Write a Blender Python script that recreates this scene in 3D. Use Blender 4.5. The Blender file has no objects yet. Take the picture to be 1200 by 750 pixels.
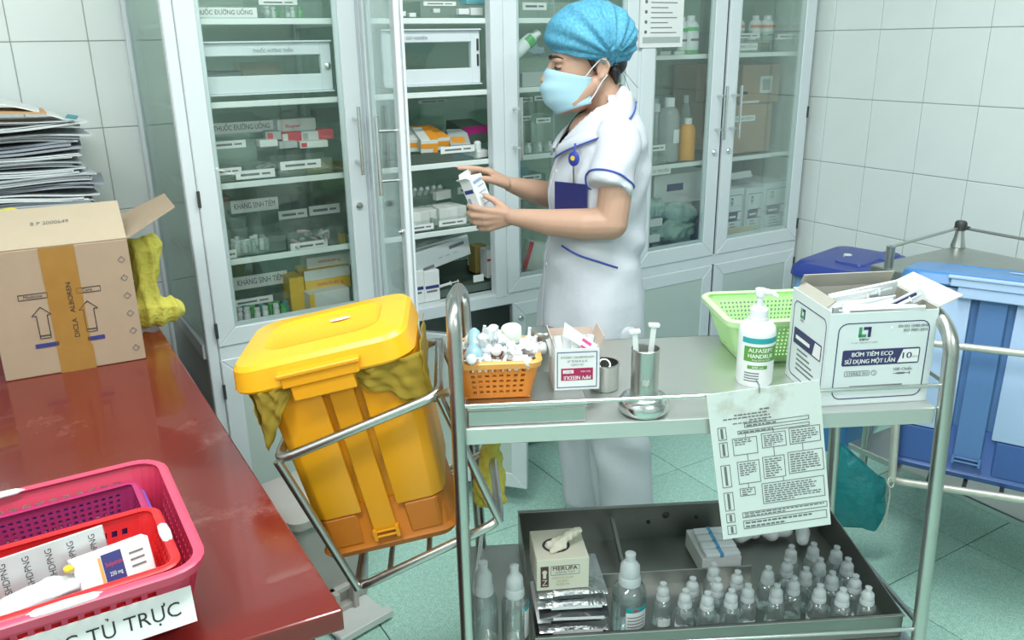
import bpy, bmesh, math, random
import numpy as np
from mathutils import Matrix, Vector, Euler
from mathutils.geometry import tessellate_polygon

random.seed(7)
SC = bpy.context.scene
ORD = ['first', 'second', 'third', 'fourth', 'fifth', 'sixth', 'seventh', 'eighth', 'ninth', 'tenth', 'eleventh', 'twelfth', 'thirteenth', 'fourteenth', 'fifteenth', 'sixteenth', 'seventeenth', 'eighteenth', 'nineteenth', 'twentieth', 'twenty-first', 'twenty-second', 'twenty-third', 'twenty-fourth', 'twenty-fifth', 'twenty-sixth', 'twenty-seventh', 'twenty-eighth', 'twenty-ninth', 'thirtieth']
COL = SC.collection
PI = math.pi

# ------------------------------------------------------------------ camera
FPX = 982.846
PITCH, ROLL, YAW, CAMH = math.radians(18.4328), math.radians(-0.91076), math.radians(30.9028), 1.42


def _cam_rot(p, r, yaw):
    cy, sy = math.cos(yaw), math.sin(yaw)
    cp, sp = math.cos(p), math.sin(p)
    cr, sr = math.cos(r), math.sin(r)
    Rz = np.array([[cy, -sy, 0], [sy, cy, 0], [0, 0, 1]])
    A = np.array([[1, 0, 0], [0, 0, -1], [0, 1, 0]])
    Rx = np.array([[1, 0, 0], [0, cp, -sp], [0, sp, cp]])
    Rr = np.array([[cr, -sr, 0], [sr, cr, 0], [0, 0, 1]])
    return Rr @ Rx @ A @ Rz


CR = _cam_rot(PITCH, ROLL, YAW)
cam_data = bpy.data.cameras.new('camera')
cam = bpy.data.objects.new('camera', cam_data)
COL.objects.link(cam)
cam_data.sensor_fit = 'HORIZONTAL'
cam_data.sensor_width = 36.0
cam_data.lens = 36.0 * FPX / 1200.0
cam_data.clip_start = 0.02
m = Matrix((tuple(CR[0]), tuple(-CR[1]), tuple(-CR[2]))).transposed().to_4x4()
m.translation = (0, 0, CAMH)
cam.matrix_world = m
SC.camera = cam

# ------------------------------------------------------------------ light and exposure
world = bpy.data.worlds.new('world')
SC.world = world
world.use_nodes = True
world.node_tree.nodes['Background'].inputs[0].default_value = (0.80, 0.92, 0.95, 1)
world.node_tree.nodes['Background'].inputs[1].default_value = 0.3
SC.cycles.transparent_max_bounces = 48
SC.view_settings.view_transform = 'Standard'
SC.view_settings.look = 'None'
SC.view_settings.gamma = 1.0
SC.view_settings.use_curve_mapping = False
SC.view_settings.exposure = -0.17


def area(name, loc, sx, sy, power, col=(1, 1, 1), rot=(0, 0, 0)):
    L = bpy.data.lights.new(name, 'AREA')
    L.shape = 'RECTANGLE'
    L.size, L.size_y, L.energy, L.color = sx, sy, power, col
    o = bpy.data.objects.new(name, L)
    COL.objects.link(o)
    o.location, o.rotation_euler = loc, rot
    return o


LAMPS = [((1.10, 1.00, 2.68), 1.2, 0.26, 40), ((-0.40, 0.55, 2.68), 1.2, 0.26, 44)]
# added fill light behind the camera, unseen, to brighten the cabinets and nurse
ADDED_FILL = (0.45, -1.53, 2.42)
area('added_fill_light', ADDED_FILL, 1.2, 0.12, 24, (0.95, 1.0, 1.0), (math.radians(80), 0, 0))
for k, (lc, sx, sy, pw) in enumerate(LAMPS):
    area('ceiling_lamp_light', lc, sx, sy, pw, (0.93, 1.0, 0.98))

# ------------------------------------------------------------------ pixel rays (1200x750 frame) to real points
CAMP = np.array([0, 0, CAMH])


def ray(x, y):
    return CR.T @ np.array([(x - 600) / FPX, (y - 375) / FPX, 1.0])


def onz(x, y, z):
    d = ray(x, y)
    return CAMP + d * ((z - CAMH) / d[2])


def ony(x, y, Y):
    d = ray(x, y)
    return CAMP + d * (Y / d[1])


def onp(x, y, p, n):
    d = ray(x, y)
    p = np.array(p, float)
    n = np.array(n, float)
    return CAMP + d * (((p - CAMP) @ n) / (d @ n))


# ------------------------------------------------------------------ materials
_mats = {}


def P(name, col, rough=0.5, metal=0.0, var=0.0, scale=20.0, bump=0.0, bscale=None, spec=None, trans=0.0, sss=0.0, coat=0.0):
    if name in _mats:
        return _mats[name]
    mt = bpy.data.materials.new(name)
    mt.use_nodes = True
    nt = mt.node_tree
    b = nt.nodes['Principled BSDF']
    b.inputs['Base Color'].default_value = (*col, 1)
    b.inputs['Roughness'].default_value = rough
    b.inputs['Metallic'].default_value = metal
    if spec is not None:
        b.inputs['Specular IOR Level'].default_value = spec
    if trans:
        b.inputs['Transmission Weight'].default_value = trans
    if coat:
        b.inputs['Coat Weight'].default_value = coat
    if sss:
        b.inputs['Subsurface Weight'].default_value = sss
        b.inputs['Subsurface Radius'].default_value = (0.012, 0.005, 0.003)
    tc = nt.nodes.new('ShaderNodeTexCoord')
    if var:
        n = nt.nodes.new('ShaderNodeTexNoise')
        n.inputs['Scale'].default_value = scale
        n.inputs['Detail'].default_value = 5
        nt.links.new(tc.outputs['Object'], n.inputs['Vector'])
        mx = nt.nodes.new('ShaderNodeMix')
        mx.data_type = 'RGBA'
        mx.inputs[6].default_value = (*[max(0, c * (1 - var)) for c in col], 1)
        mx.inputs[7].default_value = (*[min(1, c * (1 + var)) for c in col], 1)
        nt.links.new(n.outputs['Fac'], mx.inputs[0])
        nt.links.new(mx.outputs[2], b.inputs['Base Color'])
    if bump:
        n2 = nt.nodes.new('ShaderNodeTexNoise')
        n2.inputs['Scale'].default_value = bscale or scale
        n2.inputs['Detail'].default_value = 4
        nt.links.new(tc.outputs['Object'], n2.inputs['Vector'])
        bp = nt.nodes.new('ShaderNodeBump')
        bp.inputs['Strength'].default_value = bump
        bp.inputs['Distance'].default_value = 0.01
        nt.links.new(n2.outputs['Fac'], bp.inputs['Height'])
        nt.links.new(bp.outputs['Normal'], b.inputs['Normal'])
    _mats[name] = mt
    return mt


def GLASS(name, tint, refl=0.08, rough=0.02, haze=0.0, hazecol=(0.8, 0.9, 0.87)):
    """thin sheet glass or clear plastic: tinted see-through plus a mirror sheen growing at grazing angles"""
    if name in _mats:
        return _mats[name]
    mt = bpy.data.materials.new(name)
    mt.use_nodes = True
    nt = mt.node_tree
    nt.nodes.clear()
    out = nt.nodes.new('ShaderNodeOutputMaterial')
    tr = nt.nodes.new('ShaderNodeBsdfTransparent')
    tr.inputs[0].default_value = (*tint, 1)
    gl = nt.nodes.new('ShaderNodeBsdfGlossy')
    gl.inputs['Roughness'].default_value = rough
    gl.inputs['Color'].default_value = (0.95, 1, 0.98, 1)
    lw = nt.nodes.new('ShaderNodeLayerWeight')
    lw.inputs['Blend'].default_value = 0.25
    ma = nt.nodes.new('ShaderNodeMath')
    ma.operation = 'MULTIPLY_ADD'
    ma.inputs[1].default_value = 0.55
    ma.inputs[2].default_value = refl
    nt.links.new(lw.outputs['Fresnel'], ma.inputs[0])
    base = tr
    if haze:
        df = nt.nodes.new('ShaderNodeBsdfDiffuse')
        df.inputs[0].default_value = (*hazecol, 1)
        mh = nt.nodes.new('ShaderNodeMixShader')
        mh.inputs[0].default_value = haze
        nt.links.new(tr.outputs[0], mh.inputs[1])
        nt.links.new(df.outputs[0], mh.inputs[2])
        base = mh
    mx = nt.nodes.new('ShaderNodeMixShader')
    nt.links.new(ma.outputs[0], mx.inputs[0])
    nt.links.new(base.outputs[0], mx.inputs[1])
    nt.links.new(gl.outputs[0], mx.inputs[2])
    nt.links.new(mx.outputs[0], out.inputs[0])
    _mats[name] = mt
    return mt


# ------------------------------------------------------------------ mesh builder
def TM(loc=(0, 0, 0), rot=(0, 0, 0), sc=(1, 1, 1)):
    return Matrix.LocRotScale(Vector(loc), Euler(rot), Vector(sc))


class MB:
    def __init__(s):
        s.v, s.f = [], []

    def add(s, vs, fs, T=None):
        o = len(s.v)
        for p in vs:
            s.v.append(tuple(T @ Vector(p)) if T is not None else tuple(p))
        for f in fs:
            s.f.append(tuple(i + o for i in f))
        return s

    def box(s, x0, y0, z0, x1, y1, z1, T=None):
        vs = [(x0, y0, z0), (x1, y0, z0), (x1, y1, z0), (x0, y1, z0), (x0, y0, z1), (x1, y0, z1), (x1, y1, z1), (x0, y1, z1)]
        fs = [(3, 2, 1, 0), (4, 5, 6, 7), (0, 1, 5, 4), (1, 2, 6, 5), (2, 3, 7, 6), (3, 0, 4, 7)]
        return s.add(vs, fs, T)

    def loft(s, rings, caps=True, T=None, close=False):
        n = len(rings[0])
        vs = [p for r in rings for p in r]
        fs = []
        K = len(rings)
        for k in range(K if close else K - 1):
            a, b = k * n, ((k + 1) % K) * n
            for i in range(n):
                j = (i + 1) % n
                fs.append((a + i, a + j, b + j, b + i))
        if caps and not close:
            fs.append(tuple(range(n - 1, -1, -1)))
            fs.append(tuple((K - 1) * n + i for i in range(n)))
        return s.add(vs, fs, T)

    def lathe(s, prof, seg=20, T=None, caps=True):
        rings = [[(r * math.cos(2 * PI * i / seg), r * math.sin(2 * PI * i / seg), z) for i in range(seg)] for r, z in prof]
        return s.loft(rings, caps, T)

    def tube(s, pts, r, seg=8, closed=False, T=None):
        pts = [Vector(p) for p in pts]
        n = len(pts)
        rr = r if isinstance(r, (list, tuple)) else [r] * n
        rings = []
        prev = None
        for i in range(n):
            if closed:
                d = pts[(i + 1) % n] - pts[i - 1]
            else:
                d = pts[min(i + 1, n - 1)] - pts[max(i - 1, 0)]
            d.normalize()
            if prev is None:
                a = Vector((0, 0, 1)) if abs(d.z) < 0.9 else Vector((1, 0, 0))
                u = d.cross(a).normalized()
            else:
                u = (prev - d * prev.dot(d)).normalized()
            prev = u
            w = d.cross(u)
            rings.append([tuple(pts[i] + (u * math.cos(2 * PI * k / seg) + w * math.sin(2 * PI * k / seg)) * rr[i]) for k in range(seg)])
        return s.loft(rings, True, T, close=closed)

    def ball(s, c, r, seg=16, rings=10, T=None):
        if not isinstance(r, (tuple, list)):
            r = (r, r, r)
        prof = []
        for k in range(rings + 1):
            a = PI * k / rings
            q = max(math.sin(a), 0.02)
            prof.append([(c[0] + r[0] * q * math.cos(2 * PI * i / seg), c[1] + r[1] * q * math.sin(2 * PI * i / seg), c[2] - r[2] * math.cos(a)) for i in range(seg)])
        return s.loft(prof, True, T)

    def cap(s, p0, p1, r0, r1, seg=12):
        """a tapered capsule"""
        p0, p1 = Vector(p0), Vector(p1)
        d = (p1 - p0)
        L = d.length or 1e-6
        d = d / L
        pts, rr = [], []
        for k in range(5):
            a = PI / 2 * k / 4.5
            pts.append(p0 - d * r0 * math.cos(a))
            rr.append(max(r0 * math.sin(a), r0 * 0.1))
        pts += [p0, p1]
        rr += [r0, r1]
        for k in range(4, -1, -1):
            a = PI / 2 * k / 4.5
            pts.append(p1 + d * r1 * math.cos(a))
            rr.append(max(r1 * math.sin(a), r1 * 0.1))
        return s.tube(pts, rr, seg)

    def chain(s, pts, rr, seg=12):
        for i in range(len(pts) - 1):
            s.cap(pts[i], pts[i + 1], rr[i], rr[i + 1], seg)
        return s

    def mesh(s, name, bevel=0.0, bseg=1, smooth=None):
        me = bpy.data.meshes.new(name)
        me.from_pydata(s.v, [], s.f)
        me.update()
        bm = bmesh.new()
        bm.from_mesh(me)
        bmesh.ops.recalc_face_normals(bm, faces=bm.faces)
        if bevel:
            es = [e for e in bm.edges if len(e.link_faces) == 2 and e.calc_face_angle(0) > 0.5]
            bmesh.ops.bevel(bm, geom=es, offset=bevel, segments=bseg, affect='EDGES', profile=0.5, clamp_overlap=True)
        bm.to_mesh(me)
        bm.free()
        if smooth is not None:
            me.shade_smooth()
            me.set_sharp_from_angle(angle=math.radians(smooth))
        return me


def link(name, me, mat=None, parent=None, loc=(0, 0, 0), rot=(0, 0, 0)):
    o = bpy.data.objects.new(name, me)
    COL.objects.link(o)
    if mat is not None and me is not None and not me.materials:
        for q in (mat if isinstance(mat, list) else [mat]):
            me.materials.append(q)
    o.parent = parent
    o.location, o.rotation_euler = loc, rot
    return o


def build(name, mb, mat, parent=None, loc=(0, 0, 0), rot=(0, 0, 0), bevel=0.0, bseg=1, smooth=None, label=None):
    o = link(name, mb.mesh(name, bevel, bseg, smooth), mat, parent, loc, rot)
    if label:
        o['label'] = label
    return o


def tag(o, label, cat, group=None):
    o['label'], o['category'] = label, cat
    if group:
        o['group'] = group
    return o


def thing(name, label, cat, loc=(0, 0, 0), rot=(0, 0, 0), group=None):
    if not isinstance(rot, (tuple, list)):
        rot = (0, 0, rot)
    o = link(name, None, None, None, loc, rot)
    o.empty_display_size = 0.05
    return tag(o, label, cat, group)


def dup(root, loc, rot, label=None, group=None):
    r = root.copy()
    COL.objects.link(r)
    r.location = loc
    r.rotation_euler = rot if isinstance(rot, (tuple, list)) else (0, 0, rot)
    if label:
        r['label'] = label
    if group:
        r['group'] = group
    for ch in list(root.children):
        c = ch.copy()
        COL.objects.link(c)
        c.parent = r
        for g in ch.children:
            d = g.copy()
            COL.objects.link(d)
            d.parent = c
    return r


def structure(o):
    o['kind'] = 'structure'
    return o


def fillet(pts, rad, n=5, closed=False):
    pts = [Vector(p) for p in pts]
    out = []
    N = len(pts)
    for i in range(N):
        if not closed and i in (0, N - 1):
            out.append(pts[i])
            continue
        p, a, b = pts[i], pts[i - 1], pts[(i + 1) % N]
        da, db = (a - p), (b - p)
        r = min(rad, da.length * 0.49, db.length * 0.49)
        A, B = p + da.normalized() * r, p + db.normalized() * r
        for k in range(n + 1):
            t = k / n
            out.append(A * (1 - t) ** 2 + p * 2 * t * (1 - t) + B * t * t)
    return out


FRONT = (PI / 2, 0, 0)          # lettering that faces -Y
_txt = {}


def _contours(cu_ob):
    """closed outlines of a text object as lists of 2D points"""
    dg = bpy.context.evaluated_depsgraph_get()
    cv = cu_ob.evaluated_get(dg).to_curve(dg)
    out = []
    for sp in cv.splines:
        pts = []
        if sp.type == 'BEZIER':
            bp = sp.bezier_points
            for k in range(len(bp)):
                p, q = bp[k], bp[(k + 1) % len(bp)]
                a, b, c, d = p.co, p.handle_right, q.handle_left, q.co
                straight = abs((b - a).cross(d - a).z) < 1e-6 and abs((c - a).cross(d - a).z) < 1e-6
                for t in ([0.0] if straight else [0.0, 0.34, 0.67]):
                    r = a * (1 - t) ** 3 + b * 3 * t * (1 - t) ** 2 + c * 3 * t * t * (1 - t) + d * t ** 3
                    pts.append((r.x, r.y))
        else:
            pts = [(p.co.x, p.co.y) for p in sp.points]
        cl = []
        for p in pts:
            if not cl or math.hypot(p[0] - cl[-1][0], p[1] - cl[-1][1]) > 1e-5:
                cl.append(p)
        if len(cl) > 2:
            out.append(cl)
    cu_ob.evaluated_get(dg).to_curve_clear()
    return out


def _area(p):
    return 0.5 * sum(p[i - 1][0] * p[i][1] - p[i][0] * p[i - 1][1] for i in range(len(p)))


def _inside(q, p):
    r = False
    for i in range(len(p)):
        (x1, y1), (x2, y2) = p[i - 1], p[i]
        if (y1 > q[1]) != (y2 > q[1]) and q[0] < (x2 - x1) * (q[1] - y1) / (y2 - y1) + x1:
            r = not r
    return r


def lettering(body, height, mat, parent, loc, rot=FRONT, width=None, name='lettering', bold=0.0, spacing=1.0):
    key = (body, height, width, bold, mat.name)
    me = _txt.get(key)
    if me is None:
        cu = bpy.data.curves.new('t', 'FONT')
        cu.body = body
        cu.align_x, cu.align_y = 'CENTER', 'CENTER'
        cu.size = 1.0 / 0.72
        o = bpy.data.objects.new('t', cu)
        COL.objects.link(o)
        C = _contours(o)
        bpy.data.objects.remove(o)
        holes_of = {}
        for i, p in enumerate(C):                # a hole lies wholly inside one outline that runs the other way
            par = [j for j, q in enumerate(C) if j != i and abs(_area(q)) > abs(_area(p)) and _area(q) * _area(p) < 0 and all(_inside(v, q) for v in p[::2])]
            if par:
                holes_of.setdefault(min(par, key=lambda j: abs(_area(C[j]))), []).append(i)
        hidx = {i for v in holes_of.values() for i in v}
        vs, fs = [], []
        for pi_, p in enumerate(C):
            if pi_ in hidx:
                continue
            hs = [C[i] for i in holes_of.get(pi_, [])]
            loops = [[Vector((x, y, 0)) for x, y in q] for q in [p] + hs]
            flat = [q for l in loops for q in l]
            n = len(vs)
            vs += [tuple(q) for q in flat]
            fs += [tuple(n + i for i in t) for t in tessellate_polygon(loops)]
        xs = [v[0] for v in vs]
        x0, x1 = min(xs), max(xs)
        kx = (width / (x1 - x0)) if width else height
        g = bold * 0.5
        vs = [((x - (x0 + x1) / 2) * kx, y * height, z) for x, y, z in vs]
        if g:                                   # embolden with a second, shifted copy of the strokes
            n = len(vs)
            vs = [(x - g, y, z) for x, y, z in vs] + [(x + g, y, z + 0.00003) for x, y, z in vs]
            fs = fs + [tuple(i + n for i in f) for f in fs]
        me = bpy.data.meshes.new(name)
        me.from_pydata(vs, [], fs)
        me.materials.append(mat)
        _txt[key] = me
    return link(name, me, None, parent, loc, rot)


def remeshed(mb, voxel, smooth_iter=3, factor=0.5, name='body'):
    me = mb.mesh(name)
    o = bpy.data.objects.new('tmp', me)
    COL.objects.link(o)
    r = o.modifiers.new('r', 'REMESH')
    r.mode = 'VOXEL'
    r.voxel_size = voxel
    if smooth_iter:
        sm = o.modifiers.new('s', 'SMOOTH')
        sm.iterations, sm.factor = smooth_iter, factor
    dg = bpy.context.evaluated_depsgraph_get()
    out = bpy.data.meshes.new_from_object(o.evaluated_get(dg))
    bpy.data.objects.remove(o)
    out.name = name
    out.shade_smooth()
    return out


def perf_wall(mb, p00, p10, p11, p01, nu, nv, hole=0.6, mu=0.08, mv=0.12):
    """a sheet with a grid of real square holes between four corners (bottom-left, bottom-right, top-right, top-left)"""
    p00, p10, p11, p01 = map(Vector, (p00, p10, p11, p01))

    def at(a, b):
        return (p00 * (1 - a) + p10 * a) * (1 - b) + (p01 * (1 - a) + p11 * a) * b

    def cuts(n, mg):
        c = [0.0]
        w = (1 - 2 * mg) / n
        for i in range(n):
            a = mg + w * i
            c += [a + w * (1 - hole) / 2, a + w * (1 + hole) / 2]
        return c + [1.0]
    U, V = cuts(nu, mu), cuts(nv, mv)
    vs = [tuple(at(a, b)) for b in V for a in U]
    W = len(U)
    fs = []
    for j in range(len(V) - 1):
        for i in range(W - 1):
            if i % 2 == 1 and j % 2 == 1:
                continue
            fs.append((j * W + i, j * W + i + 1, (j + 1) * W + i + 1, (j + 1) * W + i))
    return mb.add(vs, fs)


def sheet(name, mb, mat, parent, thick, loc=(0, 0, 0), rot=(0, 0, 0), smooth=None):
    me = bpy.data.meshes.new(name)
    me.from_pydata(mb.v, [], mb.f)
    me.update()
    if smooth is not None:
        me.shade_smooth()
    o = link(name, me, mat, parent, loc, rot)
    s = o.modifiers.new('thickness', 'SOLIDIFY')
    s.thickness, s.offset = thick, 0
    return o


def rrect(w, d, r, z, n=4, cx=0, cy=0):
    out = []
    for (sx, sy, a0) in ((1, 1, 0), (-1, 1, PI / 2), (-1, -1, PI), (1, -1, 1.5 * PI)):
        for k in range(n + 1):
            a = a0 + PI / 2 * k / n
            out.append((cx + sx * (w / 2 - r) + r * math.cos(a), cy + sy * (d / 2 - r) + r * math.sin(a), z))
    return out

# ================================================================== the room
XL, XR, YF, YB, ZC = -1.25, 2.836, -1.6, 2.86, 2.75
M_wall_tile = P('glazed_wall_tile', (0.80, 0.85, 0.835), 0.22, var=0.03, scale=6)
M_grout = P('wall_grout', (0.40, 0.43, 0.42), 0.9)
M_plain = P('painted_wall', (0.80, 0.84, 0.83), 0.6, var=0.02)
M_ceiling = P('ceiling_paint', (0.82, 0.84, 0.82), 0.8)


def floor_tile_mat():
    mt = P('terrazzo_green', (0.25, 0.47, 0.40), 0.28)
    nt = mt.node_tree
    b = nt.nodes['Principled BSDF']
    tc = nt.nodes.new('ShaderNodeTexCoord')
    oi = nt.nodes.new('ShaderNodeObjectInfo')
    n1 = nt.nodes.new('ShaderNodeTexNoise')
    n1.inputs['Scale'].default_value = 260
    n1.inputs['Detail'].default_value = 2
    n2 = nt.nodes.new('ShaderNodeTexNoise')
    n2.inputs['Scale'].default_value = 70
    n2.inputs['Detail'].default_value = 4
    r1 = nt.nodes.new('ShaderNodeValToRGB')
    r1.color_ramp.elements[0].position, r1.color_ramp.elements[1].position = 0.38, 0.64
    r1.color_ramp.elements[0].color = (0.32, 0.57, 0.485, 1)
    r1.color_ramp.elements[1].color = (0.56, 0.83, 0.73, 1)
    r2 = nt.nodes.new('ShaderNodeValToRGB')
    r2.color_ramp.elements[0].position, r2.color_ramp.elements[1].position = 0.35, 0.7
    r2.color_ramp.elements[0].color = (0.88, 0.88, 0.88, 1)
    r2.color_ramp.elements[1].color = (1.05, 1.05, 1.05, 1)
    mx = nt.nodes.new('ShaderNodeMix')
    mx.data_type, mx.blend_type = 'RGBA', 'MULTIPLY'
    mx.inputs[0].default_value = 1
    nt.links.new(tc.outputs['Object'], n1.inputs['Vector'])
    nt.links.new(tc.outputs['Object'], n2.inputs['Vector'])
    nt.links.new(n1.outputs['Fac'], r1.inputs[0])
    nt.links.new(n2.outputs['Fac'], r2.inputs[0])
    nt.links.new(r1.outputs[0], mx.inputs[6])
    nt.links.new(r2.outputs[0], mx.inputs[7])
    hs = nt.nodes.new('ShaderNodeHueSaturation')
    mp = nt.nodes.new('ShaderNodeMapRange')
    mp.inputs[3].default_value, mp.inputs[4].default_value = 0.94, 1.06
    nt.links.new(oi.outputs['Random'], mp.inputs[0])
    nt.links.new(mp.outputs[0], hs.inputs['Value'])
    nt.links.new(mx.outputs[2], hs.inputs['Color'])
    nt.links.new(hs.outputs[0], b.inputs['Base Color'])
    return mt


M_floor = floor_tile_mat()
M_fgrout = P('floor_grout', (0.10, 0.13, 0.11), 0.9)

floor = structure(build('floor', MB().box(XL, YF, -0.08, XR, YB, -0.003), M_fgrout))
structure(build('ceiling', MB().box(XL, YF, ZC, XR, YB, ZC + 0.1), M_ceiling))
wall_back = structure(build('wall_back', MB().box(XL, YB + 0.004, 0, XR + 0.1, YB + 0.1, ZC), M_grout))
wall_right = structure(build('wall_right', MB().box(XR + 0.004, YF, 0, XR + 0.1, YB + 0.004, ZC), M_grout))
structure(build('wall_left', MB().box(XL - 0.1, YF, 0, XL, YB + 0.1, ZC), M_plain))
structure(build('wall_front', MB().box(XL - 0.1, YF - 0.1, 0, XR + 0.1, YF, ZC), M_plain))

# floor tiles, 40 cm
me_ft = MB().box(-0.1985, -0.1985, -0.006, 0.1985, 0.1985, 0.0).mesh('tile', 0.0012)
for i in range(-8, 4):
    for j in range(-5, 6):
        x, y = 1.822 + 0.4 * i + 0.2, 1.137 + 0.4 * j - 0.2
        if XL - 0.1 < x < XR + 0.1 and YF < y < YB + 0.1 and math.hypot(x, y) > 0.1:
            x0, x1 = max(x - 0.1985, XL), min(x + 0.1985, XR)
            y0, y1 = max(y - 0.1985, YF), min(y + 0.1985, YB)
            if x0 > x - 0.19 or x1 < x + 0.19 or y0 > y - 0.19 or y1 < y + 0.19:
                if x1 - x0 > 0.02 and y1 - y0 > 0.02:
                    build('tile', MB().box(x0, y0, -0.006, x1, y1, 0), M_floor, floor)
            else:
                link('tile', me_ft, M_floor, floor, (x, y, 0))

# wall tiles, 20 x 25 cm
TWZ = 1.437
me_wt = MB().box(-0.0988, -0.0045, -0.1238, 0.0988, 0.004, 0.1238).mesh('tile', 0.0016)
for i in range(-8, 13):
    for k in range(-6, 4):
        x, z = 0.28 + 0.2 * i + 0.1, TWZ + 0.25 * k + 0.125
        if XL < x - 0.05 and x < XR - 0.09 and 0 < z and z < 2.3:
            link('tile', me_wt, M_wall_tile, wall_back, (x, YB + 0.0045, z))
me_wt2 = MB().box(-0.0045, -0.1018, -0.1238, 0.004, 0.1018, 0.1238).mesh('tile', 0.0016)
for i in range(-9, 3):
    for k in range(-6, 4):
        y, z = 2.287 + 0.206 * i + 0.103, TWZ + 0.25 * k + 0.125
        if 0 < z < 2.3 and y < YB - 0.05:
            link('tile', me_wt2, M_wall_tile, wall_right, (XR + 0.0045, y, z))

for k, (lc, sx, sy, pw) in enumerate(LAMPS):
    t = thing('ceiling_light', ['white tubular ceiling light fitting over the steel trolley', 'white tubular ceiling light fitting behind the place the photo is taken from'][k], 'ceiling light', (lc[0], lc[1], ZC))
    build('housing', MB().box(-0.63, -0.22, -0.045, 0.63, 0.22, 0.0), P('lamp_white', (0.85, 0.86, 0.85), 0.4), t, bevel=0.004)

t = thing('added_fill_fitting', 'added white housing of the fill light, high on the wall behind the camera', 'wall light', (ADDED_FILL[0], YF, ADDED_FILL[2]))  # unseen fitting made up to go with the added fill light
build('housing', MB().box(-0.63, 0.0, -0.07, 0.63, 0.05, 0.07), P('lamp_white', (0.85, 0.86, 0.85), 0.4), t, bevel=0.004)

# ================================================================== cabinets
CY = 2.336                     # front plane of the cabinet row
CD = 0.515                     # depth
CT = 1.80                      # top
M_alu = P('white_aluminium', (0.72, 0.775, 0.81), 0.35, var=0.02, scale=4)
M_alu2 = P('white_aluminium_shade', (0.66, 0.73, 0.74), 0.4)
M_panel = P('grey_white_panel', (0.55, 0.63, 0.60), 0.42, var=0.03, scale=5)
M_backpan = P('green_back_panel', (0.60, 0.72, 0.645), 0.5, var=0.06, scale=6)
M_glass = GLASS('door_glass', (0.965, 0.99, 0.98), 0.04, 0.015)
M_glass_side = GLASS('side_glass', (0.88, 0.95, 0.92), 0.10, 0.03, haze=0.10, hazecol=(0.55, 0.68, 0.63))
M_shelf_glass = GLASS('shelf_glass', (0.955, 0.985, 0.97), 0.02, 0.03)
M_chrome = P('chrome', (0.70, 0.72, 0.72), 0.22, metal=1.0)
M_steel = P('stainless_steel', (0.54, 0.54, 0.52), 0.30, metal=1.0, var=0.08, scale=9)
M_steel_d = P('dull_stainless_steel', (0.47, 0.49, 0.47), 0.38, metal=1.0, var=0.12, scale=14)
M_dark = P('dark_metal', (0.07, 0.075, 0.075), 0.5, metal=0.5)
M_edge = P('white_shelf_edge', (0.78, 0.84, 0.83), 0.4)
M_white = P('white_plastic', (0.80, 0.83, 0.83), 0.4)
M_paper = P('white_paper', (0.80, 0.82, 0.81), 0.7)
M_ink = P('black_ink', (0.03, 0.03, 0.035), 0.7)
M_inkgrey = P('grey_ink', (0.16, 0.17, 0.18), 0.7)
M_red = P('red_print', (0.62, 0.05, 0.07), 0.5)
M_blue = P('navy_print', (0.035, 0.045, 0.20), 0.5)
M_green = P('green_print', (0.05, 0.30, 0.12), 0.5)
M_yellow = P('yellow_print', (0.85, 0.55, 0.04), 0.5)


def frame_mesh(w, h, t, y0, y1, bottom=None, top=None):
    """mitred door frame as four profiles with a stepped inner lip"""
    mb = MB()
    b, tp = bottom or t, top or t
    for (ya, yb, ins) in ((y0, y1, 0.0), (y0 + 0.008, y1 - 0.004, -0.012)):
        T, B, U = t - ins, b - ins, tp - ins
        o = [(0, 0), (w, 0), (w, h), (0, h)]
        i = [(T, B), (w - T, B), (w - T, h - U), (T, h - U)]
        for k in range(4):
            q = [o[k], o[(k + 1) % 4], i[(k + 1) % 4], i[k]]
            vs = [(x, ya, z) for x, z in q] + [(x, yb, z) for x, z in q]
            mb.add(vs, [(0, 1, 2, 3), (7, 6, 5, 4), (0, 4, 5, 1), (1, 5, 6, 2), (2, 6, 7, 3), (3, 7, 4, 0)])
    return mb


def make_door(parent, hx, z0, w, h, side, angle=0.0, handle_z=None, lock_z=None, stile=0.052, glass=True, hinges=(), name='door', hgap=0.0):
    """side +1: hinged on its left edge, the leaf runs to +x; -1: hinged on its right edge"""
    fm = frame_mesh(w, h, stile, -0.009, 0.014)
    if side < 0:
        fm.v = [(x - w, y, z) for x, y, z in fm.v]
    d = build(name, fm, M_alu, parent, (hx, 0, z0), (0, 0, angle), bevel=0.0025)
    x0 = 0 if side > 0 else -w
    pane = MB().box(x0 + stile - 0.004, -0.006, stile - 0.004, x0 + w - stile + 0.004, -0.002, h - stile + 0.004)
    build('pane' if glass else 'door_panel', pane, M_glass if glass else M_panel, d)
    fx = x0 + w - 0.03 if side > 0 else x0 + 0.03
    if handle_z is not None:
        hb = MB().tube([(fx, -0.058, handle_z - 0.095), (fx, -0.058, handle_z + 0.095)], 0.0052, 10)
        for dz in (-0.06, 0.06):
            hb.tube([(fx, -0.058, handle_z + dz), (fx, -0.008, handle_z + dz)], 0.0042, 8)
        build('handle', hb, M_chrome, d, smooth=40)
    if lock_z is not None:
        lb = MB().lathe([(0.0105, 0), (0.0105, 0.006), (0.008, 0.009), (0.004, 0.0092), (0.004, 0.012)], 16, TM((fx, -0.008, lock_z), (PI / 2, 0, 0)))
        build('lock', lb, M_chrome, d, smooth=30)
    for hz in hinges:
        xx = x0 if side > 0 else x0 + w
        build('hinge', MB().box(xx - 0.004, -0.013, hz - 0.022, xx + 0.004, -0.006, hz + 0.022), M_dark, d, bevel=0.001)
    return d


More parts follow.
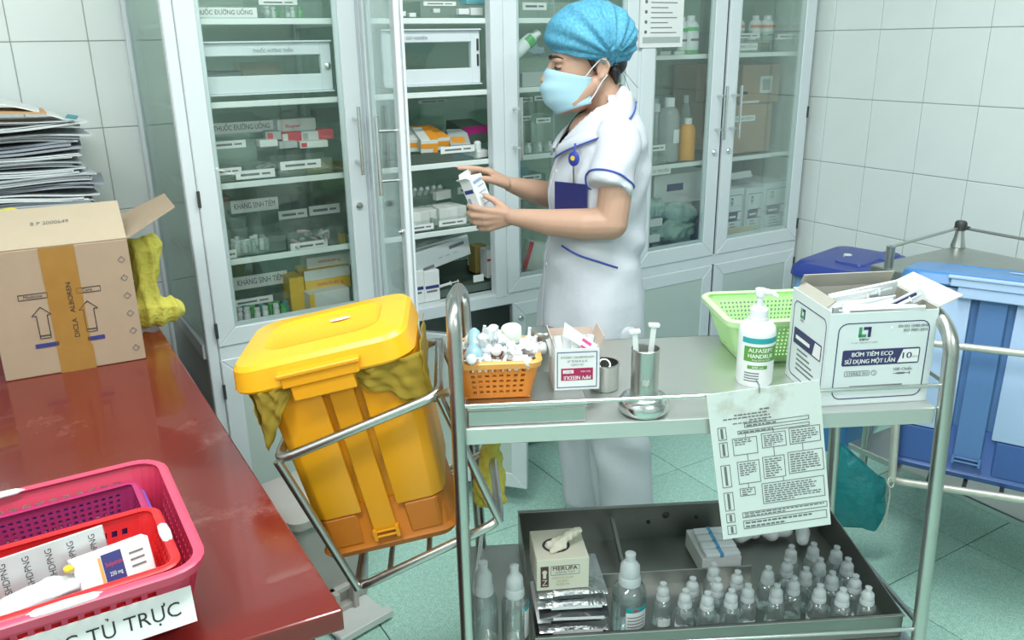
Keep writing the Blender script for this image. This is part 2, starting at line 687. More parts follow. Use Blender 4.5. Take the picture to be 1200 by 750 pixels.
def make_cabinet(label, x0, x1, shelves, back, left_glass=False, rear_shift=0.0):
    t = thing('medicine_cabinet', label, 'cabinet', (x0, CY, 0))
    W = x1 - x0
    pw = 0.031
    rs = -rear_shift
    for (px, py, dx) in ((0, 0, 0), (W - pw, 0, 0), (0, CD - pw, rs), (W - pw, CD - pw, 0)):
        build('post', MB().box(px + dx, py, 0.03, px + dx + pw, py + pw, CT), M_alu, t, bevel=0.003)
    for (zz, hh) in ((0.065, 0.03), (0.572, 0.041), (CT - 0.05, 0.05)):
        build('rail', MB().box(pw, -0.004, zz, W - pw, 0.03, zz + hh), M_alu, t, bevel=0.002)
        build('rail', MB().box(0.004 + rs / 2, pw, zz, 0.026 + rs / 2, CD - pw, zz + hh), M_alu, t, rot=(0, 0, 0))
        build('rail', MB().box(W - 0.026, pw, zz, W - 0.004, CD - pw, zz + hh), M_alu, t)
    for (px, py) in ((0.02, 0.02), (W - 0.05, 0.02), (0.02, CD - 0.05), (W - 0.05, CD - 0.05)):
        build('foot', MB().box(px, py, 0, px + 0.03, py + 0.03, 0.065), M_dark, t)
    build('top_pane', MB().box(0, 0, CT, W, CD, CT + 0.006), M_shelf_glass, t)
    build('counter_board', MB().box(0.004, 0.012, 0.604, W - 0.004, CD - 0.02, 0.616), M_alu2, t)
    build('bottom_board', MB().box(0.004, 0.03, 0.095, W - 0.004, CD - 0.02, 0.105), M_alu2, t)
    build('back_panel', MB().box(0.01, CD - 0.014, 0.60, W - 0.01, CD - 0.008, CT), back, t)
    build('lower_back_panel', MB().box(0.01, CD - 0.014, 0.07, W - 0.01, CD - 0.008, 0.6), M_panel, t)
    for (xx, lg) in ((0.012, left_glass), (W - 0.017, False)):
        if xx < 0.1 and rear_shift:
            q = [(0.010, 0.012), (0.015, 0.012), (0.015 + rs, CD - 0.012), (0.010 + rs, CD - 0.012)]
            for (za, zb, mm, nn) in ((0.604, CT, M_glass_side, 'side_pane'), (0.08, 0.578, M_panel, 'lower_side_panel')):
                build(nn, MB().loft([[(x, y, za) for x, y in q], [(x, y, zb) for x, y in q]]), mm, t)
        else:
            build('side_pane', MB().box(xx, pw, 0.604, xx + 0.005, CD - pw, CT), M_glass_side, t)
            build('lower_side_panel', MB().box(xx, pw, 0.08, xx + 0.005, CD - pw, 0.578), M_panel, t)
    for z in shelves:
        s = build('shelf', MB().box(0.018, 0.04, z - 0.006, W - 0.018, CD - 0.03, z), M_shelf_glass, t)
        build('edge_strip', MB().box(0.018, 0.028, z - 0.013, W - 0.018, 0.040, z + 0.003), M_edge, s, bevel=0.0015)
        for xx in (0.018, W - 0.026):
            build('bracket', MB().box(xx, 0.04, z - 0.016, xx + 0.008, CD - 0.03, z - 0.006), M_edge, s)
    return t


SH_A = [1.483, 1.273, 1.058, 0.845]
SH_B = [1.36, 0.975]
XA0, XA1, XB1, XC1 = 0.400, 0.916, 1.914, 2.792
cabA = make_cabinet('narrow one-door glass medicine cabinet at the left end of the row, beside the red desk', XA0, XA1, SH_A, M_backpan, True, 0.022)
cabB = make_cabinet('middle glass medicine cabinet with its left door swung open, facing the nurse', XA1, XB1, SH_A, M_backpan)
cabC = make_cabinet('glass medicine cabinet at the right end holding cartons, bottles and green plastic bags', XB1, XC1, SH_B, GLASS('back_glass', (0.85, 0.92, 0.89), 0.04, 0.05))

make_door(cabA, 0.03, 0.612, 0.476, 1.155, 1, 0, 0.545, 0.355, hinges=(0.05, 0.42, 1.05))
make_door(cabB, 0.012, 0.612, 0.455, 1.155, 1, math.radians(-101.5), 0.545, 0.355)
make_door(cabB, 0.992, 0.612, 0.528, 1.155, -1, 0, 0.545, 0.355, stile=0.048)
make_door(cabC, 0.012, 0.612, 0.388, 1.155, 1, 0, 0.545, 0.40, stile=0.058)
make_door(cabC, 0.865, 0.612, 0.452, 1.155, -1, 0, 0.545, 0.40, hinges=(0.07, 0.52, 1.05), stile=0.055)
build('door_post', MB().box(0.420, -0.006, 0.6, 0.464, 0.03, CT), M_alu, cabB, bevel=0.003)
# solid doors below the counter
make_door(cabA, 0.03, 0.078, 0.476, 0.495, 1, 0, glass=False, hinges=(0.40, 0.06), name='lower_door', stile=0.05)
make_door(cabB, 0.012, 0.078, 0.465, 0.495, 1, math.radians(-48), glass=False, name='lower_door', stile=0.05)
make_door(cabB, 0.992, 0.078, 0.51, 0.495, -1, 0, lock_z=0.44, glass=False, name='lower_door', stile=0.05)
make_door(cabC, 0.012, 0.078, 0.388, 0.495, 1, 0, lock_z=0.36, glass=False, name='lower_door', stile=0.05)
make_door(cabC, 0.865, 0.078, 0.452, 0.495, -1, 0, glass=False, hinges=(0.44, 0.06), name='lower_door', stile=0.05)


# the small lockable inner cabinets behind the upper glass
def inner_cabinet(par, x0, x1, z0, z1, strip, hinge_right):
    W, H = x1 - x0, z1 - z0
    px = par.location.x
    c = build('inner_cabinet', MB().box(x0 - px, 0.035, z0 - 0.004, x1 - px, 0.30, z0).box(x0 - px, 0.035, z1, x1 - px, 0.30, z1 + 0.004), M_alu, par)
    build('inner_door', MB().box(0, 0, 0, 0.03, 0.02, H).box(W - 0.03, 0, 0, W, 0.02, H).box(0.03, 0, 0, W - 0.03, 0.02, 0.045).box(0.03, 0, H - 0.034, W - 0.03, 0.02, H), M_alu, c, (x0 - px, 0.045, z0), bevel=0.002)
    build('inner_pane', MB().box(0.028, 0.009, 0.043, W - 0.028, 0.012, H - 0.032), M_glass, c, (x0 - px, 0.045, z0))
    if hinge_right:
        build('hinge', MB().box(W - 0.012, -0.004, 0.05, W - 0.006, 0.002, 0.085).box(W - 0.012, -0.004, H - 0.06, W - 0.006, 0.002, H - 0.025), M_dark, c, (x0 - px, 0.045, z0))
    else:
        build('knob', MB().lathe([(0.009, 0), (0.009, 0.006), (0.004, 0.009)], 14, TM((W - 0.013, -0.001, H * 0.5), (PI / 2, 0, 0))), M_chrome, c, (x0 - px, 0.045, z0), smooth=40)
    o = lettering(strip, 0.0085, M_inkgrey, c, (x0 - px + W * (0.60 if not hinge_right else 0.28), 0.0435, z1 - 0.022), width=0.11)


inner_cabinet(cabA, 0.438, 0.845, 1.295, 1.425, 'THUỐC HƯỚNG THẦN', False)
inner_cabinet(cabB, 1.0, 1.325, 1.297, 1.452, 'THUỐC GÂY NGHIỆN', True)

# ================================================================== red desk and what stands on it
M_desk = P('red_lacquer', (0.165, 0.014, 0.010), 0.27, var=0.16, scale=5, coat=0.3)
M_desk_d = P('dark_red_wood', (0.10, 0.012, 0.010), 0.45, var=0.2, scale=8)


def desk_dust(mt):
    nt = mt.node_tree
    b = nt.nodes['Principled BSDF']
    src = b.inputs['Base Color'].links[0].from_socket
    tc = nt.nodes.new('ShaderNodeTexCoord')
    n = nt.nodes.new('ShaderNodeTexNoise')
    n.inputs['Scale'].default_value, n.inputs['Detail'].default_value, n.inputs['Roughness'].default_value = 5.5, 9, 0.7
    r = nt.nodes.new('ShaderNodeValToRGB')
    r.color_ramp.elements[0].position, r.color_ramp.elements[1].position = 0.58, 0.78
    mx = nt.nodes.new('ShaderNodeMix')
    mx.data_type = 'RGBA'
    mx.inputs[7].default_value = (0.42, 0.20, 0.18, 1)
    mu = nt.nodes.new('ShaderNodeMath')
    mu.operation = 'MULTIPLY'
    mu.inputs[1].default_value = 0.5
    nt.links.new(tc.outputs['Object'], n.inputs['Vector'])
    nt.links.new(n.outputs['Fac'], r.inputs[0])
    nt.links.new(r.outputs[0], mu.inputs[0])
    nt.links.new(mu.outputs[0], mx.inputs[0])
    nt.links.new(src, mx.inputs[6])
    nt.links.new(mx.outputs[2], b.inputs['Base Color'])
    mr = nt.nodes.new('ShaderNodeMapRange')
    mr.inputs[3].default_value, mr.inputs[4].default_value = 0.2, 0.6
    nt.links.new(mu.outputs[0], mr.inputs[0])
    nt.links.new(mr.outputs[0], b.inputs['Roughness'])


desk_dust(M_desk)
DZ = 0.76
DX1, DY0, DY1 = 0.262, 0.852, 2.835
desk = thing('desk', 'dark red lacquered desk with a scuffed dusty top, left of the cabinets', 'desk', (-0.4, 1.8, 0))
build('tabletop', MB().loft([[(-0.75, DY0 - 1.8 + 0.11, DZ - 0.03), (DX1 + 0.4, DY0 - 1.8, DZ - 0.03), (DX1 + 0.4, DY1 - 1.8, DZ - 0.03), (-0.75, DY1 - 1.8, DZ - 0.03)],
                            [(-0.75, DY0 - 1.8 + 0.11, DZ), (DX1 + 0.4, DY0 - 1.8, DZ), (DX1 + 0.4, DY1 - 1.8, DZ), (-0.75, DY1 - 1.8, DZ)]]), M_desk, desk, bevel=0.003, bseg=2)
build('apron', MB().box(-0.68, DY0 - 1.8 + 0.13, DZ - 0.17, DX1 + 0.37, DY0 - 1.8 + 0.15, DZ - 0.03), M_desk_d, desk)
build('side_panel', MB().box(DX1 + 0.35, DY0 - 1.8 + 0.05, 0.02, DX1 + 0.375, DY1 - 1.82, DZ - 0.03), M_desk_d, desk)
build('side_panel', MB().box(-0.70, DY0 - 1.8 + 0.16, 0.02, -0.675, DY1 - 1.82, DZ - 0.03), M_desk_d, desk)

# --- the cardboard box
M_card = P('corrugated_cardboard', (0.40, 0.295, 0.205), 0.8, var=0.08, scale=18)
M_card2 = P('pale_cardboard', (0.52, 0.42, 0.305), 0.8, var=0.06, scale=14)
M_tape = P('brown_tape', (0.36, 0.19, 0.045), 0.25, var=0.15, scale=30)
M_cardin = P('cardboard_inside', (0.40, 0.30, 0.21), 0.9, var=0.05)
bw, bd, bh = 0.272, 0.30, 0.272
cb = thing('cardboard_box', 'open brown cardboard box with taped front and arrows, on the red desk', 'box', (-0.073, 1.936, DZ), -0.06)
mb = MB()
mb.box(0, 0, 0, bw, 0.004, bh).box(0, bd - 0.004, 0, bw, bd, bh).box(0, 0.004, 0, 0.004, bd - 0.004, bh).box(bw - 0.004, 0.004, 0, bw, bd - 0.004, bh).box(0, 0, 0, bw, bd, 0.004)
build('carton', mb, M_card, cb, bevel=0.0015)
# front flap lies back over the opening, side flap stands out to the right
build('flap', MB().box(0.0, 0, 0, bw, 0.16, 0.004), M_card2, cb, (0, 0.002, bh), (0.36, 0, 0), bevel=0.001)
build('flap', MB().loft([[(0, 0.004, 0), (0, bd - 0.03, 0), (0.12, bd - 0.06, 0), (0.12, 0.05, 0)], [(0, 0.004, 0.004), (0, bd - 0.03, 0.004), (0.12, bd - 0.06, 0.004), (0.12, 0.05, 0.004)]]), M_cardin, cb, (bw, 0, bh), (0, -0.42, 0))
build('flap', MB().box(0, -0.004, 0, bw, 0, 0.10), M_card2, cb, (0, bd, bh), (-2.6, 0, 0))
build('packing_tape', MB().box(0.104, -0.0012, 0.0, 0.170, 0.0, bh).box(0.104, -0.0016, bh - 0.075, 0.170, -0.001, bh - 0.0).box(0.116, -0.0018, 0, 0.172, -0.001, 0.055), M_tape, cb)
pb = MB()
for ax in (0.088, 0.176):
    pb2 = [(-0.018, 0.05), (-0.010, 0.05), (-0.010, 0.0), (0.010, 0.0), (0.010, 0.05), (0.018, 0.05), (0, 0.068)]
    for k in range(7):
        a, b = pb2[k], pb2[(k + 1) % 7]
        pb.tube([(ax + a[0], -0.001, 0.082 + a[1]), (ax + b[0], -0.001, 0.082 + b[1])], 0.0008, 4)
    pb.box(ax - 0.010, -0.0014, 0.087, ax + 0.010, -0.0006, 0.089)
build('printed_arrow', pb, M_ink, cb)
build('printed_bar', MB().box(0.066, -0.0012, 0.062, 0.110, -0.0004, 0.071).box(0.165, -0.0012, 0.062, 0.198, -0.0004, 0.071), M_blue, cb)
fr = MB()
for (a, b) in ((0.052, 0.106), (0.160, 0.206)):
    for (x0, z0, x1, z1) in ((a, 0.168, b, 0.1692), (a, 0.179, b, 0.1802), (a, 0.168, a + 0.001, 0.180), (b - 0.001, 0.168, b, 0.180)):
        fr.box(x0, -0.0012, z0, x1, -0.0004, z1)
o = build('printed_frame', fr, M_ink, cb)
o['kind'] = 'stuff'
lettering('Medicine', 0.007, M_ink, cb, (0.079, -0.0012, 0.174))
lettering('Care', 0.007, M_ink, cb, (0.180, -0.0012, 0.174))
lettering('8 P 2000649', 0.0135, M_inkgrey, cb, (0.132, 0.084, bh + 0.0362), (0.36, 0, 0), width=0.072)
o = lettering('DICLA   ALBOREN', 0.010, M_ink, cb, (0.147, -0.0022, 0.135), (PI / 2, -PI / 2, 0), width=0.12)
o.rotation_euler = (PI / 2, 0, 0)
o.rotation_euler = Euler((PI / 2, -PI / 2, 0), 'XYZ')
tick = MB()
for k in range(6):
    z = 0.030 + 0.040 * k
    for (a, b) in (((0.250, z), (0.257, z + 0.007)), ((0.257, z + 0.007), (0.264, z)), ((0.264, z), (0.257, z - 0.007)), ((0.257, z - 0.007), (0.250, z))):
        tick.tube([(a[0] - 0.002, -0.001, a[1]), (b[0] - 0.002, -0.001, b[1])], 0.0006, 4)
build('printed_tick', tick, M_inkgrey, cb)


# --- the yellow plastic bag beside the box
def blob(mb_pts, seed, amp, freq, voxel=0.006, smooth=4, vert=1.0):
    me = remeshed(mb_pts, voxel, smooth)
    rnd = np.random.RandomState(seed)
    n = len(me.vertices)
    co = np.empty(n * 3)
    no = np.empty(n * 3)
    me.vertices.foreach_get('co', co)
    me.vertex_normals.foreach_get('vector', no)
    co, no = co.reshape(-1, 3), no.reshape(-1, 3)
    d = np.zeros(n)
    for k in range(7):
        w = rnd.randn(3)
        w[2] *= vert
        w /= np.linalg.norm(w)
        f = freq * (0.6 + rnd.rand() * 1.6)
        d += (1 - 2 * np.abs(np.sin(co @ w * f + rnd.rand() * 6))) / (1.2 + k * 0.35)
    co = co + no * (d * amp / 2.2)[:, None]
    me.vertices.foreach_set('co', co.ravel())
    me.update()
    return me


M_ybag = P('yellow_plastic_film', (0.86, 0.78, 0.16), 0.25, trans=0.2, bump=1.0, bscale=38)
M_ybag.node_tree.nodes['Principled BSDF'].inputs['IOR'].default_value = 1.1
B0 = Vector((0.252, 2.13, DZ))
mb = MB()
mb.cap((-0.005, 0, 0.045), (0.040, -0.01, 0.045), 0.042, 0.036).cap((-0.01, 0.0, 0.06), (0.0, 0.0, 0.12), 0.042, 0.030).cap((0.0, 0.0, 0.12), (0.004, 0.0, 0.20), 0.030, 0.038).cap((0.0, 0, 0.20), (0.02, 0.02, 0.215), 0.036, 0.024)
me = blob(mb, 3, 0.010, 48, 0.004, 3, 0.25)
o = link('plastic_bag', me, M_ybag, None, tuple(B0))
tag(o, 'crumpled yellow plastic bag on the desk, right behind the cardboard box', 'bag')
mb = MB().cap((-0.08, 0, 0.02), (0.06, 0, 0.015), 0.03, 0.025)
o = link('plastic_bag', blob(mb, 9, 0.008, 60), M_ybag, None, (-0.06, 2.33, 1.02))
tag(o, 'scrap of yellow plastic bag beside the paper pile, above the cardboard box', 'bag')

# --- the tall pile of papers
bundles = []
PG = 'bundles of paper in the tall pile behind the cardboard box'
M_pap = [P('paper_grey_%d' % i, c, 0.75, var=0.12, scale=30) for i, c in enumerate([(0.62, 0.66, 0.68), (0.45, 0.49, 0.53), (0.72, 0.75, 0.76), (0.35, 0.38, 0.43), (0.56, 0.60, 0.63)])]
rnd = random.Random(5)
z = DZ
k = 0
rs = 0
while z < 1.245:
    th = rnd.uniform(0.012, 0.024) if z < 1.19 else rnd.uniform(0.005, 0.010)
    W, D = rnd.uniform(0.28, 0.335), rnd.uniform(0.22, 0.25)
    nx = 12
    mb = MB()
    ph, am = rnd.uniform(0, 6), rnd.uniform(0.003, 0.008) if z > 0.9 else 0.002
    droop = rnd.uniform(-0.004, 0.010)

    def zz(x, y):
        return am * math.sin(x * 16 + ph) * (0.4 + 0.6 * x / W) + am * 0.5 * math.sin(y * 23 + ph * 2) - droop * (x / W) ** 2
    sheets = rnd.randint(3, 5)
    for q in range(sheets):
        jx, jy, ja = rnd.uniform(-0.022, 0.022), rnd.uniform(-0.012, 0.012), rnd.uniform(-0.07, 0.07)
        t0, t1 = th * q / sheets, th * (q + 0.72) / sheets
        T = TM((jx, jy, 0), (0, 0, ja))
        rings = []
        for i in range(nx + 1):
            x = W * i / nx
            rings.append([(x - W, 0, t0 + zz(x, 0)), (x - W, D, t0 + zz(x, D)), (x - W, D, t1 + zz(x, D)), (x - W, 0, t1 + zz(x, 0))])
        mb.loft(rings, True, T)
    o = build('paper_bundle', mb, M_pap[k % 5] if z < 1.2 else M_pap[2], None, (0.175 + rnd.uniform(-0.03, 0.02) + 0.035 * (1 if z < 1.1 else 0.6), 2.52 + rnd.uniform(-0.01, 0.01), z), (0, 0, rnd.uniform(-0.09, 0.06)))
    bundles.append(tag(o, 'bundle', 'papers', PG))
    z += th + 0.004
    k += 1
for q, o in enumerate(reversed(bundles)):
    o['label'] = '%s bundle of worn papers from the top of the pile behind the cardboard box' % ORD[q]
mb = MB()
rings = []
for i in range(11):
    x = 0.3 * i / 10
    zt = 0.012 * math.sin(x * 14) - 0.03 * (x / 0.3) ** 3
    rings.append([(x, 0, zt), (x, 0.21, zt + 0.006), (x, 0.21, zt + 0.009), (x, 0, zt + 0.003)])
o = build('white_folder', MB().loft(rings), M_paper, None, (-0.14, 2.50, 1.282), (0, 0, 0.05), smooth=40)
tag(o, 'white folder with a curling edge, topmost on the pile of papers', 'folder')
o = build('orange_envelope', MB().loft([[(x, 0, 0.004 * math.sin(x * 20)), (x, 0.2, 0.004 * math.sin(x * 20)), (x, 0.2, 0.004 * math.sin(x * 20) + 0.005), (x, 0, 0.004 * math.sin(x * 20) + 0.005)] for x in np.linspace(0, 0.2, 8)]), P('orange_envelope', (0.62, 0.36, 0.18), 0.7), None, (-0.08, 2.49, 1.262))
tag(o, 'orange edged envelope just beneath the white folder on the paper pile', 'envelope')
o = build('blue_card', MB().box(0.01, 0, 0, 0.035, 0.04, 0.003), P('teal_card', (0.05, 0.30, 0.36), 0.5), None, (0.15, 2.49, 1.250), (0.1, 0.2, -0.2))
tag(o, 'small teal card sticking out of the right side of the paper pile', 'card')


# ------------------------------------------------------------------ baskets
def make_basket(label, cat, loc, rz, W, D, w, d, H, mat, rim_mat, nu, nv, nd, rim_r=0.006, hole=0.6, tilt=(0, 0), grips=None, base_holes=True, mv=0.14):
    t = thing('basket', label, cat, loc, (tilt[0], tilt[1], rz))
    mb = MB()
    b = [(-w / 2, -d / 2, 0.002), (w / 2, -d / 2, 0.002), (w / 2, d / 2, 0.002), (-w / 2, d / 2, 0.002)]
    u = [(-W / 2, -D / 2, H), (W / 2, -D / 2, H), (W / 2, D / 2, H), (-W / 2, D / 2, H)]
    rt, rb = min(W, D) * 0.12, min(w, d) * 0.10
    for k in range(4):                            # four perforated sides joined by rounded corners
        b0, b1, u0, u1 = Vector(b[k]), Vector(b[(k + 1) % 4]), Vector(u[k]), Vector(u[(k + 1) % 4])
        db, du = (b1 - b0).normalized(), (u1 - u0).normalized()
        perf_wall(mb, b0 + db * rb, b1 - db * rb, u1 - du * rt, u0 + du * rt, nu if k % 2 == 0 else nd, nv, hole, 0.04, mv)
        b2, u2 = Vector(b[(k + 2) % 4]), Vector(u[(k + 2) % 4])
        eb, eu = (b2 - b1).normalized(), (u2 - u1).normalized()
        vs_ = []
        for q in range(6):
            a = PI / 2 * q / 5
            for (c, dd, ee, r_) in ((b1, db, eb, rb), (u1, du, eu, rt)):
                vs_.append(tuple(c - dd * r_ + ee * r_ + dd * r_ * math.sin(a) - ee * r_ * math.cos(a)))
        mb.add(vs_, [(2 * q, 2 * q + 2, 2 * q + 3, 2 * q + 1) for q in range(5)])
    if base_holes:
        perf_wall(mb, b[0], b[1], b[2], b[3], nu, nd, hole * 0.8, 0.06, 0.08)
    else:
        mb.add(b, [(0, 1, 2, 3)])
    sheet('basket_body', mb, mat, t, 0.0022)
    rm = MB()
    prof = [(0.6, -1.2), (1.0, 0.4), (0.2, 1.0), (-0.8, 0.6)]
    rings = []
    base = rrect(W, D, min(W, D) * 0.12, 0, 5)
    n = len(base)
    for i, (x, y, z) in enumerate(base):
        a, c = base[i - 1], base[(i + 1) % n]
        tx, ty = c[0] - a[0], c[1] - a[1]
        L = math.hypot(tx, ty)
        nx, ny = ty / L, -tx / L
        rings.append([(x + nx * p * rim_r, y + ny * p * rim_r, H + q * rim_r) for p, q in prof])
    rm.loft(rings, False, close=True)
    build('rim', rm, rim_mat, t, smooth=60)
    for g in (grips or []):
        build('grip', MB().lathe([(0.0005, -g[3]), (g[4], -g[3] * 0.7), (g[4] * 1.2, 0), (g[4], g[3] * 0.7), (0.0005, g[3])], 10, TM((g[0], g[1], H + rim_r * 0.7), (0, PI / 2, g[2]), (0.6, 1, 1))), M_white, t, smooth=60)
    return t


M_pink = P('pink_plastic', (0.56, 0.030, 0.085), 0.38)
M_pink2 = P('bright_pink_plastic', (0.68, 0.075, 0.145), 0.35)
M_purple = P('purple_pink_plastic', (0.30, 0.018, 0.10), 0.4)
M_violet = P('violet_plastic', (0.20, 0.10, 0.50), 0.4)
M_redp = P('red_plastic', (0.72, 0.025, 0.03), 0.35)
pk = make_basket('large pink plastic basket labelled for the duty cupboard, on the front of the red desk', 'basket', (-0.085, 1.042, DZ), 0.0, 0.405, 0.305, 0.37, 0.235, 0.095, M_pink, M_pink2, 19, 4, 15, 0.0068, 0.62,
                 grips=[(0.0, 0.150, 0, 0.035, 0.006), (0.06, -0.152, 0, 0.04, 0.006)])
# paper label on the front
lab = build('label_strip', MB().box(-0.13, -0.0012, -0.021, 0.13, 0, 0.021), M_paper, pk, (0.055, -0.150, 0.05), (-0.33, 0, 0))
lettering('DÙNG TỦ TRỰC', 0.0165, M_ink, lab, (0.030, -0.0018, -0.001), width=0.17)
i1 = make_basket('small purple-pink basket nested at the back of the large pink basket', 'basket', (-0.012, 1.122, DZ + 0.028), 0.03, 0.185, 0.088, 0.165, 0.07, 0.052, M_purple, P('rose_plastic', (0.42, 0.03, 0.13), 0.35), 16, 5, 6, 0.005, 0.5)
i0 = make_basket('violet basket under the small purple-pink one, inside the large pink basket', 'basket', (-0.010, 1.124, DZ + 0.006), 0.03, 0.195, 0.094, 0.17, 0.076, 0.060, M_violet, M_violet, 14, 4, 6, 0.004, 0.5)
rd = make_basket('bright red basket of medicines at the front of the large pink basket', 'basket', (-0.074, 0.984, DZ + 0.008), 0.02, 0.33, 0.150, 0.295, 0.120, 0.083, M_redp, M_redp, 22, 4, 9, 0.006, 0.55,
                 grips=[(0.165, 0.0, PI / 2, 0.025, 0.006)])


def carton(name, label, cat, loc, rz, size, mat, group=None, rot=None):
    """a closed box whose base front-left corner is the origin"""
    w, d, h = size
    o = build(name, MB().box(0, 0, 0, w, d, h), mat, None, loc, rot or (0, 0, rz), bevel=min(0.0012, min(size) * 0.1))
    return tag(o, label, cat, group)


def panel(par, x0, z0, x1, z1, mat, y=0.0, name='printed_panel', side='front', w=0, h=0):
    if side == 'front':
        mb = MB().box(x0, y - 0.0007, z0, x1, y - 0.0001, z1)
    elif side == 'top':
        mb = MB().box(x0, z0, h + 0.0001, x1, z1, h + 0.0007)
    else:
        mb = MB().box(-0.0007 if side == 'left' else w + 0.0001, x0, z0, -0.0001 if side == 'left' else w + 0.0007, x1, z1)
    return build(name, mb, mat, par)


M_silver = P('silver_blister_foil', (0.62, 0.62, 0.63), 0.35, metal=0.75)
M_wbox = P('white_carton', (0.78, 0.80, 0.80), 0.55)
# silver blister card leaning at the back, white carton, bag of tablets
o = build('blister_card', MB().box(0, -0.002, 0, 0.125, 0.002, 0.052), M_silver, None, (-0.094, 1.004, DZ + 0.052), (-0.32, 0, 0.14), bevel=0.001)
tag(o, 'silver blister card with dark print standing in the red basket', 'blister card')
for k in range(5):
    lettering('SHDPNG', 0.0075, M_ink, o, (0.014 + 0.024 * k, -0.0024, 0.027), (PI / 2, -PI / 2, 0), width=0.036)
o = carton('medicine_box', 'white medicine box with navy panel, front right in the red basket', 'box', (-0.010, 0.957, DZ + 0.060), 0.16, (0.085, 0.03, 0.042), M_wbox, rot=(-0.38, 0, 0.16))
panel(o, 0.030, 0.004, 0.052, 0.038, M_blue)
panel(o, 0.026, 0.006, 0.029, 0.036, P('orange_print', (0.8, 0.4, 0.1), 0.5))
lettering('Sulperzin', 0.0055, M_red, o, (0.042, -0.001, 0.025), width=0.019)
lettering('250 mg', 0.005, M_paper, o, (0.042, -0.001, 0.013), width=0.014)
for k in range(3):
    panel(o, 0.060, 0.012 + 0.008 * k, 0.076, 0.014 + 0.008 * k, M_inkgrey, name='printed_line')
me = blob(MB().cap((0, 0, 0), (0.055, 0.01, 0.004), 0.022, 0.022).cap((0.02, 0, 0.0), (0.07, -0.005, 0.012), 0.015, 0.010), 4, 0.006, 90, 0.004)
o = link('tablet_bag', me, P('clear_tablet_bag', (0.58, 0.60, 0.63), 0.25), None, (-0.084, 0.955, DZ + 0.066))
tag(o, 'clear plastic bag of tablets at the left of the white medicine box', 'bag')
o = build('yellow_tablet', MB().lathe([(0.0005, 0), (0.006, 0.001), (0.006, 0.004), (0.0005, 0.005)], 12), M_yellow, None, (-0.016, 0.972, DZ + 0.090))
tag(o, 'tiny yellow tablet on the clear bag in the red basket', 'tablet')

# ================================================================== the steel trolley in front
TA = np.array([0.5570, 1.1062])
TW, TD, TZ = 0.810, 0.405, 0.82
TRZ = math.radians(-26.9576)
TU = np.array([math.cos(TRZ), math.sin(TRZ)])
TN = np.array([-TU[1], TU[0]])


def tw(s, t, z=0.0):
    p = TA + TU * s + TN * t
    return (float(p[0]), float(p[1]), z)


def ts(x, y, z):
    """pixel on the level plane z, in trolley axes"""
    p = onz(x, y, z)[:2] - TA
    return float(p @ TU), float(p @ TN)


tr = thing('steel_trolley', 'two-tier stainless steel medical trolley in front, with a sloping bin holder on its left', 'trolley', tw(0, 0, 0), TRZ)
M_rail = P('polished_rod', (0.66, 0.68, 0.67), 0.2, metal=1.0)
LEG = 0.0125
for lbl, pts in (('left', [(0.004, 0, 0.03), (0, 0, 1.012), (0.0, 0.045, 1.028), (0.010, 0.36, 0.955), (0.02, TD, 0.93), (0.05, TD, 0.03)]),
                 ('right', [(TW + 0.045, 0, 0.03), (TW + 0.004, 0, 0.945), (TW + 0.004, 0.05, 0.975), (TW + 0.010, 0.35, 0.93), (TW + 0.015, TD, 0.90), (TW + 0.05, TD, 0.03)])):
    k = 4
    P1 = fillet(pts[:2] + [pts[2], pts[3]], 0.05, 7)
    build('leg', MB().tube(P1[:-1] + [pts[3]], LEG, 14), M_steel, tr, smooth=50)
    P2 = fillet([pts[3], pts[4], pts[5]], 0.06, 6)
    build('leg', MB().tube(P2, LEG, 14), M_steel, tr, smooth=50)
for (s, t) in ((0.004, 0), (0.05, TD), (TW + 0.045, 0), (TW + 0.05, TD)):
    c = build('castor', MB().lathe([(0.0005, -0.009), (0.024, -0.009), (0.026, -0.005), (0.026, 0.005), (0.024, 0.009), (0.0005, 0.009)], 18, TM((s, t, 0.026), (PI / 2, 0, 0))), M_dark, tr, smooth=40)
# top shelf with a turned-down lip
sh = MB().box(0.010, 0.006, TZ - 0.004, TW - 0.004, TD, TZ).box(0.010, 0.004, TZ - 0.029, TW - 0.004, 0.008, TZ).box(0.010, TD - 0.004, TZ - 0.028, TW - 0.004, TD, TZ)
sh.box(0.008, 0.006, TZ - 0.028, 0.012, TD, TZ).box(TW - 0.006, 0.006, TZ - 0.028, TW - 0.002, TD, TZ)
build('top_shelf', sh, P('brushed_shelf_steel', (0.66, 0.68, 0.655), 0.36, metal=0.8, var=0.05, scale=3), tr, bevel=0.0012)
LZ = 0.335
sh = MB().box(0.010, 0.006, LZ - 0.004, TW + 0.03, TD, LZ).box(0.010, 0.004, LZ - 0.03, TW + 0.03, 0.008, LZ).box(0.010, TD - 0.004, LZ - 0.028, TW + 0.03, TD, LZ)
build('lower_shelf', sh, M_steel_d, tr, bevel=0.0012)
for (a, b, r, mm) in (((0, 0, 0.863), (TW + 0.004, 0, 0.863), 0.0038, M_rail), 
                      ((TW + 0.008, 0, 0.863), (TW + 0.012, TD, 0.863), 0.0038, M_rail), ((0.002, 0, 0.385), (TW + 0.036, 0, 0.372), 0.0038, M_rail),
                      ((TW + 0.036, 0, 0.372), (TW + 0.044, TD, 0.345), 0.0055, M_steel_d), ((0.002, 0, 0.385), (0.045, TD, 0.385), 0.0045, M_rail)):
    build('guard_rail', MB().tube([a, b], r, 10), mm, tr, smooth=50)
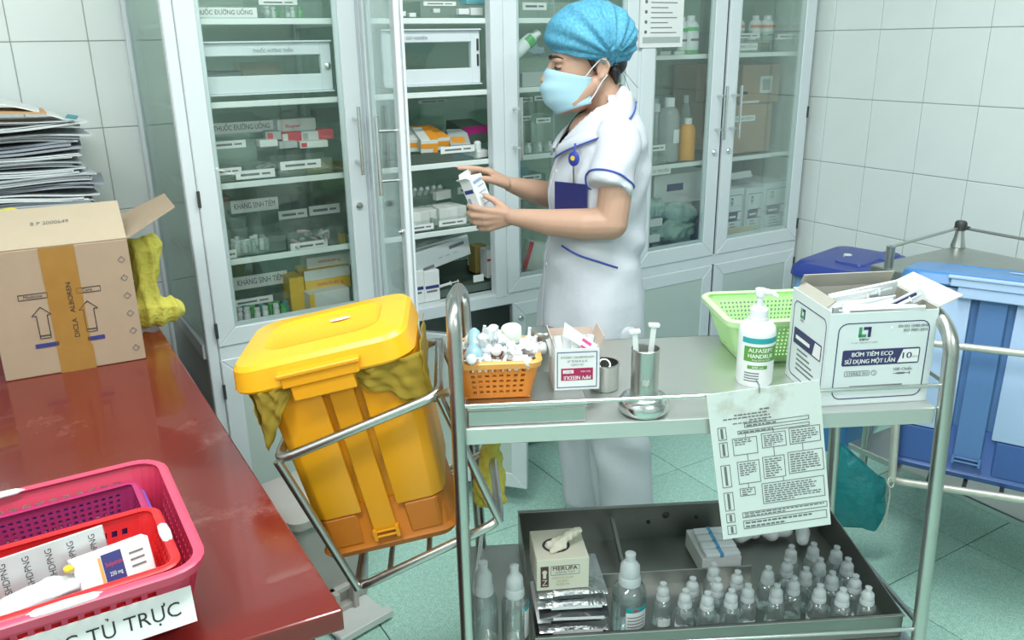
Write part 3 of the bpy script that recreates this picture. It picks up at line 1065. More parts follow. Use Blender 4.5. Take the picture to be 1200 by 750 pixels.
# the bin holder on the left
UL, UR, LL, LR = Vector((-0.298, 0.02, 0.771)), Vector((-0.030, 0.03, 0.872)), Vector((-0.185, 0.02, 0.516)), Vector((0.066, 0.03, 0.629))
dn = Vector((0, 0.27, 0))
bh_ = build('bin_holder', MB().tube(fillet([UL, UR, UR + dn, UL + dn], 0.03, 5, True), 0.0085, 10, True), M_steel, tr, smooth=50)
build('holder_ring', MB().tube(fillet([LL, LR, LR + dn, LL + dn], 0.03, 5, True), 0.0085, 10, True), M_steel, bh_, smooth=50)
for a, b in ((UL, LL), (UR, LR), (UL + dn, LL + dn), (UR + dn, LR + dn)):
    build('holder_post', MB().tube([a, b], 0.0075, 10), M_steel, bh_, smooth=50)
for f in (0.22, 0.5, 0.76):
    a = LL.lerp(LR, f) - Vector((0, 0, 0.006))
    build('holder_bar', MB().tube([a, a + dn], 0.005, 8), M_steel_d, bh_, smooth=50)
build('holder_hook', MB().tube([(-0.030, 0.03, 0.872), (-0.012, 0.01, 0.885), (0.0, 0.0, 0.885)], 0.007, 8), M_steel, bh_, smooth=50)

# ------------------------------------------------------------------ pedal bins in holders
M_yel = P('yellow_bin_plastic', (0.86, 0.37, 0.010), 0.36, var=0.03, scale=6)
M_yel2 = P('yellow_bin_strip', (0.78, 0.33, 0.008), 0.4)
M_ora = P('orange_bin_base', (0.56, 0.17, 0.012), 0.42)


def make_bin(label, loc, rot, wb, wt, db, dt, H, mats, lid_over=0.02, lid_h=0.04, band=0.26, notch=True, lid_dx=0.0):
    m_body, m_strip, m_base, m_lid, m_latch = mats
    t = thing('pedal_bin', label, 'bin', loc, rot)

    def ring(z, g=0.0, front=0.0):
        f = z / H
        return rrect(wb + (wt - wb) * f - 2 * g, db + (dt - db) * f - 2 * g, 0.025, z, 4, 0, (db / 2))
    build('bin_base', MB().loft([ring(0.0, 0.0), ring(0.012, -0.006), ring(0.02, 0.0), ring(H * band, 0.006)]), m_base, t, smooth=40)
    build('bin_body', MB().loft([ring(H * band - 0.004, 0.012), ring(H * 0.99, 0.010)]), m_strip, t, smooth=40)
    # raised front panels and side panels, leaving the groove for the strip
    cw = wb * 0.13

    def front(z):
        f = z / H
        return -(dt - db) / 2 * f

    def hw(z):
        return (wb + (wt - wb) * z / H) / 2
    for sgn in (-1, 1):
        za, zb = H * (band - 0.035), H * 0.985
        rings = []
        for z in (za, zb):
            xi, xo = cw * (1.0 + 0.1 * z / H), hw(z)
            y = front(z)
            rings.append([(sgn * xi, y - 0.004, z), (sgn * (xo - 0.024), y - 0.004, z), (sgn * (xo - 0.006), y + 0.008, z), (sgn * xo, y + 0.03, z), (sgn * (xo + 0.0), y + db * 0.93, z), (sgn * (xo - 0.05), y + db * 1.0, z), (sgn * xi, y + 0.012, z)])
        build('body_panel', MB().loft(rings), m_body, t, bevel=0.003, bseg=2, smooth=40)
    # base shoulders either side of the pedal slot
    for sgn in (-1, 1):
        build('base_block', MB().loft([[(sgn * (cw + 0.012), front(z) - 0.002, z), (sgn * (hw(z) - 0.02), front(z) - 0.002, z), (sgn * (hw(z) - 0.004), front(z) + 0.02, z), (sgn * (cw + 0.012), front(z) + 0.02, z)] for z in (0.02, H * (band - 0.04))]), m_base, t, bevel=0.003)
    zs, ze = H * 0.10, H * 0.95
    build('lift_strip', MB().loft([[(-cw * 0.68, front(z) - 0.006, z), (cw * 0.68, front(z) - 0.006, z), (cw * 0.68, front(z) + 0.006, z), (-cw * 0.68, front(z) + 0.006, z)] for z in (zs, ze)]), m_strip, t, bevel=0.0015)
    cl = MB()
    for x in (-cw * 0.72, cw * 0.60):
        cl.box(x, front(zs) - 0.013, zs - 0.010, x + 0.006, front(zs) + 0.004, zs + 0.010)
    cl.tube([(-cw * 0.7, front(zs) - 0.010, zs - 0.004), (cw * 0.68, front(zs) - 0.010, zs - 0.004)], 0.0025, 6)
    cl.tube([(-cw * 0.7, front(zs) - 0.010, zs + 0.006), (cw * 0.68, front(zs) - 0.010, zs + 0.006)], 0.0022, 6)
    build('strip_clip', cl, m_strip, t)
    # lid: a skirt, a rounded shoulder and a low crown
    W, D = wt + 2 * lid_over, dt + 2 * lid_over
    cy = db / 2
    z0 = H - 0.004
    L = [rrect(W, D, 0.05, z0, 5, lid_dx, cy), rrect(W + 0.004, D + 0.004, 0.05, z0 + 0.004, 5, lid_dx, cy), rrect(W - 0.008, D - 0.008, 0.045, z0 + lid_h * 0.84, 5, lid_dx, cy),
         rrect(W - 0.020, D - 0.020, 0.042, z0 + lid_h, 5, lid_dx, cy), rrect(W * 0.66, D * 0.60, 0.04, z0 + lid_h + 0.005, 5, lid_dx, cy), rrect(W * 0.62, D * 0.55, 0.04, z0 + lid_h + 0.001, 5, lid_dx, cy)]
    lid = build('lid', MB().loft(L), m_lid, t, smooth=28)
    yl = cy - D / 2
    lw = wt * 0.24
    lt = MB().box(lid_dx - lw, yl - 0.016, z0 + 0.002, lid_dx + lw, yl + 0.004, z0 + 0.026).box(lid_dx - lw * 0.82, yl - 0.012, z0 - 0.024, lid_dx + lw * 0.82, yl + 0.012, z0 + 0.002)
    lt.box(lid_dx - lw * 1.08, yl - 0.020, z0 + 0.020, lid_dx + lw * 1.08, yl + 0.002, z0 + 0.028)
    build('latch', lt, m_latch, t, bevel=0.002)
    build('sticker', MB().lathe([(0.0005, 0), (0.012, 0), (0.012, 0.0006), (0.0005, 0.0006)], 14, TM((lid_dx + W * 0.08, cy + D * 0.08, z0 + lid_h + 0.004), (0, 0, 0), (1.5, 0.6, 1))), M_paper, lid)
    return t


A12 = math.radians(11.6)
bx, bz = -0.126, 0.568
yb = make_bin('yellow and orange pedal bin leaning in the trolley side holder', tw(bx, 0.065, bz), (0, -A12, TRZ), 0.232, 0.262, 0.19, 0.215, 0.355, (M_yel, M_yel2, M_ora, P('yellow_bin_lid', (0.92, 0.45, 0.010), 0.32), M_yel), band=0.27, lid_dx=-0.018, lid_h=0.044)
# bag liner poking out under the lid
M_liner = P('olive_yellow_film', (0.42, 0.30, 0.05), 0.3, trans=0.3)
M_liner.node_tree.nodes['Principled BSDF'].inputs['IOR'].default_value = 1.08


def crumple(nx, nz, fn, amp, seed):
    rnd = random.Random(seed)
    mb = MB()
    ph = [rnd.uniform(0, 6) for _ in range(6)]
    vs = []
    for j in range(nz + 1):
        for i in range(nx + 1):
            a, b = i / nx, j / nz
            x, y, z = fn(a, b)
            q = math.sin(a * 14 + ph[0] + 2 * b) + 0.7 * math.sin(a * 23 - b * 9 + ph[1]) + 0.5 * math.sin(b * 21 + a * 6 + ph[2])
            vs.append((x + q * amp * 0.3, y + q * amp, z + 0.4 * amp * math.sin(a * 17 + ph[3])))
    fs = [(j * (nx + 1) + i, j * (nx + 1) + i + 1, (j + 1) * (nx + 1) + i + 1, (j + 1) * (nx + 1) + i) for j in range(nz) for i in range(nx)]
    return mb.add(vs, fs)


ln = MB()
m1 = crumple(14, 10, lambda a, b: (-0.138 + 0.055 * a - 0.006 * b + 0.02 * a * b, -0.022 - 0.004 * b - 0.01 * math.sin(PI * a), 0.352 - b * 0.105 * (1.05 - a)), 0.004, 1)
m2 = crumple(18, 10, lambda a, b: (0.02 + 0.125 * a, -0.025 + 0.08 * max(0, a - 0.8) - 0.004 * b, 0.352 - b * (0.02 + 0.075 * a)), 0.004, 2)
m3 = crumple(14, 10, lambda a, b: (0.142 - 0.004 * b, -0.02 + 0.2 * a, 0.352 - b * 0.075 * (1.0 - 0.4 * a)), 0.004, 3)
m4 = crumple(14, 10, lambda a, b: (-0.146 + 0.004 * b, -0.022 + 0.2 * a, 0.352 - b * 0.08 * (1.0 - 0.4 * a)), 0.004, 3)
for q in (m1, m2, m3, m4):
    ln.add(q.v, q.f)
ol = sheet('bin_liner', ln, M_liner, None, 0.0012, tw(bx, 0.065, bz), (0, -A12, TRZ), smooth=60)
tag(ol, 'crumpled olive yellow bag liner hanging out under the yellow bin lid', 'bag')
me = blob(MB().cap((0, 0, 0), (0.02, 0.02, 0.09), 0.038, 0.022), 12, 0.008, 60)
o = link('waste_bag', me, M_ybag, None, tw(0.055, 0.25, 0.56))
tag(o, 'small yellow waste bag hanging behind the left front trolley leg', 'bag')

# ------------------------------------------------------------------ white pedal bin on the floor
wbm = P('old_white_plastic', (0.46, 0.44, 0.41), 0.5, var=0.08, scale=10)
wb = thing('pedal_bin', 'off-white pedal bin on the floor under the yellow bin', 'bin', (0.535, 1.925, 0), math.radians(13))
build('bin_body', MB().loft([rrect(0.19, 0.19, 0.03, 0.0), rrect(0.20, 0.20, 0.03, 0.02), rrect(0.23, 0.23, 0.03, 0.30)]), wbm, wb, smooth=40)
build('lid', MB().loft([rrect(0.245, 0.245, 0.035, 0.298), rrect(0.245, 0.245, 0.035, 0.318), rrect(0.21, 0.21, 0.03, 0.330)]), wbm, wb, smooth=40)
pd = build('pedal', MB().box(-0.075, -0.20, 0.010, 0.075, -0.10, 0.018).box(-0.08, -0.222, 0.008, 0.08, -0.195, 0.030), P('white_plastic_worn', (0.66, 0.68, 0.66), 0.5, var=0.05), wb, bevel=0.003)
build('hinge_bracket', MB().box(-0.035, -0.135, 0.018, -0.020, -0.095, 0.085).box(0.020, -0.135, 0.018, 0.035, -0.095, 0.085).box(-0.035, -0.118, 0.070, 0.035, -0.095, 0.085).box(-0.035, -0.125, 0.018, 0.035, -0.095, 0.034), wbm, pd, bevel=0.002)


# ================================================================== things on the top shelf
def on_trolley(name, label, cat, s, t, z, rz=0.0, group=None, rx=0, ry=0):
    return thing(name, label, cat, tw(s, t, z), (rx, ry, TRZ + rz), group)


sb = on_trolley('instrument_box', 'flat stainless steel instrument box under the orange basket and the needle box', 'box', 0.0, 0.0, TZ)
build('tray', MB().box(0.016, 0.012, 0.0, 0.212, 0.150, 0.028), M_steel, sb, bevel=0.002)
build('lid', MB().box(0.014, 0.010, 0.028, 0.214, 0.152, 0.036), M_steel_d, sb, bevel=0.002)
BZ = TZ + 0.036
M_orange = P('orange_plastic', (0.80, 0.25, 0.025), 0.35)
M_orange2 = P('light_orange_plastic', (0.88, 0.38, 0.09), 0.35)
ob = make_basket('small orange basket heaped with translucent caps, on the trolley', 'basket', tw(0.068, 0.086, BZ), TRZ, 0.136, 0.118, 0.108, 0.088, 0.066, M_orange, M_orange2, 8, 5, 7, 0.006, 0.55, mv=0.10)
M_clearpl = P('milky_plastic', (0.84, 0.88, 0.90), 0.35, trans=0.12)
M_clearpl.node_tree.nodes['Principled BSDF'].inputs['IOR'].default_value = 1.2
M_bluepl = P('pale_blue_plastic', (0.42, 0.68, 0.78), 0.3, trans=0.3)
capm = MB().lathe([(0.0035, 0), (0.0035, 0.016), (0.0075, 0.018), (0.0085, 0.036), (0.0065, 0.038), (0.0005, 0.039)], 10).box(-0.012, -0.0008, 0.022, 0.012, 0.0008, 0.034).mesh('tube_connector', smooth=40)
rnd = random.Random(11)
GC = 'translucent caps in the orange basket'
spots = []
for k in range(46):
    for _ in range(30):
        s, t = rnd.uniform(0.018, 0.118), rnd.uniform(0.042, 0.128)
        if all(math.hypot(s - a, t - b) > 0.0105 for a, b in spots):
            break
    spots.append((s, t))
    z = BZ + 0.048 + 0.020 * (1 - ((s - 0.068) / 0.07) ** 2) * (1 - ((t - 0.086) / 0.06) ** 2) + rnd.uniform(-0.006, 0.008)
    rot = (rnd.uniform(-1.5, 1.5), rnd.uniform(-1.3, 1.3), rnd.uniform(0, 6))
    o = link('tube_connector', capm, M_clearpl, None, tw(s, t, z), rot)
    tag(o, 'milky plastic tube connector in the heap in the orange basket', 'connector', GC)
o = build('bulb_dropper', MB().lathe([(0.001, -0.018), (0.012, -0.013), (0.0165, 0.0), (0.012, 0.011), (0.009, 0.018), (0.011, 0.03), (0.010, 0.045), (0.004, 0.052)], 14), M_bluepl, None, tw(0.030, 0.052, BZ + 0.074), (-0.9, 0.1, TRZ), smooth=50)
tag(o, 'pale blue plastic bulb at the left front of the orange basket', 'bulb')
o = build('bottle_lid', MB().lathe([(0.0165, 0), (0.0175, 0.003), (0.0175, 0.022), (0.016, 0.024), (0.0005, 0.024)], 24), P('cream_plastic', (0.74, 0.76, 0.68), 0.45), None, tw(0.098, 0.115, BZ + 0.077), (0.12, -0.15, 0), smooth=40)
tag(o, 'round cream lid sitting on top of the caps in the orange basket', 'lid')
for k, (s, t, l) in enumerate(((0.040, 0.11, 0.075), (0.122, 0.105, 0.07), (0.132, 0.09, 0.062))):
    o = build('plastic_tube', MB().lathe([(0.0058, 0), (0.0058, l * 0.75), (0.003, l * 0.8), (0.003, l)], 10), M_clearpl, None, tw(s, t, BZ + 0.032), (0.1, 0.12 * (1 - k), 0.4 * k), smooth=40)
    tag(o, ['clear plastic tube standing at the back left of the orange basket', 'clear plastic tube standing at the back right of the orange basket', 'short clear plastic tube at the right rim of the orange basket'][k], 'tube')

# needle box, standing upside down
nb = on_trolley('needle_box', 'open white needle carton with a maroon panel printed upside down, on the trolley', 'box', 0.164, 0.062, BZ, 0.01)
w, d, h = 0.078, 0.072, 0.074
mb = MB().box(0, 0, 0, w, 0.0015, h).box(0, d - 0.0015, 0, w, d, h * 0.99).box(0, 0, 0, 0.0015, d, h).box(w - 0.0015, 0, 0, w, d, h).box(0, 0, 0, w, d, 0.0015)
build('carton', mb, M_wbox, nb)
build('flap', MB().box(0, 0, 0, w, 0.0015, 0.013), P('kraft_inside', (0.55, 0.42, 0.36), 0.8), nb, (0, d, h), (-0.3, 0, 0))
build('flap', MB().box(0, 0, 0, 0.0015, d, 0.020), P('kraft_inside', (0.55, 0.42, 0.36), 0.8), nb, (0, 0, h), (0, -0.2, 0))
build('flap', MB().box(-0.0015, 0, 0, 0, d, 0.022), P('kraft_inside', (0.55, 0.42, 0.36), 0.8), nb, (w, 0, h), (0, 0.35, 0))
fb = MB()
for (x0, z0, x1, z1) in ((0.005, 0.005, 0.073, 0.0062), (0.005, 0.068, 0.073, 0.0692), (0.005, 0.005, 0.0062, 0.069), (0.0718, 0.005, 0.073, 0.069)):
    fb.box(x0, -0.0006, z0, x1, 0, z1)
build('printed_border', fb, M_blue, nb)
M_maroon = P('maroon_print', (0.40, 0.012, 0.09), 0.5)
build('printed_panel', MB().box(0.012, -0.0008, 0.018, 0.066, 0, 0.040), M_maroon, nb, bevel=0.0003)
build('printed_panel', MB().box(0.015, -0.0012, 0.031, 0.033, -0.0007, 0.037), M_paper, nb)
UPS = (PI / 2, PI, 0)
lettering('MPV NEEDLE', 0.0068, M_paper, nb, (0.039, -0.0014, 0.0235), (PI / 2, PI, 0), width=0.046, bold=0.0004)
lettering('23G x 1"', 0.0042, M_maroon, nb, (0.024, -0.0014, 0.034), UPS, width=0.014)
lettering('Kim tiêm', 0.0035, M_paper, nb, (0.053, -0.0014, 0.034), UPS, width=0.016)
lettering('HYPODERMIC NEEDLE', 0.0036, M_inkgrey, nb, (0.039, -0.001, 0.060), UPS, width=0.056)
lettering('STERILE', 0.0034, M_inkgrey, nb, (0.039, -0.001, 0.053), UPS, width=0.034)
lettering('100 CHIẾC', 0.0034, M_inkgrey, nb, (0.039, -0.001, 0.0465), UPS, width=0.022)
for k in range(6):
    o = build('needle_packet', MB().box(-0.006, -0.001, 0, 0.006, 0.001, 0.058), [M_clearpl, M_wbox][k % 2], None, tw(0.176 + 0.009 * k, 0.088 + 0.006 * (k % 3), BZ + 0.026), (-0.35 + 0.1 * (k % 3), -0.28 + 0.1 * k, TRZ))
    tag(o, ORD[k] + ' needle packet from the left in the maroon panelled carton', 'packet', 'needle packets in the open carton')
o = build('needle_leaflet', MB().loft([[(0, 0, 0), (0.062, 0, -0.046), (0.055, 0, -0.060), (-0.004, 0, -0.022)], [(0, 0.0012, 0), (0.062, 0.0012, -0.046), (0.055, 0.0012, -0.060), (-0.004, 0.0012, -0.022)]]), M_paper, None, tw(0.186, 0.092, BZ + 0.112), (-0.2, 0, TRZ))
tag(o, 'white leaflet with pink marks slanting out of the needle carton', 'leaflet')
build('printed_mark', MB().box(0, -0.0005, 0, 0.018, 0, 0.005).box(0.004, -0.0005, -0.010, 0.020, 0, -0.006), P('pink_print', (0.75, 0.08, 0.30), 0.5), o, (0.028, 0, -0.032), (0, 0.63, 0))

# steel cup, canister, forceps jar
cup = on_trolley('steel_cup', 'low round stainless steel cup with a lid, right behind the needle carton', 'cup', 0.266, 0.150, TZ)
build('cup_body', MB().lathe([(0.024, 0), (0.026, 0.003), (0.026, 0.046), (0.0275, 0.048), (0.0275, 0.050), (0.0245, 0.050), (0.024, 0.008), (0.0005, 0.006)], 28), M_steel, cup, smooth=40)
build('forceps_ring', MB().tube([(0.01 * math.cos(a), 0.010 * math.sin(a), 0.045 + 0.006 * math.sin(a)) for a in np.linspace(0, 2 * PI, 14)[:-1]], 0.002, 6, True), M_steel_d, cup, smooth=40)
cn = on_trolley('steel_canister', 'tall stainless steel canister behind the orange basket', 'canister', 0.162, 0.215, TZ)
build('canister_body', MB().lathe([(0.022, 0), (0.024, 0.003), (0.024, 0.084), (0.0005, 0.084)], 28), M_steel_d, cn, smooth=40)
build('lid', MB().lathe([(0.0255, 0.076), (0.0255, 0.088), (0.022, 0.094), (0.0005, 0.096)], 28), M_steel, cn, smooth=40)
fj = on_trolley('forceps_jar', 'stainless steel forceps jar on a domed round foot, at the middle of the trolley front', 'jar', 0.314, 0.042, TZ)
build('foot', MB().lathe([(0.034, 0.0), (0.0405, 0.004), (0.0435, 0.013), (0.0425, 0.022), (0.037, 0.030), (0.029, 0.034), (0.0245, 0.033), (0.0005, 0.033)], 32), M_rail, fj, smooth=50)
build('jar_body', MB().lathe([(0.0225, 0.030), (0.0232, 0.034), (0.0232, 0.112), (0.0240, 0.114), (0.0225, 0.115), (0.0215, 0.112), (0.0215, 0.038), (0.0005, 0.037)], 28), M_steel, fj, smooth=40)
for k, (dx, dy, l, ry) in enumerate(((-0.010, -0.003, 0.112, -0.14), (0.004, 0.002, 0.120, 0.10))):
    o = build('plastic_stick', MB().box(-0.0045, -0.002, 0, 0.0045, 0.002, l - 0.006).box(-0.009, -0.005, l - 0.006, 0.009, 0.005, l), M_white, None, tw(0.314 + dx, 0.042 + dy, TZ + 0.038), (0.03, ry * 0.7, TRZ), bevel=0.001)
    tag(o, ['left leaning white plastic stick in the forceps jar', 'right hand white plastic stick in the forceps jar, standing upright'][k], 'stick')

# hand rub bottle
hr = on_trolley('hand_rub_bottle', 'white hand rub pump bottle with a green label, beside the syringe carton', 'bottle', 0.543, 0.150, TZ)
M_wb = P('white_bottle_plastic', (0.80, 0.84, 0.84), 0.32)
build('bottle_body', MB().lathe([(0.030, 0), (0.0325, 0.004), (0.0325, 0.098), (0.031, 0.108), (0.025, 0.116), (0.0175, 0.120), (0.0175, 0.125)], 32), M_wb, hr, smooth=50)
build('collar', MB().lathe([(0.0165, 0.122), (0.0165, 0.140), (0.014, 0.142), (0.011, 0.146), (0.0005, 0.146)], 24), M_wb, hr, smooth=40)
build('pump_head', MB().lathe([(0.006, 0.144), (0.006, 0.166), (0.0005, 0.166)], 16).tube([(0.006, 0.0, 0.172), (-0.002, 0, 0.173), (0.018, -0.010, 0.172), (0.026, -0.014, 0.165)], [0.0055, 0.0065, 0.0050, 0.0035], 10).lathe([(0.0095, 0.164), (0.0105, 0.169), (0.0095, 0.177), (0.0005, 0.178)], 18), M_wb, hr, smooth=50)


def curved_label(par, name, r, a0, a1, z0, z1, mat, n=14):
    mb = MB()
    vs = []
    for i in range(n + 1):
        a = a0 + (a1 - a0) * i / n
        for (rr, z) in ((r, z0), (r, z1), (r + 0.0005, z1), (r + 0.0005, z0)):
            vs.append((rr * math.cos(a), rr * math.sin(a), z))
    fs = []
    for i in range(n):
        o, q = i * 4, i * 4 + 4
        for k in range(4):
            fs.append((o + k, o + (k + 1) % 4, q + (k + 1) % 4, q + k))
    fs += [(0, 1, 2, 3), (n * 4 + 3, n * 4 + 2, n * 4 + 1, n * 4)]
    return build(name, mb.add(vs, fs), mat, par, smooth=30)


def curved_text(par, body, height, width, r, ang, z, mat, bold=0.0):
    o = lettering(body, height, mat, par, (0, 0, 0), (0, 0, 0), width=width, bold=bold)
    me = o.data.copy()
    me.transform(Matrix.Identity(4))
    for v in me.vertices:
        a = ang + v.co.x / r
        v.co = Vector((r * math.cos(a), r * math.sin(a), z + v.co.y))
    o.data = me
    return o


CA = -PI / 2 - 0.02
M_tealp = P('teal_print', (0.02, 0.34, 0.36), 0.5)
M_greenp = P('leaf_green_print', (0.10, 0.30, 0.045), 0.5)
curved_label(hr, 'printed_band', 0.0326, CA - 1.15, CA + 1.05, 0.084, 0.094, M_tealp)
curved_label(hr, 'printed_panel', 0.0326, CA - 1.0, CA + 1.0, 0.050, 0.078, M_greenp)
curved_label(hr, 'printed_panel', 0.0326, CA - 0.75, CA + 0.35, 0.036, 0.0425, M_greenp)
curved_text(hr, 'ALFASEPT', 0.0078, 0.046, 0.0332, CA - 0.05, 0.071, M_paper, 0.0004)
curved_text(hr, 'HANDRUB', 0.0078, 0.046, 0.0332, CA - 0.05, 0.0605, M_paper, 0.0004)
curved_text(hr, 'Dung dịch sát khuẩn', 0.0032, 0.034, 0.0332, CA, 0.0535, M_paper)
curved_text(hr, '500 ml', 0.0045, 0.020, 0.0332, CA - 0.2, 0.039, M_paper)
for k in range(4):
    curved_label(hr, 'printed_line', 0.0326, CA - 0.9, CA - 0.1, 0.012 + 0.005 * k, 0.0138 + 0.005 * k, M_inkgrey)

# light green basket
M_lime = P('lime_plastic', (0.50, 0.80, 0.36), 0.4)
gb = make_basket('light green plastic basket at the back of the trolley top', 'basket', tw(0.632, 0.303, TZ), TRZ, 0.235, 0.185, 0.165, 0.13, 0.092, M_lime, P('pale_lime_plastic', (0.58, 0.86, 0.45), 0.4), 20, 8, 14, 0.007, 0.5)

# syringe carton
M_sy = P('syringe_carton_white', (0.70, 0.76, 0.77), 0.6)
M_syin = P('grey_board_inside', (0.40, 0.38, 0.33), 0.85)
M_cream = P('cream_board', (0.70, 0.66, 0.54), 0.8)
M_pr = P('dark_violet_print', (0.040, 0.038, 0.13), 0.5)
sx = on_trolley('syringe_carton', 'open white carton of single use syringes with dark blue print, on the trolley right', 'carton', 0.617, 0.028, TZ, 0.03)
w, d, h = 0.188, 0.148, 0.170
build('carton', MB().box(0, 0, 0, w, 0.002, h - 0.004).box(0, d - 0.002, 0, w, d, h).box(0, 0.002, 0, 0.002, d - 0.002, h).box(w - 0.002, 0.002, 0, w, d - 0.002, h).box(0, 0, 0, w, d, 0.002), M_sy, sx)
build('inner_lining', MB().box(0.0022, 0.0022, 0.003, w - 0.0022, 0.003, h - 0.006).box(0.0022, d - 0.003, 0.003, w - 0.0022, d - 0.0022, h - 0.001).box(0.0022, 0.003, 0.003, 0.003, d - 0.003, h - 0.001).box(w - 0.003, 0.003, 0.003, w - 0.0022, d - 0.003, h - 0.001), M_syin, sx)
build('flap', MB().box(0, 0, 0, 0.042, d, 0.002), M_cream, sx, (w, 0, h), (0, -0.42, 0))
build('flap', MB().box(0, 0, 0, w * 0.9, 0.002, 0.03), M_syin, sx, (0.01, d - 0.003, h), (0.5, 0, 0))
build('flap', MB().box(0, 0, 0, 0.002, d * 0.8, 0.02), M_syin, sx, (0.001, 0.02, h), (0, 0.9, 0))


def outline(x0, z0, x1, z1, r, th, T=None, n=5):
    """rounded outline in the xz plane, thin relief towards -y"""
    o = rrect(x1 - x0, z1 - z0, r, 0, n, (x0 + x1) / 2, (z0 + z1) / 2)
    i = rrect(x1 - x0 - 2 * th, z1 - z0 - 2 * th, max(r - th, 0.0004), 0, n, (x0 + x1) / 2, (z0 + z1) / 2)
    m = MB()
    N = len(o)
    rings = [[(a[0], -0.0006, a[1]), (a[0], 0, a[1]), (b[0], 0, b[1]), (b[0], -0.0006, b[1])] for a, b in zip(o, i)]
    return m.loft(rings, False, T, close=True)


def solid(x0, z0, x1, z1, r=0.001, y=-0.0008, n=4):
    o = rrect(x1 - x0, z1 - z0, r, 0, n, (x0 + x1) / 2, (z0 + z1) / 2)
    return MB().loft([[(a[0], y, a[1]) for a in o], [(a[0], 0, a[1]) for a in o]])


def syringe_print(par, w, h, T=None, k=1.0, top=True, side=False, small=False):
    """the printed front of a syringe carton; everything is scaled from a 188 x 170 mm panel"""
    sxk, szk = w / 0.188, h / 0.170

    def pp(mb, mat, name='printed_panel'):
        mb.v = [(x * sxk, y, z * szk) for x, y, z in mb.v]
        o = build(name, mb, mat, par)
        if T is not None:
            o.matrix_local = T
        return o

    def tx(body, hh, x, z, mat, width, bold=0.0):
        o = lettering(body, hh * szk, mat, par, (0, 0, 0), FRONT, width=width * sxk, bold=bold * szk)
        M = Matrix.Translation((x * sxk, -0.0012, z * szk)) @ Euler(FRONT).to_matrix().to_4x4()
        o.matrix_local = (T @ M) if T is not None else M
        return o
    pp(outline(0.016, 0.012, 0.176, 0.152, 0.016, 0.0016), M_pr, 'printed_border')
    pp(solid(0.028, 0.074, 0.164, 0.103, 0.003), M_pr)
    pp(MB().loft([[(a, y, b) for a, b in ((0.126, 0.0765), (0.162, 0.0765), (0.162, 0.1005), (0.134, 0.1005))] for y in (-0.0011, -0.0006)]), M_paper)
    # emblem: a green and a dark blue hook
    pp(MB().box(0.052, -0.0008, 0.126, 0.057, 0, 0.144).box(0.052, -0.0008, 0.126, 0.065, 0, 0.131), M_green, 'emblem')
    pp(MB().box(0.060, -0.0008, 0.139, 0.073, 0, 0.144).box(0.068, -0.0008, 0.126, 0.073, 0, 0.144), M_pr, 'emblem')
    tx('MPV', 0.0040, 0.0625, 0.1215, M_ink, 0.016, 0.0003)
    if not small:
        tx('BƠM TIÊM ECO', 0.0078, 0.080, 0.0945, M_paper, 0.072, 0.0006)
        tx('SỬ DỤNG MỘT LẦN', 0.0078, 0.077, 0.0815, M_paper, 0.088, 0.0006)
        tx('10', 0.0115, 0.142, 0.0885, M_pr, 0.016, 0.0006)
        tx('ml/cc', 0.0050, 0.156, 0.0865, M_inkgrey, 0.011)
        tx('Vì cuộc sống của con người', 0.0026, 0.063, 0.1165, M_inkgrey, 0.046)
        tx('EN ISO 13485:2016', 0.0050, 0.146, 0.1425, M_inkgrey, 0.052, 0.0002)
        tx('ISO 9001:2015', 0.0050, 0.151, 0.1350, M_inkgrey, 0.042, 0.0002)
        pp(outline(0.035, 0.0545, 0.079, 0.064, 0.0012, 0.0007), M_inkgrey, 'printed_border')
        tx('STERILE EO', 0.0056, 0.057, 0.0592, M_inkgrey, 0.038, 0.0002)
        pp(outline(0.082, 0.0542, 0.092, 0.0642, 0.0048, 0.0007), M_inkgrey, 'printed_border')
        tx('2', 0.005, 0.087, 0.0592, M_inkgrey, 0.003)
        tx('100 Chiếc', 0.0052, 0.138, 0.0640, M_inkgrey, 0.033, 0.0002)
        pp(MB().box(0.122, -0.0006, 0.0555, 0.150, 0, 0.0566).box(0.128, -0.0006, 0.0545, 0.142, 0, 0.0577).box(0.150, -0.0006, 0.0535, 0.1515, 0, 0.0587), M_inkgrey, 'printed_symbol')
        for q in range(2):
            pp(MB().box(0.046 + 0.004 * q, -0.0006, 0.034 - 0.006 * q, 0.140 - 0.004 * q, 0, 0.0362 - 0.006 * q), M_inkgrey, 'printed_line')
    else:
        for q in range(5):
            pp(MB().box(0.05, -0.0006, 0.028 + 0.009 * q, 0.15 - 0.012 * q, 0, 0.031 + 0.009 * q), M_inkgrey, 'printed_line')
        pp(MB().box(0.040, -0.0012, 0.084, 0.110, -0.0007, 0.0905), M_paper, 'printed_line')


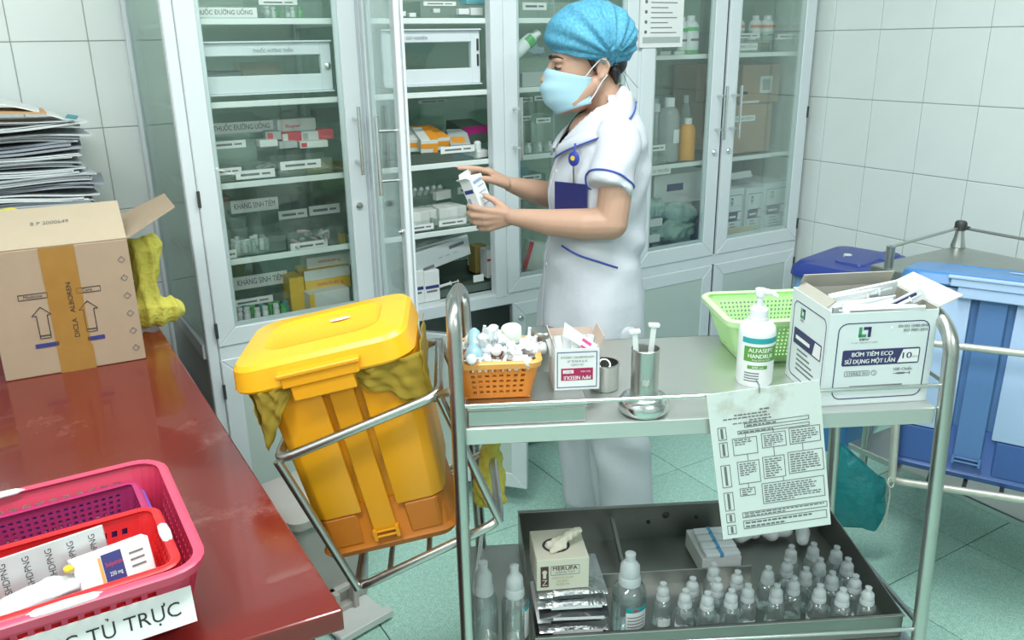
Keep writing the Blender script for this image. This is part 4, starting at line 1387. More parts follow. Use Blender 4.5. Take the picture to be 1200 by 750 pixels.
syringe_print(sx, w, h - 0.004)
TL = Matrix.Translation((0, d, 0)) @ Matrix.Rotation(-PI / 2, 4, 'Z')
syringe_print(sx, d, h, TL, small=True)
rnd = random.Random(3)
sypk = MB().box(-0.016, -0.002, 0, 0.016, 0.002, 0.12).lathe([(0.0001, 0.01), (0.007, 0.012), (0.007, 0.085), (0.010, 0.086), (0.010, 0.089), (0.004, 0.09), (0.004, 0.112), (0.0001, 0.112)], 10).mesh('syringe_packet', smooth=40)
for k in range(14):
    s, t = 0.632 + 0.158 * ((k * 0.37) % 1), 0.050 + 0.105 * ((k * 0.61) % 1)
    s = 0.640 + 0.025 * ((k * 0.37) % 1)
    M = Matrix.Translation(tw(s, t, TZ + 0.128 + 0.012 * (k % 3))) @ Matrix.Rotation(TRZ + rnd.uniform(-0.22, 0.22), 4, 'Z') @ Matrix.Rotation(PI / 2 + rnd.uniform(-0.22, 0.02), 4, 'Y') @ Matrix.Rotation(rnd.uniform(-0.7, 0.7), 4, 'Z')
    o = link('syringe_packet', sypk.copy(), [M_clearpl, M_wbox][k % 2], None)
    o.matrix_world = M
    tag(o, 'film wrapped syringe lying in the open white syringe carton', 'syringe', 'wrapped syringes in the open carton')
o = link('syringe_packet', sypk, M_clearpl, None, tw(0.722, 0.085, TZ + 0.140), (0.15, 0.98, TRZ - 0.15))
o.scale = (0.62, 1, 0.72)
tag(o, 'film wrapped syringe slanting up out of the white syringe carton', 'syringe')
build('printed_line', MB().box(-0.012, -0.0035, 0.02, -0.004, -0.0028, 0.105), M_pr, o)

# ------------------------------------------------------------------ laminated notice hung on the front rail
nt_ = on_trolley('laminated_notice', 'laminated flow chart notice with rust stains hung on the trolley front rail', 'notice', 0, 0, 0)
NC = [(0.451, 0.593), (0.641, 0.612), (0.592, 0.886), (0.405, 0.868)]


def npnt(a, b):
    q = [(NC[0][i] * (1 - a) + NC[1][i] * a) * (1 - b) + (NC[3][i] * (1 - a) + NC[2][i] * a) * b for i in (0, 1)]
    return q


def nq(mb, a0, b0, a1, b1, y0, y1):
    c = [npnt(a0, b0), npnt(a1, b0), npnt(a1, b1), npnt(a0, b1)]
    return mb.loft([[(s, y, z) for s, z in c] for y in (y0, y1)])


def notice_mat():
    mt = P('stained_notice_paper', (0.72, 0.77, 0.75), 0.35)
    nt = mt.node_tree
    b = nt.nodes['Principled BSDF']
    tc = nt.nodes.new('ShaderNodeTexCoord')
    n = nt.nodes.new('ShaderNodeTexNoise')
    n.inputs['Scale'].default_value, n.inputs['Detail'].default_value = 26, 6
    sp = nt.nodes.new('ShaderNodeSeparateXYZ')
    mp = nt.nodes.new('ShaderNodeMapRange')
    mp.inputs[1].default_value, mp.inputs[2].default_value = 0.80, 0.87
    mp.inputs[3].default_value, mp.inputs[4].default_value = 0.0, 0.55
    r = nt.nodes.new('ShaderNodeValToRGB')
    r.color_ramp.elements[0].position, r.color_ramp.elements[1].position = 0.50, 0.66
    mu = nt.nodes.new('ShaderNodeMath')
    mu.operation = 'MULTIPLY'
    mx = nt.nodes.new('ShaderNodeMix')
    mx.data_type = 'RGBA'
    mx.inputs[6].default_value = (0.72, 0.77, 0.75, 1)
    mx.inputs[7].default_value = (0.30, 0.22, 0.12, 1)
    nt.links.new(tc.outputs['Object'], n.inputs['Vector'])
    nt.links.new(tc.outputs['Object'], sp.inputs[0])
    nt.links.new(sp.outputs['Z'], mp.inputs[0])
    nt.links.new(n.outputs['Fac'], r.inputs[0])
    nt.links.new(r.outputs[0], mu.inputs[0])
    nt.links.new(mp.outputs[0], mu.inputs[1])
    nt.links.new(mu.outputs[0], mx.inputs[0])
    nt.links.new(mx.outputs[2], b.inputs['Base Color'])
    return mt


build('sheet', nq(MB(), 0, 0, 1, 1, -0.0085, -0.0068), notice_mat(), nt_)
build('wire_clip', MB().tube([npnt(0.46, 0.97)[:1] + [-0.0095] + npnt(0.46, 0.97)[1:], npnt(0.46, 1.0)[:1] + [-0.010] + npnt(0.46, 1.02)[1:], [npnt(0.46, 1.0)[0], 0.004, npnt(0.46, 1.03)[1]]], 0.0012, 6), M_steel, nt_)
pr = MB()


def nbox(a0, b0, a1, b1):
    e, g = 0.005, 0.0035
    nq(pr, a0, b0, a1, b0 + g, -0.0092, -0.0084)
    nq(pr, a0, b1 - g, a1, b1, -0.0092, -0.0084)
    nq(pr, a0, b0, a0 + e, b1, -0.0092, -0.0084)
    nq(pr, a1 - e, b0, a1, b1, -0.0092, -0.0084)


for bx_ in ((0.30, 0.755, 0.88, 0.782), (0.235, 0.715, 0.88, 0.738), (0.18, 0.575, 0.40, 0.69), (0.44, 0.60, 0.66, 0.70), (0.69, 0.60, 0.97, 0.71), (0.20, 0.375, 0.40, 0.53), (0.43, 0.39, 0.63, 0.54), (0.66, 0.40, 0.98, 0.55), (0.20, 0.29, 0.34, 0.345), (0.40, 0.215, 0.97, 0.36), (0.20, 0.135, 0.98, 0.175), (0.20, 0.055, 0.97, 0.115),
            (0.06, 0.69, 0.135, 0.775), (0.06, 0.575, 0.135, 0.675), (0.05, 0.365, 0.135, 0.52), (0.05, 0.20, 0.135, 0.33), (0.05, 0.115, 0.13, 0.18), (0.05, 0.03, 0.13, 0.095)):
    nbox(*bx_)
for (a, b0, b1) in ((0.30, 0.69, 0.716), (0.55, 0.70, 0.716), (0.82, 0.71, 0.72), (0.30, 0.53, 0.575), (0.54, 0.54, 0.60), (0.8, 0.55, 0.60), (0.28, 0.345, 0.375), (0.6, 0.36, 0.39)):
    nq(pr, a, b0, a + 0.005, b1, -0.0092, -0.0084)
build('printed_border', pr, M_inkgrey, nt_)
ptx = MB()
rnd = random.Random(8)


def nlines(a0, b0, a1, b1, n, frac=0.42):
    for k in range(n):
        bb = b1 - (b1 - b0) * (k + 0.8) / n
        a = a0
        end = a1 - (a1 - a0) * (rnd.uniform(0.0, 0.25) if k < n - 1 else 0.5)
        while a < end:
            l = rnd.uniform(0.02, 0.05)
            nq(ptx, a, bb, min(a + l, end), bb + (b1 - b0) / n * frac, -0.0092, -0.0084)
            a += l + 0.010


for q in ((0.45, 0.855, 0.62, 0.875, 1), (0.22, 0.835, 0.80, 0.853, 1), (0.12, 0.815, 0.95, 0.833, 1), (0.35, 0.795, 0.75, 0.812, 1), (0.2, 0.783, 0.8, 0.797, 1), (0.32, 0.758, 0.86, 0.778, 1), (0.25, 0.718, 0.86, 0.735, 1), (0.20, 0.64, 0.38, 0.685, 3), (0.46, 0.61, 0.64, 0.69, 6), (0.71, 0.61, 0.95, 0.70, 6), (0.22, 0.43, 0.38, 0.52, 6), (0.45, 0.40, 0.61, 0.53, 8), (0.68, 0.41, 0.96, 0.54, 8), (0.22, 0.295, 0.33, 0.34, 3), (0.42, 0.225, 0.95, 0.35, 8), (0.22, 0.14, 0.96, 0.172, 2), (0.22, 0.06, 0.95, 0.112, 2)):
    nlines(*q)
for (a, b0, b1) in ((0.085, 0.70, 0.765), (0.085, 0.585, 0.665), (0.08, 0.38, 0.51), (0.08, 0.21, 0.32), (0.08, 0.125, 0.17), (0.08, 0.04, 0.085)):
    nq(ptx, a, b0, a + 0.022, b1, -0.0092, -0.0084)
o = build('printed_text', ptx, M_inkgrey, nt_)
o['kind'] = 'stuff'

# ================================================================== the lower tier
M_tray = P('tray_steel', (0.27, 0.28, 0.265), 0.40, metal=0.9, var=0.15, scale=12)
LT = thing('steel_tray', 'deep rectangular steel tray of bottles on the lower trolley shelf', 'tray', tw(0, 0, LZ), TRZ)
x0, x1, y0, y1 = 0.124, 0.822, 0.026, 0.398
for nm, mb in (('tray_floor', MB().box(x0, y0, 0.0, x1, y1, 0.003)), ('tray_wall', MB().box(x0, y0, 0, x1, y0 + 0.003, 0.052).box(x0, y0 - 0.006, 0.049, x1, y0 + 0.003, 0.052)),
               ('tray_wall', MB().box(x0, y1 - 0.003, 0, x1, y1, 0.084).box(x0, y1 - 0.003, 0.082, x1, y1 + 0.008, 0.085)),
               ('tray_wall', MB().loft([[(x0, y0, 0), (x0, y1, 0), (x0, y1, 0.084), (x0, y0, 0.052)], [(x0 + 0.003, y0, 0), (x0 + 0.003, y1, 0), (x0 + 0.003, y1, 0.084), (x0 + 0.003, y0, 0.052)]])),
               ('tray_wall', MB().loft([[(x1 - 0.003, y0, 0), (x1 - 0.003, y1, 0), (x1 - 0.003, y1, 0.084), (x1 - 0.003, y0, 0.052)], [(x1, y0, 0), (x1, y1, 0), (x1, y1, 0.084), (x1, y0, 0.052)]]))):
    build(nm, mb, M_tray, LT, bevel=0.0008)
for q, (a, z) in enumerate(((0.46, 0.060), (0.53, 0.052), (0.42, 0.045))):
    build('rivet', MB().lathe([(0.0005, 0), (0.005 if q else 0.009, 0.0), (0.004, 0.004), (0.0005, 0.005)], 10, TM((a, y1 - 0.003, z), (PI / 2, 0, 0))), M_dark, LT)
build('divider', MB().box(0.275, 0.224, 0.003, 0.60, 0.227, 0.034), M_steel, LT)
build('strut', MB().tube([(0.335, 0.385, 0.062), (0.33, 0.20, 0.035)], 0.005, 8), M_tray, LT, smooth=40)
FZ = LZ + 0.0035

# silver packets with the glove box on top
M_foil = P('silver_foil', (0.55, 0.56, 0.57), 0.3, metal=0.9, bump=0.5, bscale=90)
M_foild = P('dark_film', (0.05, 0.055, 0.06), 0.25)
for k in range(6):
    mb = MB()
    rings = []
    for i in range(9):
        a = i / 8
        th = 0.0072 * math.sin(PI * min(max(a, 0.03), 0.97)) + 0.0015
        zc = 0.009
        rings.append([(a * 0.13, 0, zc - th), (a * 0.13, 0.12, zc - th), (a * 0.13, 0.125, zc), (a * 0.13, 0.12, zc + th), (a * 0.13, 0.0, zc + th), (a * 0.13, -0.005, zc)])
    o = build('foil_packet', mb.loft(rings), [M_foild, M_foil, M_wbox][k % 3] if k < 5 else M_foil, None, tw(0.134 + 0.003 * (k % 2), 0.058 + 0.006 * (k % 3), FZ + 0.0182 * k), (0, 0, TRZ + 0.03 * ((k % 3) - 1)), smooth=50)
    tag(o, ['lowest', 'second lowest', 'third lowest', 'third highest', 'second highest', 'topmost'][k] + ' foil packet in the stack under the glove box', 'packet', 'foil packets stacked under the glove box')
    panel(o, 0.025, 0.006, 0.12, 0.012, M_wbox if k % 3 != 2 else M_foild, y=-0.0055)
gz = FZ + 0.0182 * 6
M_glv = P('cream_glove_carton', (0.62, 0.60, 0.50), 0.6)
gbx = on_trolley('glove_box', 'cream glove dispenser carton with a glove pulled out of its top', 'box', 0.134, 0.075, gz, 0.04)
w, d, h = 0.098, 0.100, 0.066
build('carton', MB().box(0, 0, 0, w, d, h), M_glv, gbx, bevel=0.001)
build('opening', MB().lathe([(0.0005, 0), (0.024, 0), (0.024, 0.0006), (0.0005, 0.0006)], 20, TM((w * 0.44, d * 0.45, h), (0, 0, 0), (1.1, 1, 1))), M_dark, gbx)
panel(gbx, 0.007, 0.008, 0.022, 0.052, P('dark_brown_print', (0.08, 0.02, 0.025), 0.5))
lettering('Z', 0.013, M_glv, gbx, (0.0145, -0.0012, 0.017), width=0.010)
build('emblem', MB().lathe([(0.0005, 0), (0.0045, 0), (0.0045, 0.0005), (0.0005, 0.0005)], 12, TM((0.0145, -0.0008, 0.040), (PI / 2, 0, 0))).box(0.0115, -0.0012, 0.027, 0.0175, -0.0007, 0.037), M_glv, gbx)
fo = outline(0.026, 0.032, 0.080, 0.052, 0.001, 0.0008)
build('printed_border', fo, M_inkgrey, gbx)
lettering('MERUFA', 0.0085, P('maroon_ink', (0.10, 0.02, 0.02), 0.6), gbx, (0.053, -0.001, 0.046), width=0.046, bold=0.0002)
lettering('GĂNG TAY', 0.0040, M_inkgrey, gbx, (0.053, -0.001, 0.0375), width=0.038)
for q in range(3):
    lettering(['GĂNG TAY KHÁM', 'CÓ BỘT', 'SIZE M'][q], 0.0040, P('tan_ink', (0.38, 0.30, 0.14), 0.6), gbx, (0.048, -0.001, 0.026 - 0.007 * q), width=[0.040, 0.022, 0.024][q])
me = blob(MB().chain([(0.030, 0.040, h + 0.004), (0.048, 0.036, h + 0.012), (0.068, 0.044, h + 0.020), (0.088, 0.052, h + 0.026)], [0.010, 0.011, 0.010, 0.007]).chain([(0.055, 0.03, h + 0.008), (0.03, 0.02, h + 0.004)], [0.008, 0.006]), 6, 0.003, 150, 0.003, 3)
o = link('rubber_glove', me, P('latex', (0.66, 0.62, 0.52), 0.6), None, gbx.location, gbx.rotation_euler)
tag(o, 'cream latex glove pulled half out of the glove carton', 'glove')

# bottles
M_btl = GLASS('bottle_plastic', (0.90, 0.93, 0.93), 0.07, 0.06, haze=0.10, hazecol=(0.75, 0.80, 0.80))
M_liq = GLASS('clear_liquid', (0.90, 0.94, 0.94), 0.06, 0.02)
M_cap = P('frosted_cap', (0.66, 0.71, 0.72), 0.4, trans=0.3)
M_cap.node_tree.nodes['Principled BSDF'].inputs['IOR'].default_value = 1.15


def bottle(name, label, s, t, z, r, h, neck=None, group=None, lab=None, mat=None):
    q = on_trolley(name, label, 'bottle', s, t, z, 0, group)
    nr = neck or r * 0.45
    bh2 = h * 0.60
    build('bottle_body', MB().lathe([(0.0005, 0.002), (r * 0.92, 0), (r, h * 0.03), (r, bh2 * 0.82), (r * 0.97, bh2 * 0.88), (r * 0.84, bh2 * 0.95), (nr * 1.1, bh2 * 1.01), (nr * 1.05, bh2 * 1.06)], 20), mat or M_btl, q, smooth=50)
    build('cap', MB().lathe([(nr * 1.25, bh2 * 1.00), (nr * 1.38, bh2 * 1.02), (nr * 1.34, bh2 * 1.16), (nr * 1.2, bh2 * 1.19), (nr * 1.24, bh2 * 1.22), (nr * 1.2, bh2 * 1.38), (nr * 0.95, bh2 * 1.44), (nr * 0.62, bh2 * 1.50), (nr * 0.66, h * 0.98), (0.0005, h * 1.0)], 16), M_cap, q, smooth=40)
    return q


b1 = bottle('antiseptic_bottle', 'tall clear bottle at the left end of the lower shelf, beside the front leg', 0.036, 0.090, LZ, 0.0260, 0.176, 0.0135)
b2 = bottle('antiseptic_bottle', 'tall clear bottle with a teal edged label, touching the left side of the steel tray', 0.093, 0.082, LZ, 0.0260, 0.170, 0.0135)
curved_label(b2, 'paper_label', 0.0257, -0.9, 0.4, 0.02, 0.085, M_wbox)
curved_label(b2, 'printed_band', 0.0262, -0.9, 0.4, 0.08, 0.088, M_tealp)
b3 = bottle('antiseptic_bottle', 'large clear bottle with a white and teal label, right of the foil packets', 0.312, 0.092, FZ, 0.0330, 0.172, 0.0155)
curved_label(b3, 'paper_label', 0.0332, CA - 0.35, CA + 1.0, 0.022, 0.060, M_wbox)
curved_label(b3, 'printed_band', 0.0332, CA - 0.35, CA + 1.0, 0.060, 0.070, M_tealp)
curved_label(b3, 'printed_mark', 0.0338, CA + 0.05, CA + 0.35, 0.063, 0.067, M_red)
for k in range(4):
    curved_label(b3, 'printed_line', 0.0337, CA - 0.25, CA + 0.8, 0.028 + 0.007 * k, 0.0295 + 0.007 * k, M_inkgrey)
for b, zz, rr in ((b1, 0.088, 0.0245), (b2, 0.084, 0.0245), (b3, 0.075, 0.0318)):
    build('liquid', MB().lathe([(0.0005, 0.003), (rr, 0.003), (rr, zz), (0.0005, zz)], 20), M_liq, b, smooth=40)

proto = None
GB = 'small clear bottles with white nozzle caps in the steel tray'
sp = [(777, 692), (803, 700), (811.5, 686), (829, 703), (836.5, 669), (841, 687), (857, 700), (864, 678), (876, 694), (900, 673), (910, 694), (930, 685), (922, 664), (927, 648), (944, 674), (960.6, 694), (960.6, 663), (953, 645), (975, 679), (980, 649), (989, 701), (993, 663), (1002, 683), (1016, 699)]
put = []
for k, (px, py) in enumerate(sp):
    s, t = ts(px, py, FZ + 0.075)
    s, t = min(max(s, 0.15), x1 - 0.024), min(max(t, y0 + 0.026), 0.30)
    for _ in range(60):
        for (a, b) in put:
            dd = math.hypot(s - a, t - b)
            if dd < 0.0385:
                kx = (0.0388 - dd) / max(dd, 1e-4)
                s, t = s + (s - a) * kx, t + (t - b) * kx
        s, t = min(max(s, 0.366), x1 - 0.026), min(max(t, y0 + 0.026), 0.198 if s < 0.61 else 0.31)
    put.append((s, t))
    if proto is None:
        proto = bottle('small_bottle', 'small clear bottle with a white nozzle cap among the rows in the steel tray', s, t, FZ, 0.0190, 0.094, 0.0098, GB)
        curved_label(proto, 'paper_label', 0.0192, CA - 0.6, CA + 0.7, 0.006, 0.022, M_wbox)
        o = proto
    else:
        o = dup(proto, tw(s, t, FZ), TRZ + random.uniform(-2, 2))
allb = [q for q in bpy.data.objects if q.name.startswith('small_bottle')]
allb.sort(key=lambda q: (np.array(q.location[:2]) - TA) @ TN)
rows = [allb[0:6], allb[6:11], allb[11:15], allb[15:19], allb[19:]]
for ri, rw in enumerate(rows):
    rw.sort(key=lambda q: (np.array(q.location[:2]) - TA) @ TU)
    for ci, q in enumerate(rw):
        q['label'] = 'small clear bottle, %s from left in the %s row from the tray front' % (ORD[ci], ORD[ri])
M_blp = P('light_blue_print', (0.10, 0.35, 0.62), 0.5)
for k in range(4):
    s, t = ts(850 + 3 * k, 660 - 5 * k, FZ + 0.05)
    o = build('syringe_pack', MB().box(0, -0.011, 0, 0.075, 0.011, 0.010), M_clearpl, None, tw(0.505, 0.245 + 0.027 * k, FZ + 0.046), (0, 0.0, TRZ + 0.04), bevel=0.002)
    tag(o, ORD[k] + ' blue marked white syringe counted from the front, behind the small bottles', 'syringe', 'blue marked syringes in the steel tray')
    build('printed_mark', MB().box(0.030, -0.0115, 0.002, 0.038, 0.0115, 0.0104), M_blp, o)
o = build('syringe_pack_holder', MB().box(0, 0, 0, 0.085, 0.115, 0.042), M_wbox, None, tw(0.50, 0.239, FZ + 0.001), (0, 0, TRZ + 0.04), bevel=0.002)
o.name = 'low_carton'
tag(o, 'low white carton under the blue marked syringes in the steel tray', 'carton')
for k in range(5):
    s = 0.62 + 0.036 * k
    o = build('clear_pouch', MB().cap((0, 0, 0), (0.04, 0.012, 0.006), 0.016, 0.013), M_clearpl, None, tw(s, 0.352 + 0.012 * (k % 2), FZ + 0.020), (0, 0, TRZ + k), smooth=60)
    tag(o, ORD[k] + ' clear pouch from the left at the back of the steel tray', 'pouch', 'clear pouches at the back of the steel tray')

# ================================================================== right side: second trolley, blue bins, teal bag
M_blid = P('royal_blue_plastic', (0.030, 0.058, 0.31), 0.35)
M_bbody = P('mid_blue_plastic', (0.05, 0.20, 0.46), 0.35)
M_bag_blue = P('blue_film', (0.20, 0.38, 0.62), 0.3)
# dark lidded bin against the right wall
ang = math.radians(11.6)
t = thing('lidded_bin', 'blue bin with a royal blue lid standing against the right wall', 'bin', (2.478, 1.82, 0), ang)
build('bin_body', MB().loft([rrect(0.27, 0.20, 0.03, 0), rrect(0.33, 0.25, 0.03, 0.64)]), M_bbody, t, smooth=40)
lid = build('lid', MB().loft([rrect(0.365, 0.285, 0.04, 0.632), rrect(0.372, 0.292, 0.04, 0.637), rrect(0.366, 0.286, 0.04, 0.662), rrect(0.335, 0.255, 0.04, 0.680), rrect(0.22, 0.17, 0.03, 0.684)]), M_blid, t, smooth=40)
build('lid_panel', MB().loft([rrect(0.17, 0.11, 0.02, 0.682, 4, -0.02, -0.03), rrect(0.16, 0.10, 0.02, 0.690, 4, -0.02, -0.03)]), M_blid, t, smooth=40)
build('lid_panel', MB().loft([rrect(0.14, 0.07, 0.02, 0.682, 4, 0.09, -0.07), rrect(0.13, 0.06, 0.02, 0.688, 4, 0.09, -0.07)]), M_blid, t, smooth=40)
build('sticker', MB().lathe([(0.0005, 0.684), (0.014, 0.684), (0.014, 0.6925), (0.0005, 0.6925)], 14), M_paper, lid, (0.0, 0.02, 0))
mb = crumple(20, 8, lambda a, b: (-0.155 + 0.32 * a, -0.128 - 0.002 * b, 0.636 - 0.07 * b * (0.6 + 0.4 * math.sin(a * 9))), 0.003, 5)
m2 = crumple(14, 8, lambda a, b: (-0.168 - 0.002 * b, -0.12 + 0.24 * a, 0.636 - 0.06 * b), 0.003, 6)
mb.add(m2.v, m2.f)
o = sheet('bin_liner', mb, M_bag_blue, None, 0.001, (2.478, 1.82, 0), (0, 0, ang), smooth=60)
tag(o, 'pale blue liner showing under the royal blue lid', 'bag')

# second trolley against the right wall
X0, X1, Y0, Y1, Z2 = 2.06, 2.47, 0.55, 1.455, 0.80
t2 = thing('steel_trolley', 'older steel trolley with knobbed corner posts and a holder carrying the blue bin', 'trolley', (X0, Y0, 0))
M_worn = P('worn_cream_steel', (0.60, 0.59, 0.53), 0.45, metal=0.5, var=0.15, scale=40)
build('top_shelf', MB().box(0, 0, Z2 - 0.03, X1 - X0, Y1 - Y0, Z2), M_steel_d, t2, bevel=0.003)
build('lower_shelf', MB().box(0, 0, 0.22, X1 - X0, Y1 - Y0, 0.24), M_steel_d, t2, bevel=0.003)
for (x, y) in ((0.012, 0.012), (X1 - X0 - 0.012, 0.012), (X1 - X0 - 0.012, Y1 - Y0 - 0.012), (0.012, Y1 - Y0 - 0.05)):
    knob = y > 0.5 and x > 0.1 or y < 0.1
    pm = MB().tube([(x, y, 0.06), (x, y, Z2 + 0.062)], 0.012, 12)
    if knob:
        pm.lathe([(0.012, Z2), (0.022, Z2 + 0.001), (0.015, Z2 + 0.03), (0.012, Z2 + 0.05)], 14, TM((x, y, 0)))
    p = build('leg', pm, M_steel_d, t2, smooth=50)
    if knob:
        build('knob', MB().lathe([(0.0145, Z2 + 0.052), (0.0175, Z2 + 0.056), (0.0175, Z2 + 0.074), (0.014, Z2 + 0.080), (0.0005, Z2 + 0.081)], 16, TM((x, y, 0))).tube([(x - 0.026, y, Z2 + 0.062), (x + 0.004, y, Z2 + 0.062)], 0.006, 8).tube([(x, y - 0.028, Z2 + 0.062), (x, y, Z2 + 0.062)], 0.006, 8), M_dark, p, smooth=40)
    build('castor', MB().lathe([(0.0005, -0.010), (0.028, -0.010), (0.030, 0), (0.028, 0.010), (0.0005, 0.010)], 16, TM((x, y, 0.03), (PI / 2, 0, 0))), M_dark, p, smooth=40)
W2, D2 = X1 - X0, Y1 - Y0
for a, b in (((0.012, D2 - 0.05), (W2 - 0.012, D2 - 0.012)), ((W2 - 0.012, D2 - 0.012), (W2 - 0.012, 0.012)), ((0.012, 0.012), (W2 - 0.012, 0.012))):
    build('guard_rail', MB().tube([(a[0], a[1], Z2 + 0.060), (b[0], b[1], Z2 + 0.060)], 0.0045, 8), M_steel_d, t2, smooth=50)

# big blue pedal bin and the ring holder that carries it
fdir = Vector((0.438, -0.899, 0)).normalized()
ndir = Vector((0.899, 0.438, 0)).normalized()
BB = Vector(tuple(onz(1043, 541, 0.375)))
RZ2 = math.atan2(fdir.y, fdir.x)
M_sky = P('light_blue_bin_plastic', (0.42, 0.56, 0.80), 0.38, var=0.03, scale=6)
M_strip2 = P('slate_blue_plastic', (0.09, 0.20, 0.43), 0.4)
M_base2 = P('dark_blue_bin_base', (0.045, 0.11, 0.33), 0.4)
M_rim2 = P('azure_bin_lid', (0.07, 0.24, 0.56), 0.32)
wb2 = 0.335
lean = math.radians(9)
cen = BB + fdir * (wb2 / 2)
bb2 = make_bin('large light blue pedal bin with a slate blue strip, in a ring holder', tuple(cen), (-lean, 0, RZ2), wb2, 0.40, 0.25, 0.28, 0.475, (M_sky, M_strip2, M_base2, M_rim2, M_sky), band=0.27, lid_h=0.03, lid_over=0.012)


def hold(px, py, off=-0.04, back=0.0):
    return Vector(tuple(onp(px, py, BB + ndir * off, ndir))) + ndir * back


h0 = hold(1045, 563)
h1 = hold(1200, 586)
hd = (h1 - h0).normalized()
h1 = h0 + hd * 0.40
g0 = hold(1057, 398)
g1 = g0 + (hold(1200, 413) - hold(1130, 405)).normalized() * 0.42
dk = ndir * 0.33
O2 = Vector((X0, Y0, 0))
hb = build('bin_holder', MB().tube(fillet([p - O2 for p in (g0, g1, g1 + dk, g0 + dk)], 0.03, 5, True), 0.0085, 10, True), M_worn, t2, smooth=50)
build('holder_ring', MB().tube(fillet([p - O2 for p in (h0, h1, h1 + dk, h0 + dk + Vector((0, 0, 0.0)))], 0.03, 5, True), 0.0095, 10, True), M_worn, hb, smooth=50)
for a, b in ((g0, h0), (g1, h1), (g0 + dk, h0 + dk), (g1 + dk, h1 + dk)):
    build('holder_post', MB().tube([a - O2, b - O2], 0.010, 10), M_worn, hb, smooth=50)
for f in (0.2, 0.4, 0.6, 0.8):
    a = h0.lerp(h1, f) - O2
    build('holder_bar', MB().tube([a, a + dk], 0.005, 8), M_dark, hb, smooth=50)

# teal bag tied to the corner of that ring, beside the steel trolley
bagc = Vector(tuple(onp(1004, 572, tuple(h0 + ndir * 0.12), tuple(ndir))))
M_teal = P('teal_film', (0.012, 0.21, 0.23), 0.25, var=0.35, scale=24, bump=0.9, bscale=26)
rings = []
for j in range(11):
    b = j / 10
    ring = []
    for i in range(22):
        a = 2 * PI * i / 22
        wv = 1 + 0.10 * math.sin(5 * a + 3 * b) + 0.06 * math.sin(9 * a - 5 * b)
        rx_ = (0.062 + 0.012 * math.sin(b * 3)) * wv
        ry_ = (0.012 + 0.026 * math.sin(min(b, 1) * PI * 0.9)) * wv
        ring.append((rx_ * math.cos(a), ry_ * math.sin(a), 0.085 - 0.20 * b + 0.008 * math.sin(3 * a) * b - 0.05 * (1 - b) * math.cos(a)))
    rings.append(ring)
o = build('teal_bag', MB().loft(rings), M_teal, None, tuple(bagc), (0, 0, math.radians(-45)), smooth=50)
tag(o, 'crumpled teal plastic bag hanging between the two trolleys', 'bag')
tie = Vector(tuple(h0)) - ndir * 0.012
o = build('string', MB().tube([(0, 0, 0.012), (-0.004, 0.004, -0.002), (0, -0.002, -0.03), (0.002, 0, -0.08), (0.0, 0.001, -0.135)], 0.0022, 6).tube([(0.012 * math.cos(a), 0.004 * math.sin(a), 0.012 * math.sin(a)) for a in np.linspace(0, 2 * PI, 13)[:-1]], 0.0022, 6, True), P('pale_string', (0.50, 0.52, 0.46), 0.8), None, tuple(tie), smooth=50)
tag(o, 'pale string knotted round the lower ring, its end hanging free', 'string')

# ================================================================== what stands in the cabinets
M_clear = GLASS('clear_tray_plastic', (0.93, 0.96, 0.945), 0.05, 0.08, haze=0.05, hazecol=(0.7, 0.78, 0.74))
M_pk = P('carton_offwhite', (0.70, 0.73, 0.70), 0.6)
M_gry = P('carton_grey', (0.42, 0.47, 0.46), 0.6)
M_yc = P('carton_yellow', (0.80, 0.52, 0.06), 0.55)
M_orp = P('carton_orange', (0.85, 0.33, 0.03), 0.5)
M_mag = P('carton_magenta', (0.52, 0.015, 0.22), 0.5)
M_dg = P('carton_dark_green', (0.10, 0.14, 0.12), 0.5)
M_tl = P('carton_teal', (0.04, 0.25, 0.30), 0.5)
M_cy = P('carton_cyan', (0.20, 0.58, 0.70), 0.5)
M_vial = P('vial_cap_white', (0.74, 0.78, 0.77), 0.4)
M_vgl = GLASS('vial_glass', (0.85, 0.92, 0.90), 0.08, 0.03, haze=0.25, hazecol=(0.8, 0.85, 0.85))
M_vgr = P('vial_cap_green', (0.10, 0.42, 0.13), 0.4)


def P2(px, py, dy):
    return ony(px, py, CY + dy)


def cbox(name, label, cat, x0, y0, x1, y1, dy, depth, mat, z=None, rz=0.0, group=None, tilt=0.0):
    """a box whose front covers the given pixel rectangle, dy behind the cabinet front"""
    a, b = P2(x0, y1, dy), P2(x1, y1, dy)
    top = P2((x0 + x1) / 2, y0, dy)
    z0 = (a[2] + b[2]) / 2 if z is None else z
    H = max(0.006, top[2] - z0)
    o = carton(name, label, cat, (a[0], CY + dy, z0), rz, (b[0] - a[0], depth, H), mat, group, rot=(0, tilt, rz))
    o['w'], o['h'] = float(b[0] - a[0]), float(H)
    return o


def strip(par, w, h, body, loc, rot=(0, 0, 0), mat=None):
    s = build('label_strip', MB().box(-w / 2, -0.001, -h / 2, w / 2, 0, h / 2), mat or M_paper, par, loc, rot)
    if body:
        lettering(body, h * 0.46, M_ink, s, (0, -0.0014, 0), width=w * 0.86)
    else:
        build('printed_line', MB().box(-w * 0.38, -0.0014, -h * 0.15, w * 0.1, -0.0009, h * 0.12).box(w * 0.16, -0.0014, -h * 0.12, w * 0.38, -0.0009, h * 0.1), M_inkgrey, s)
    return s


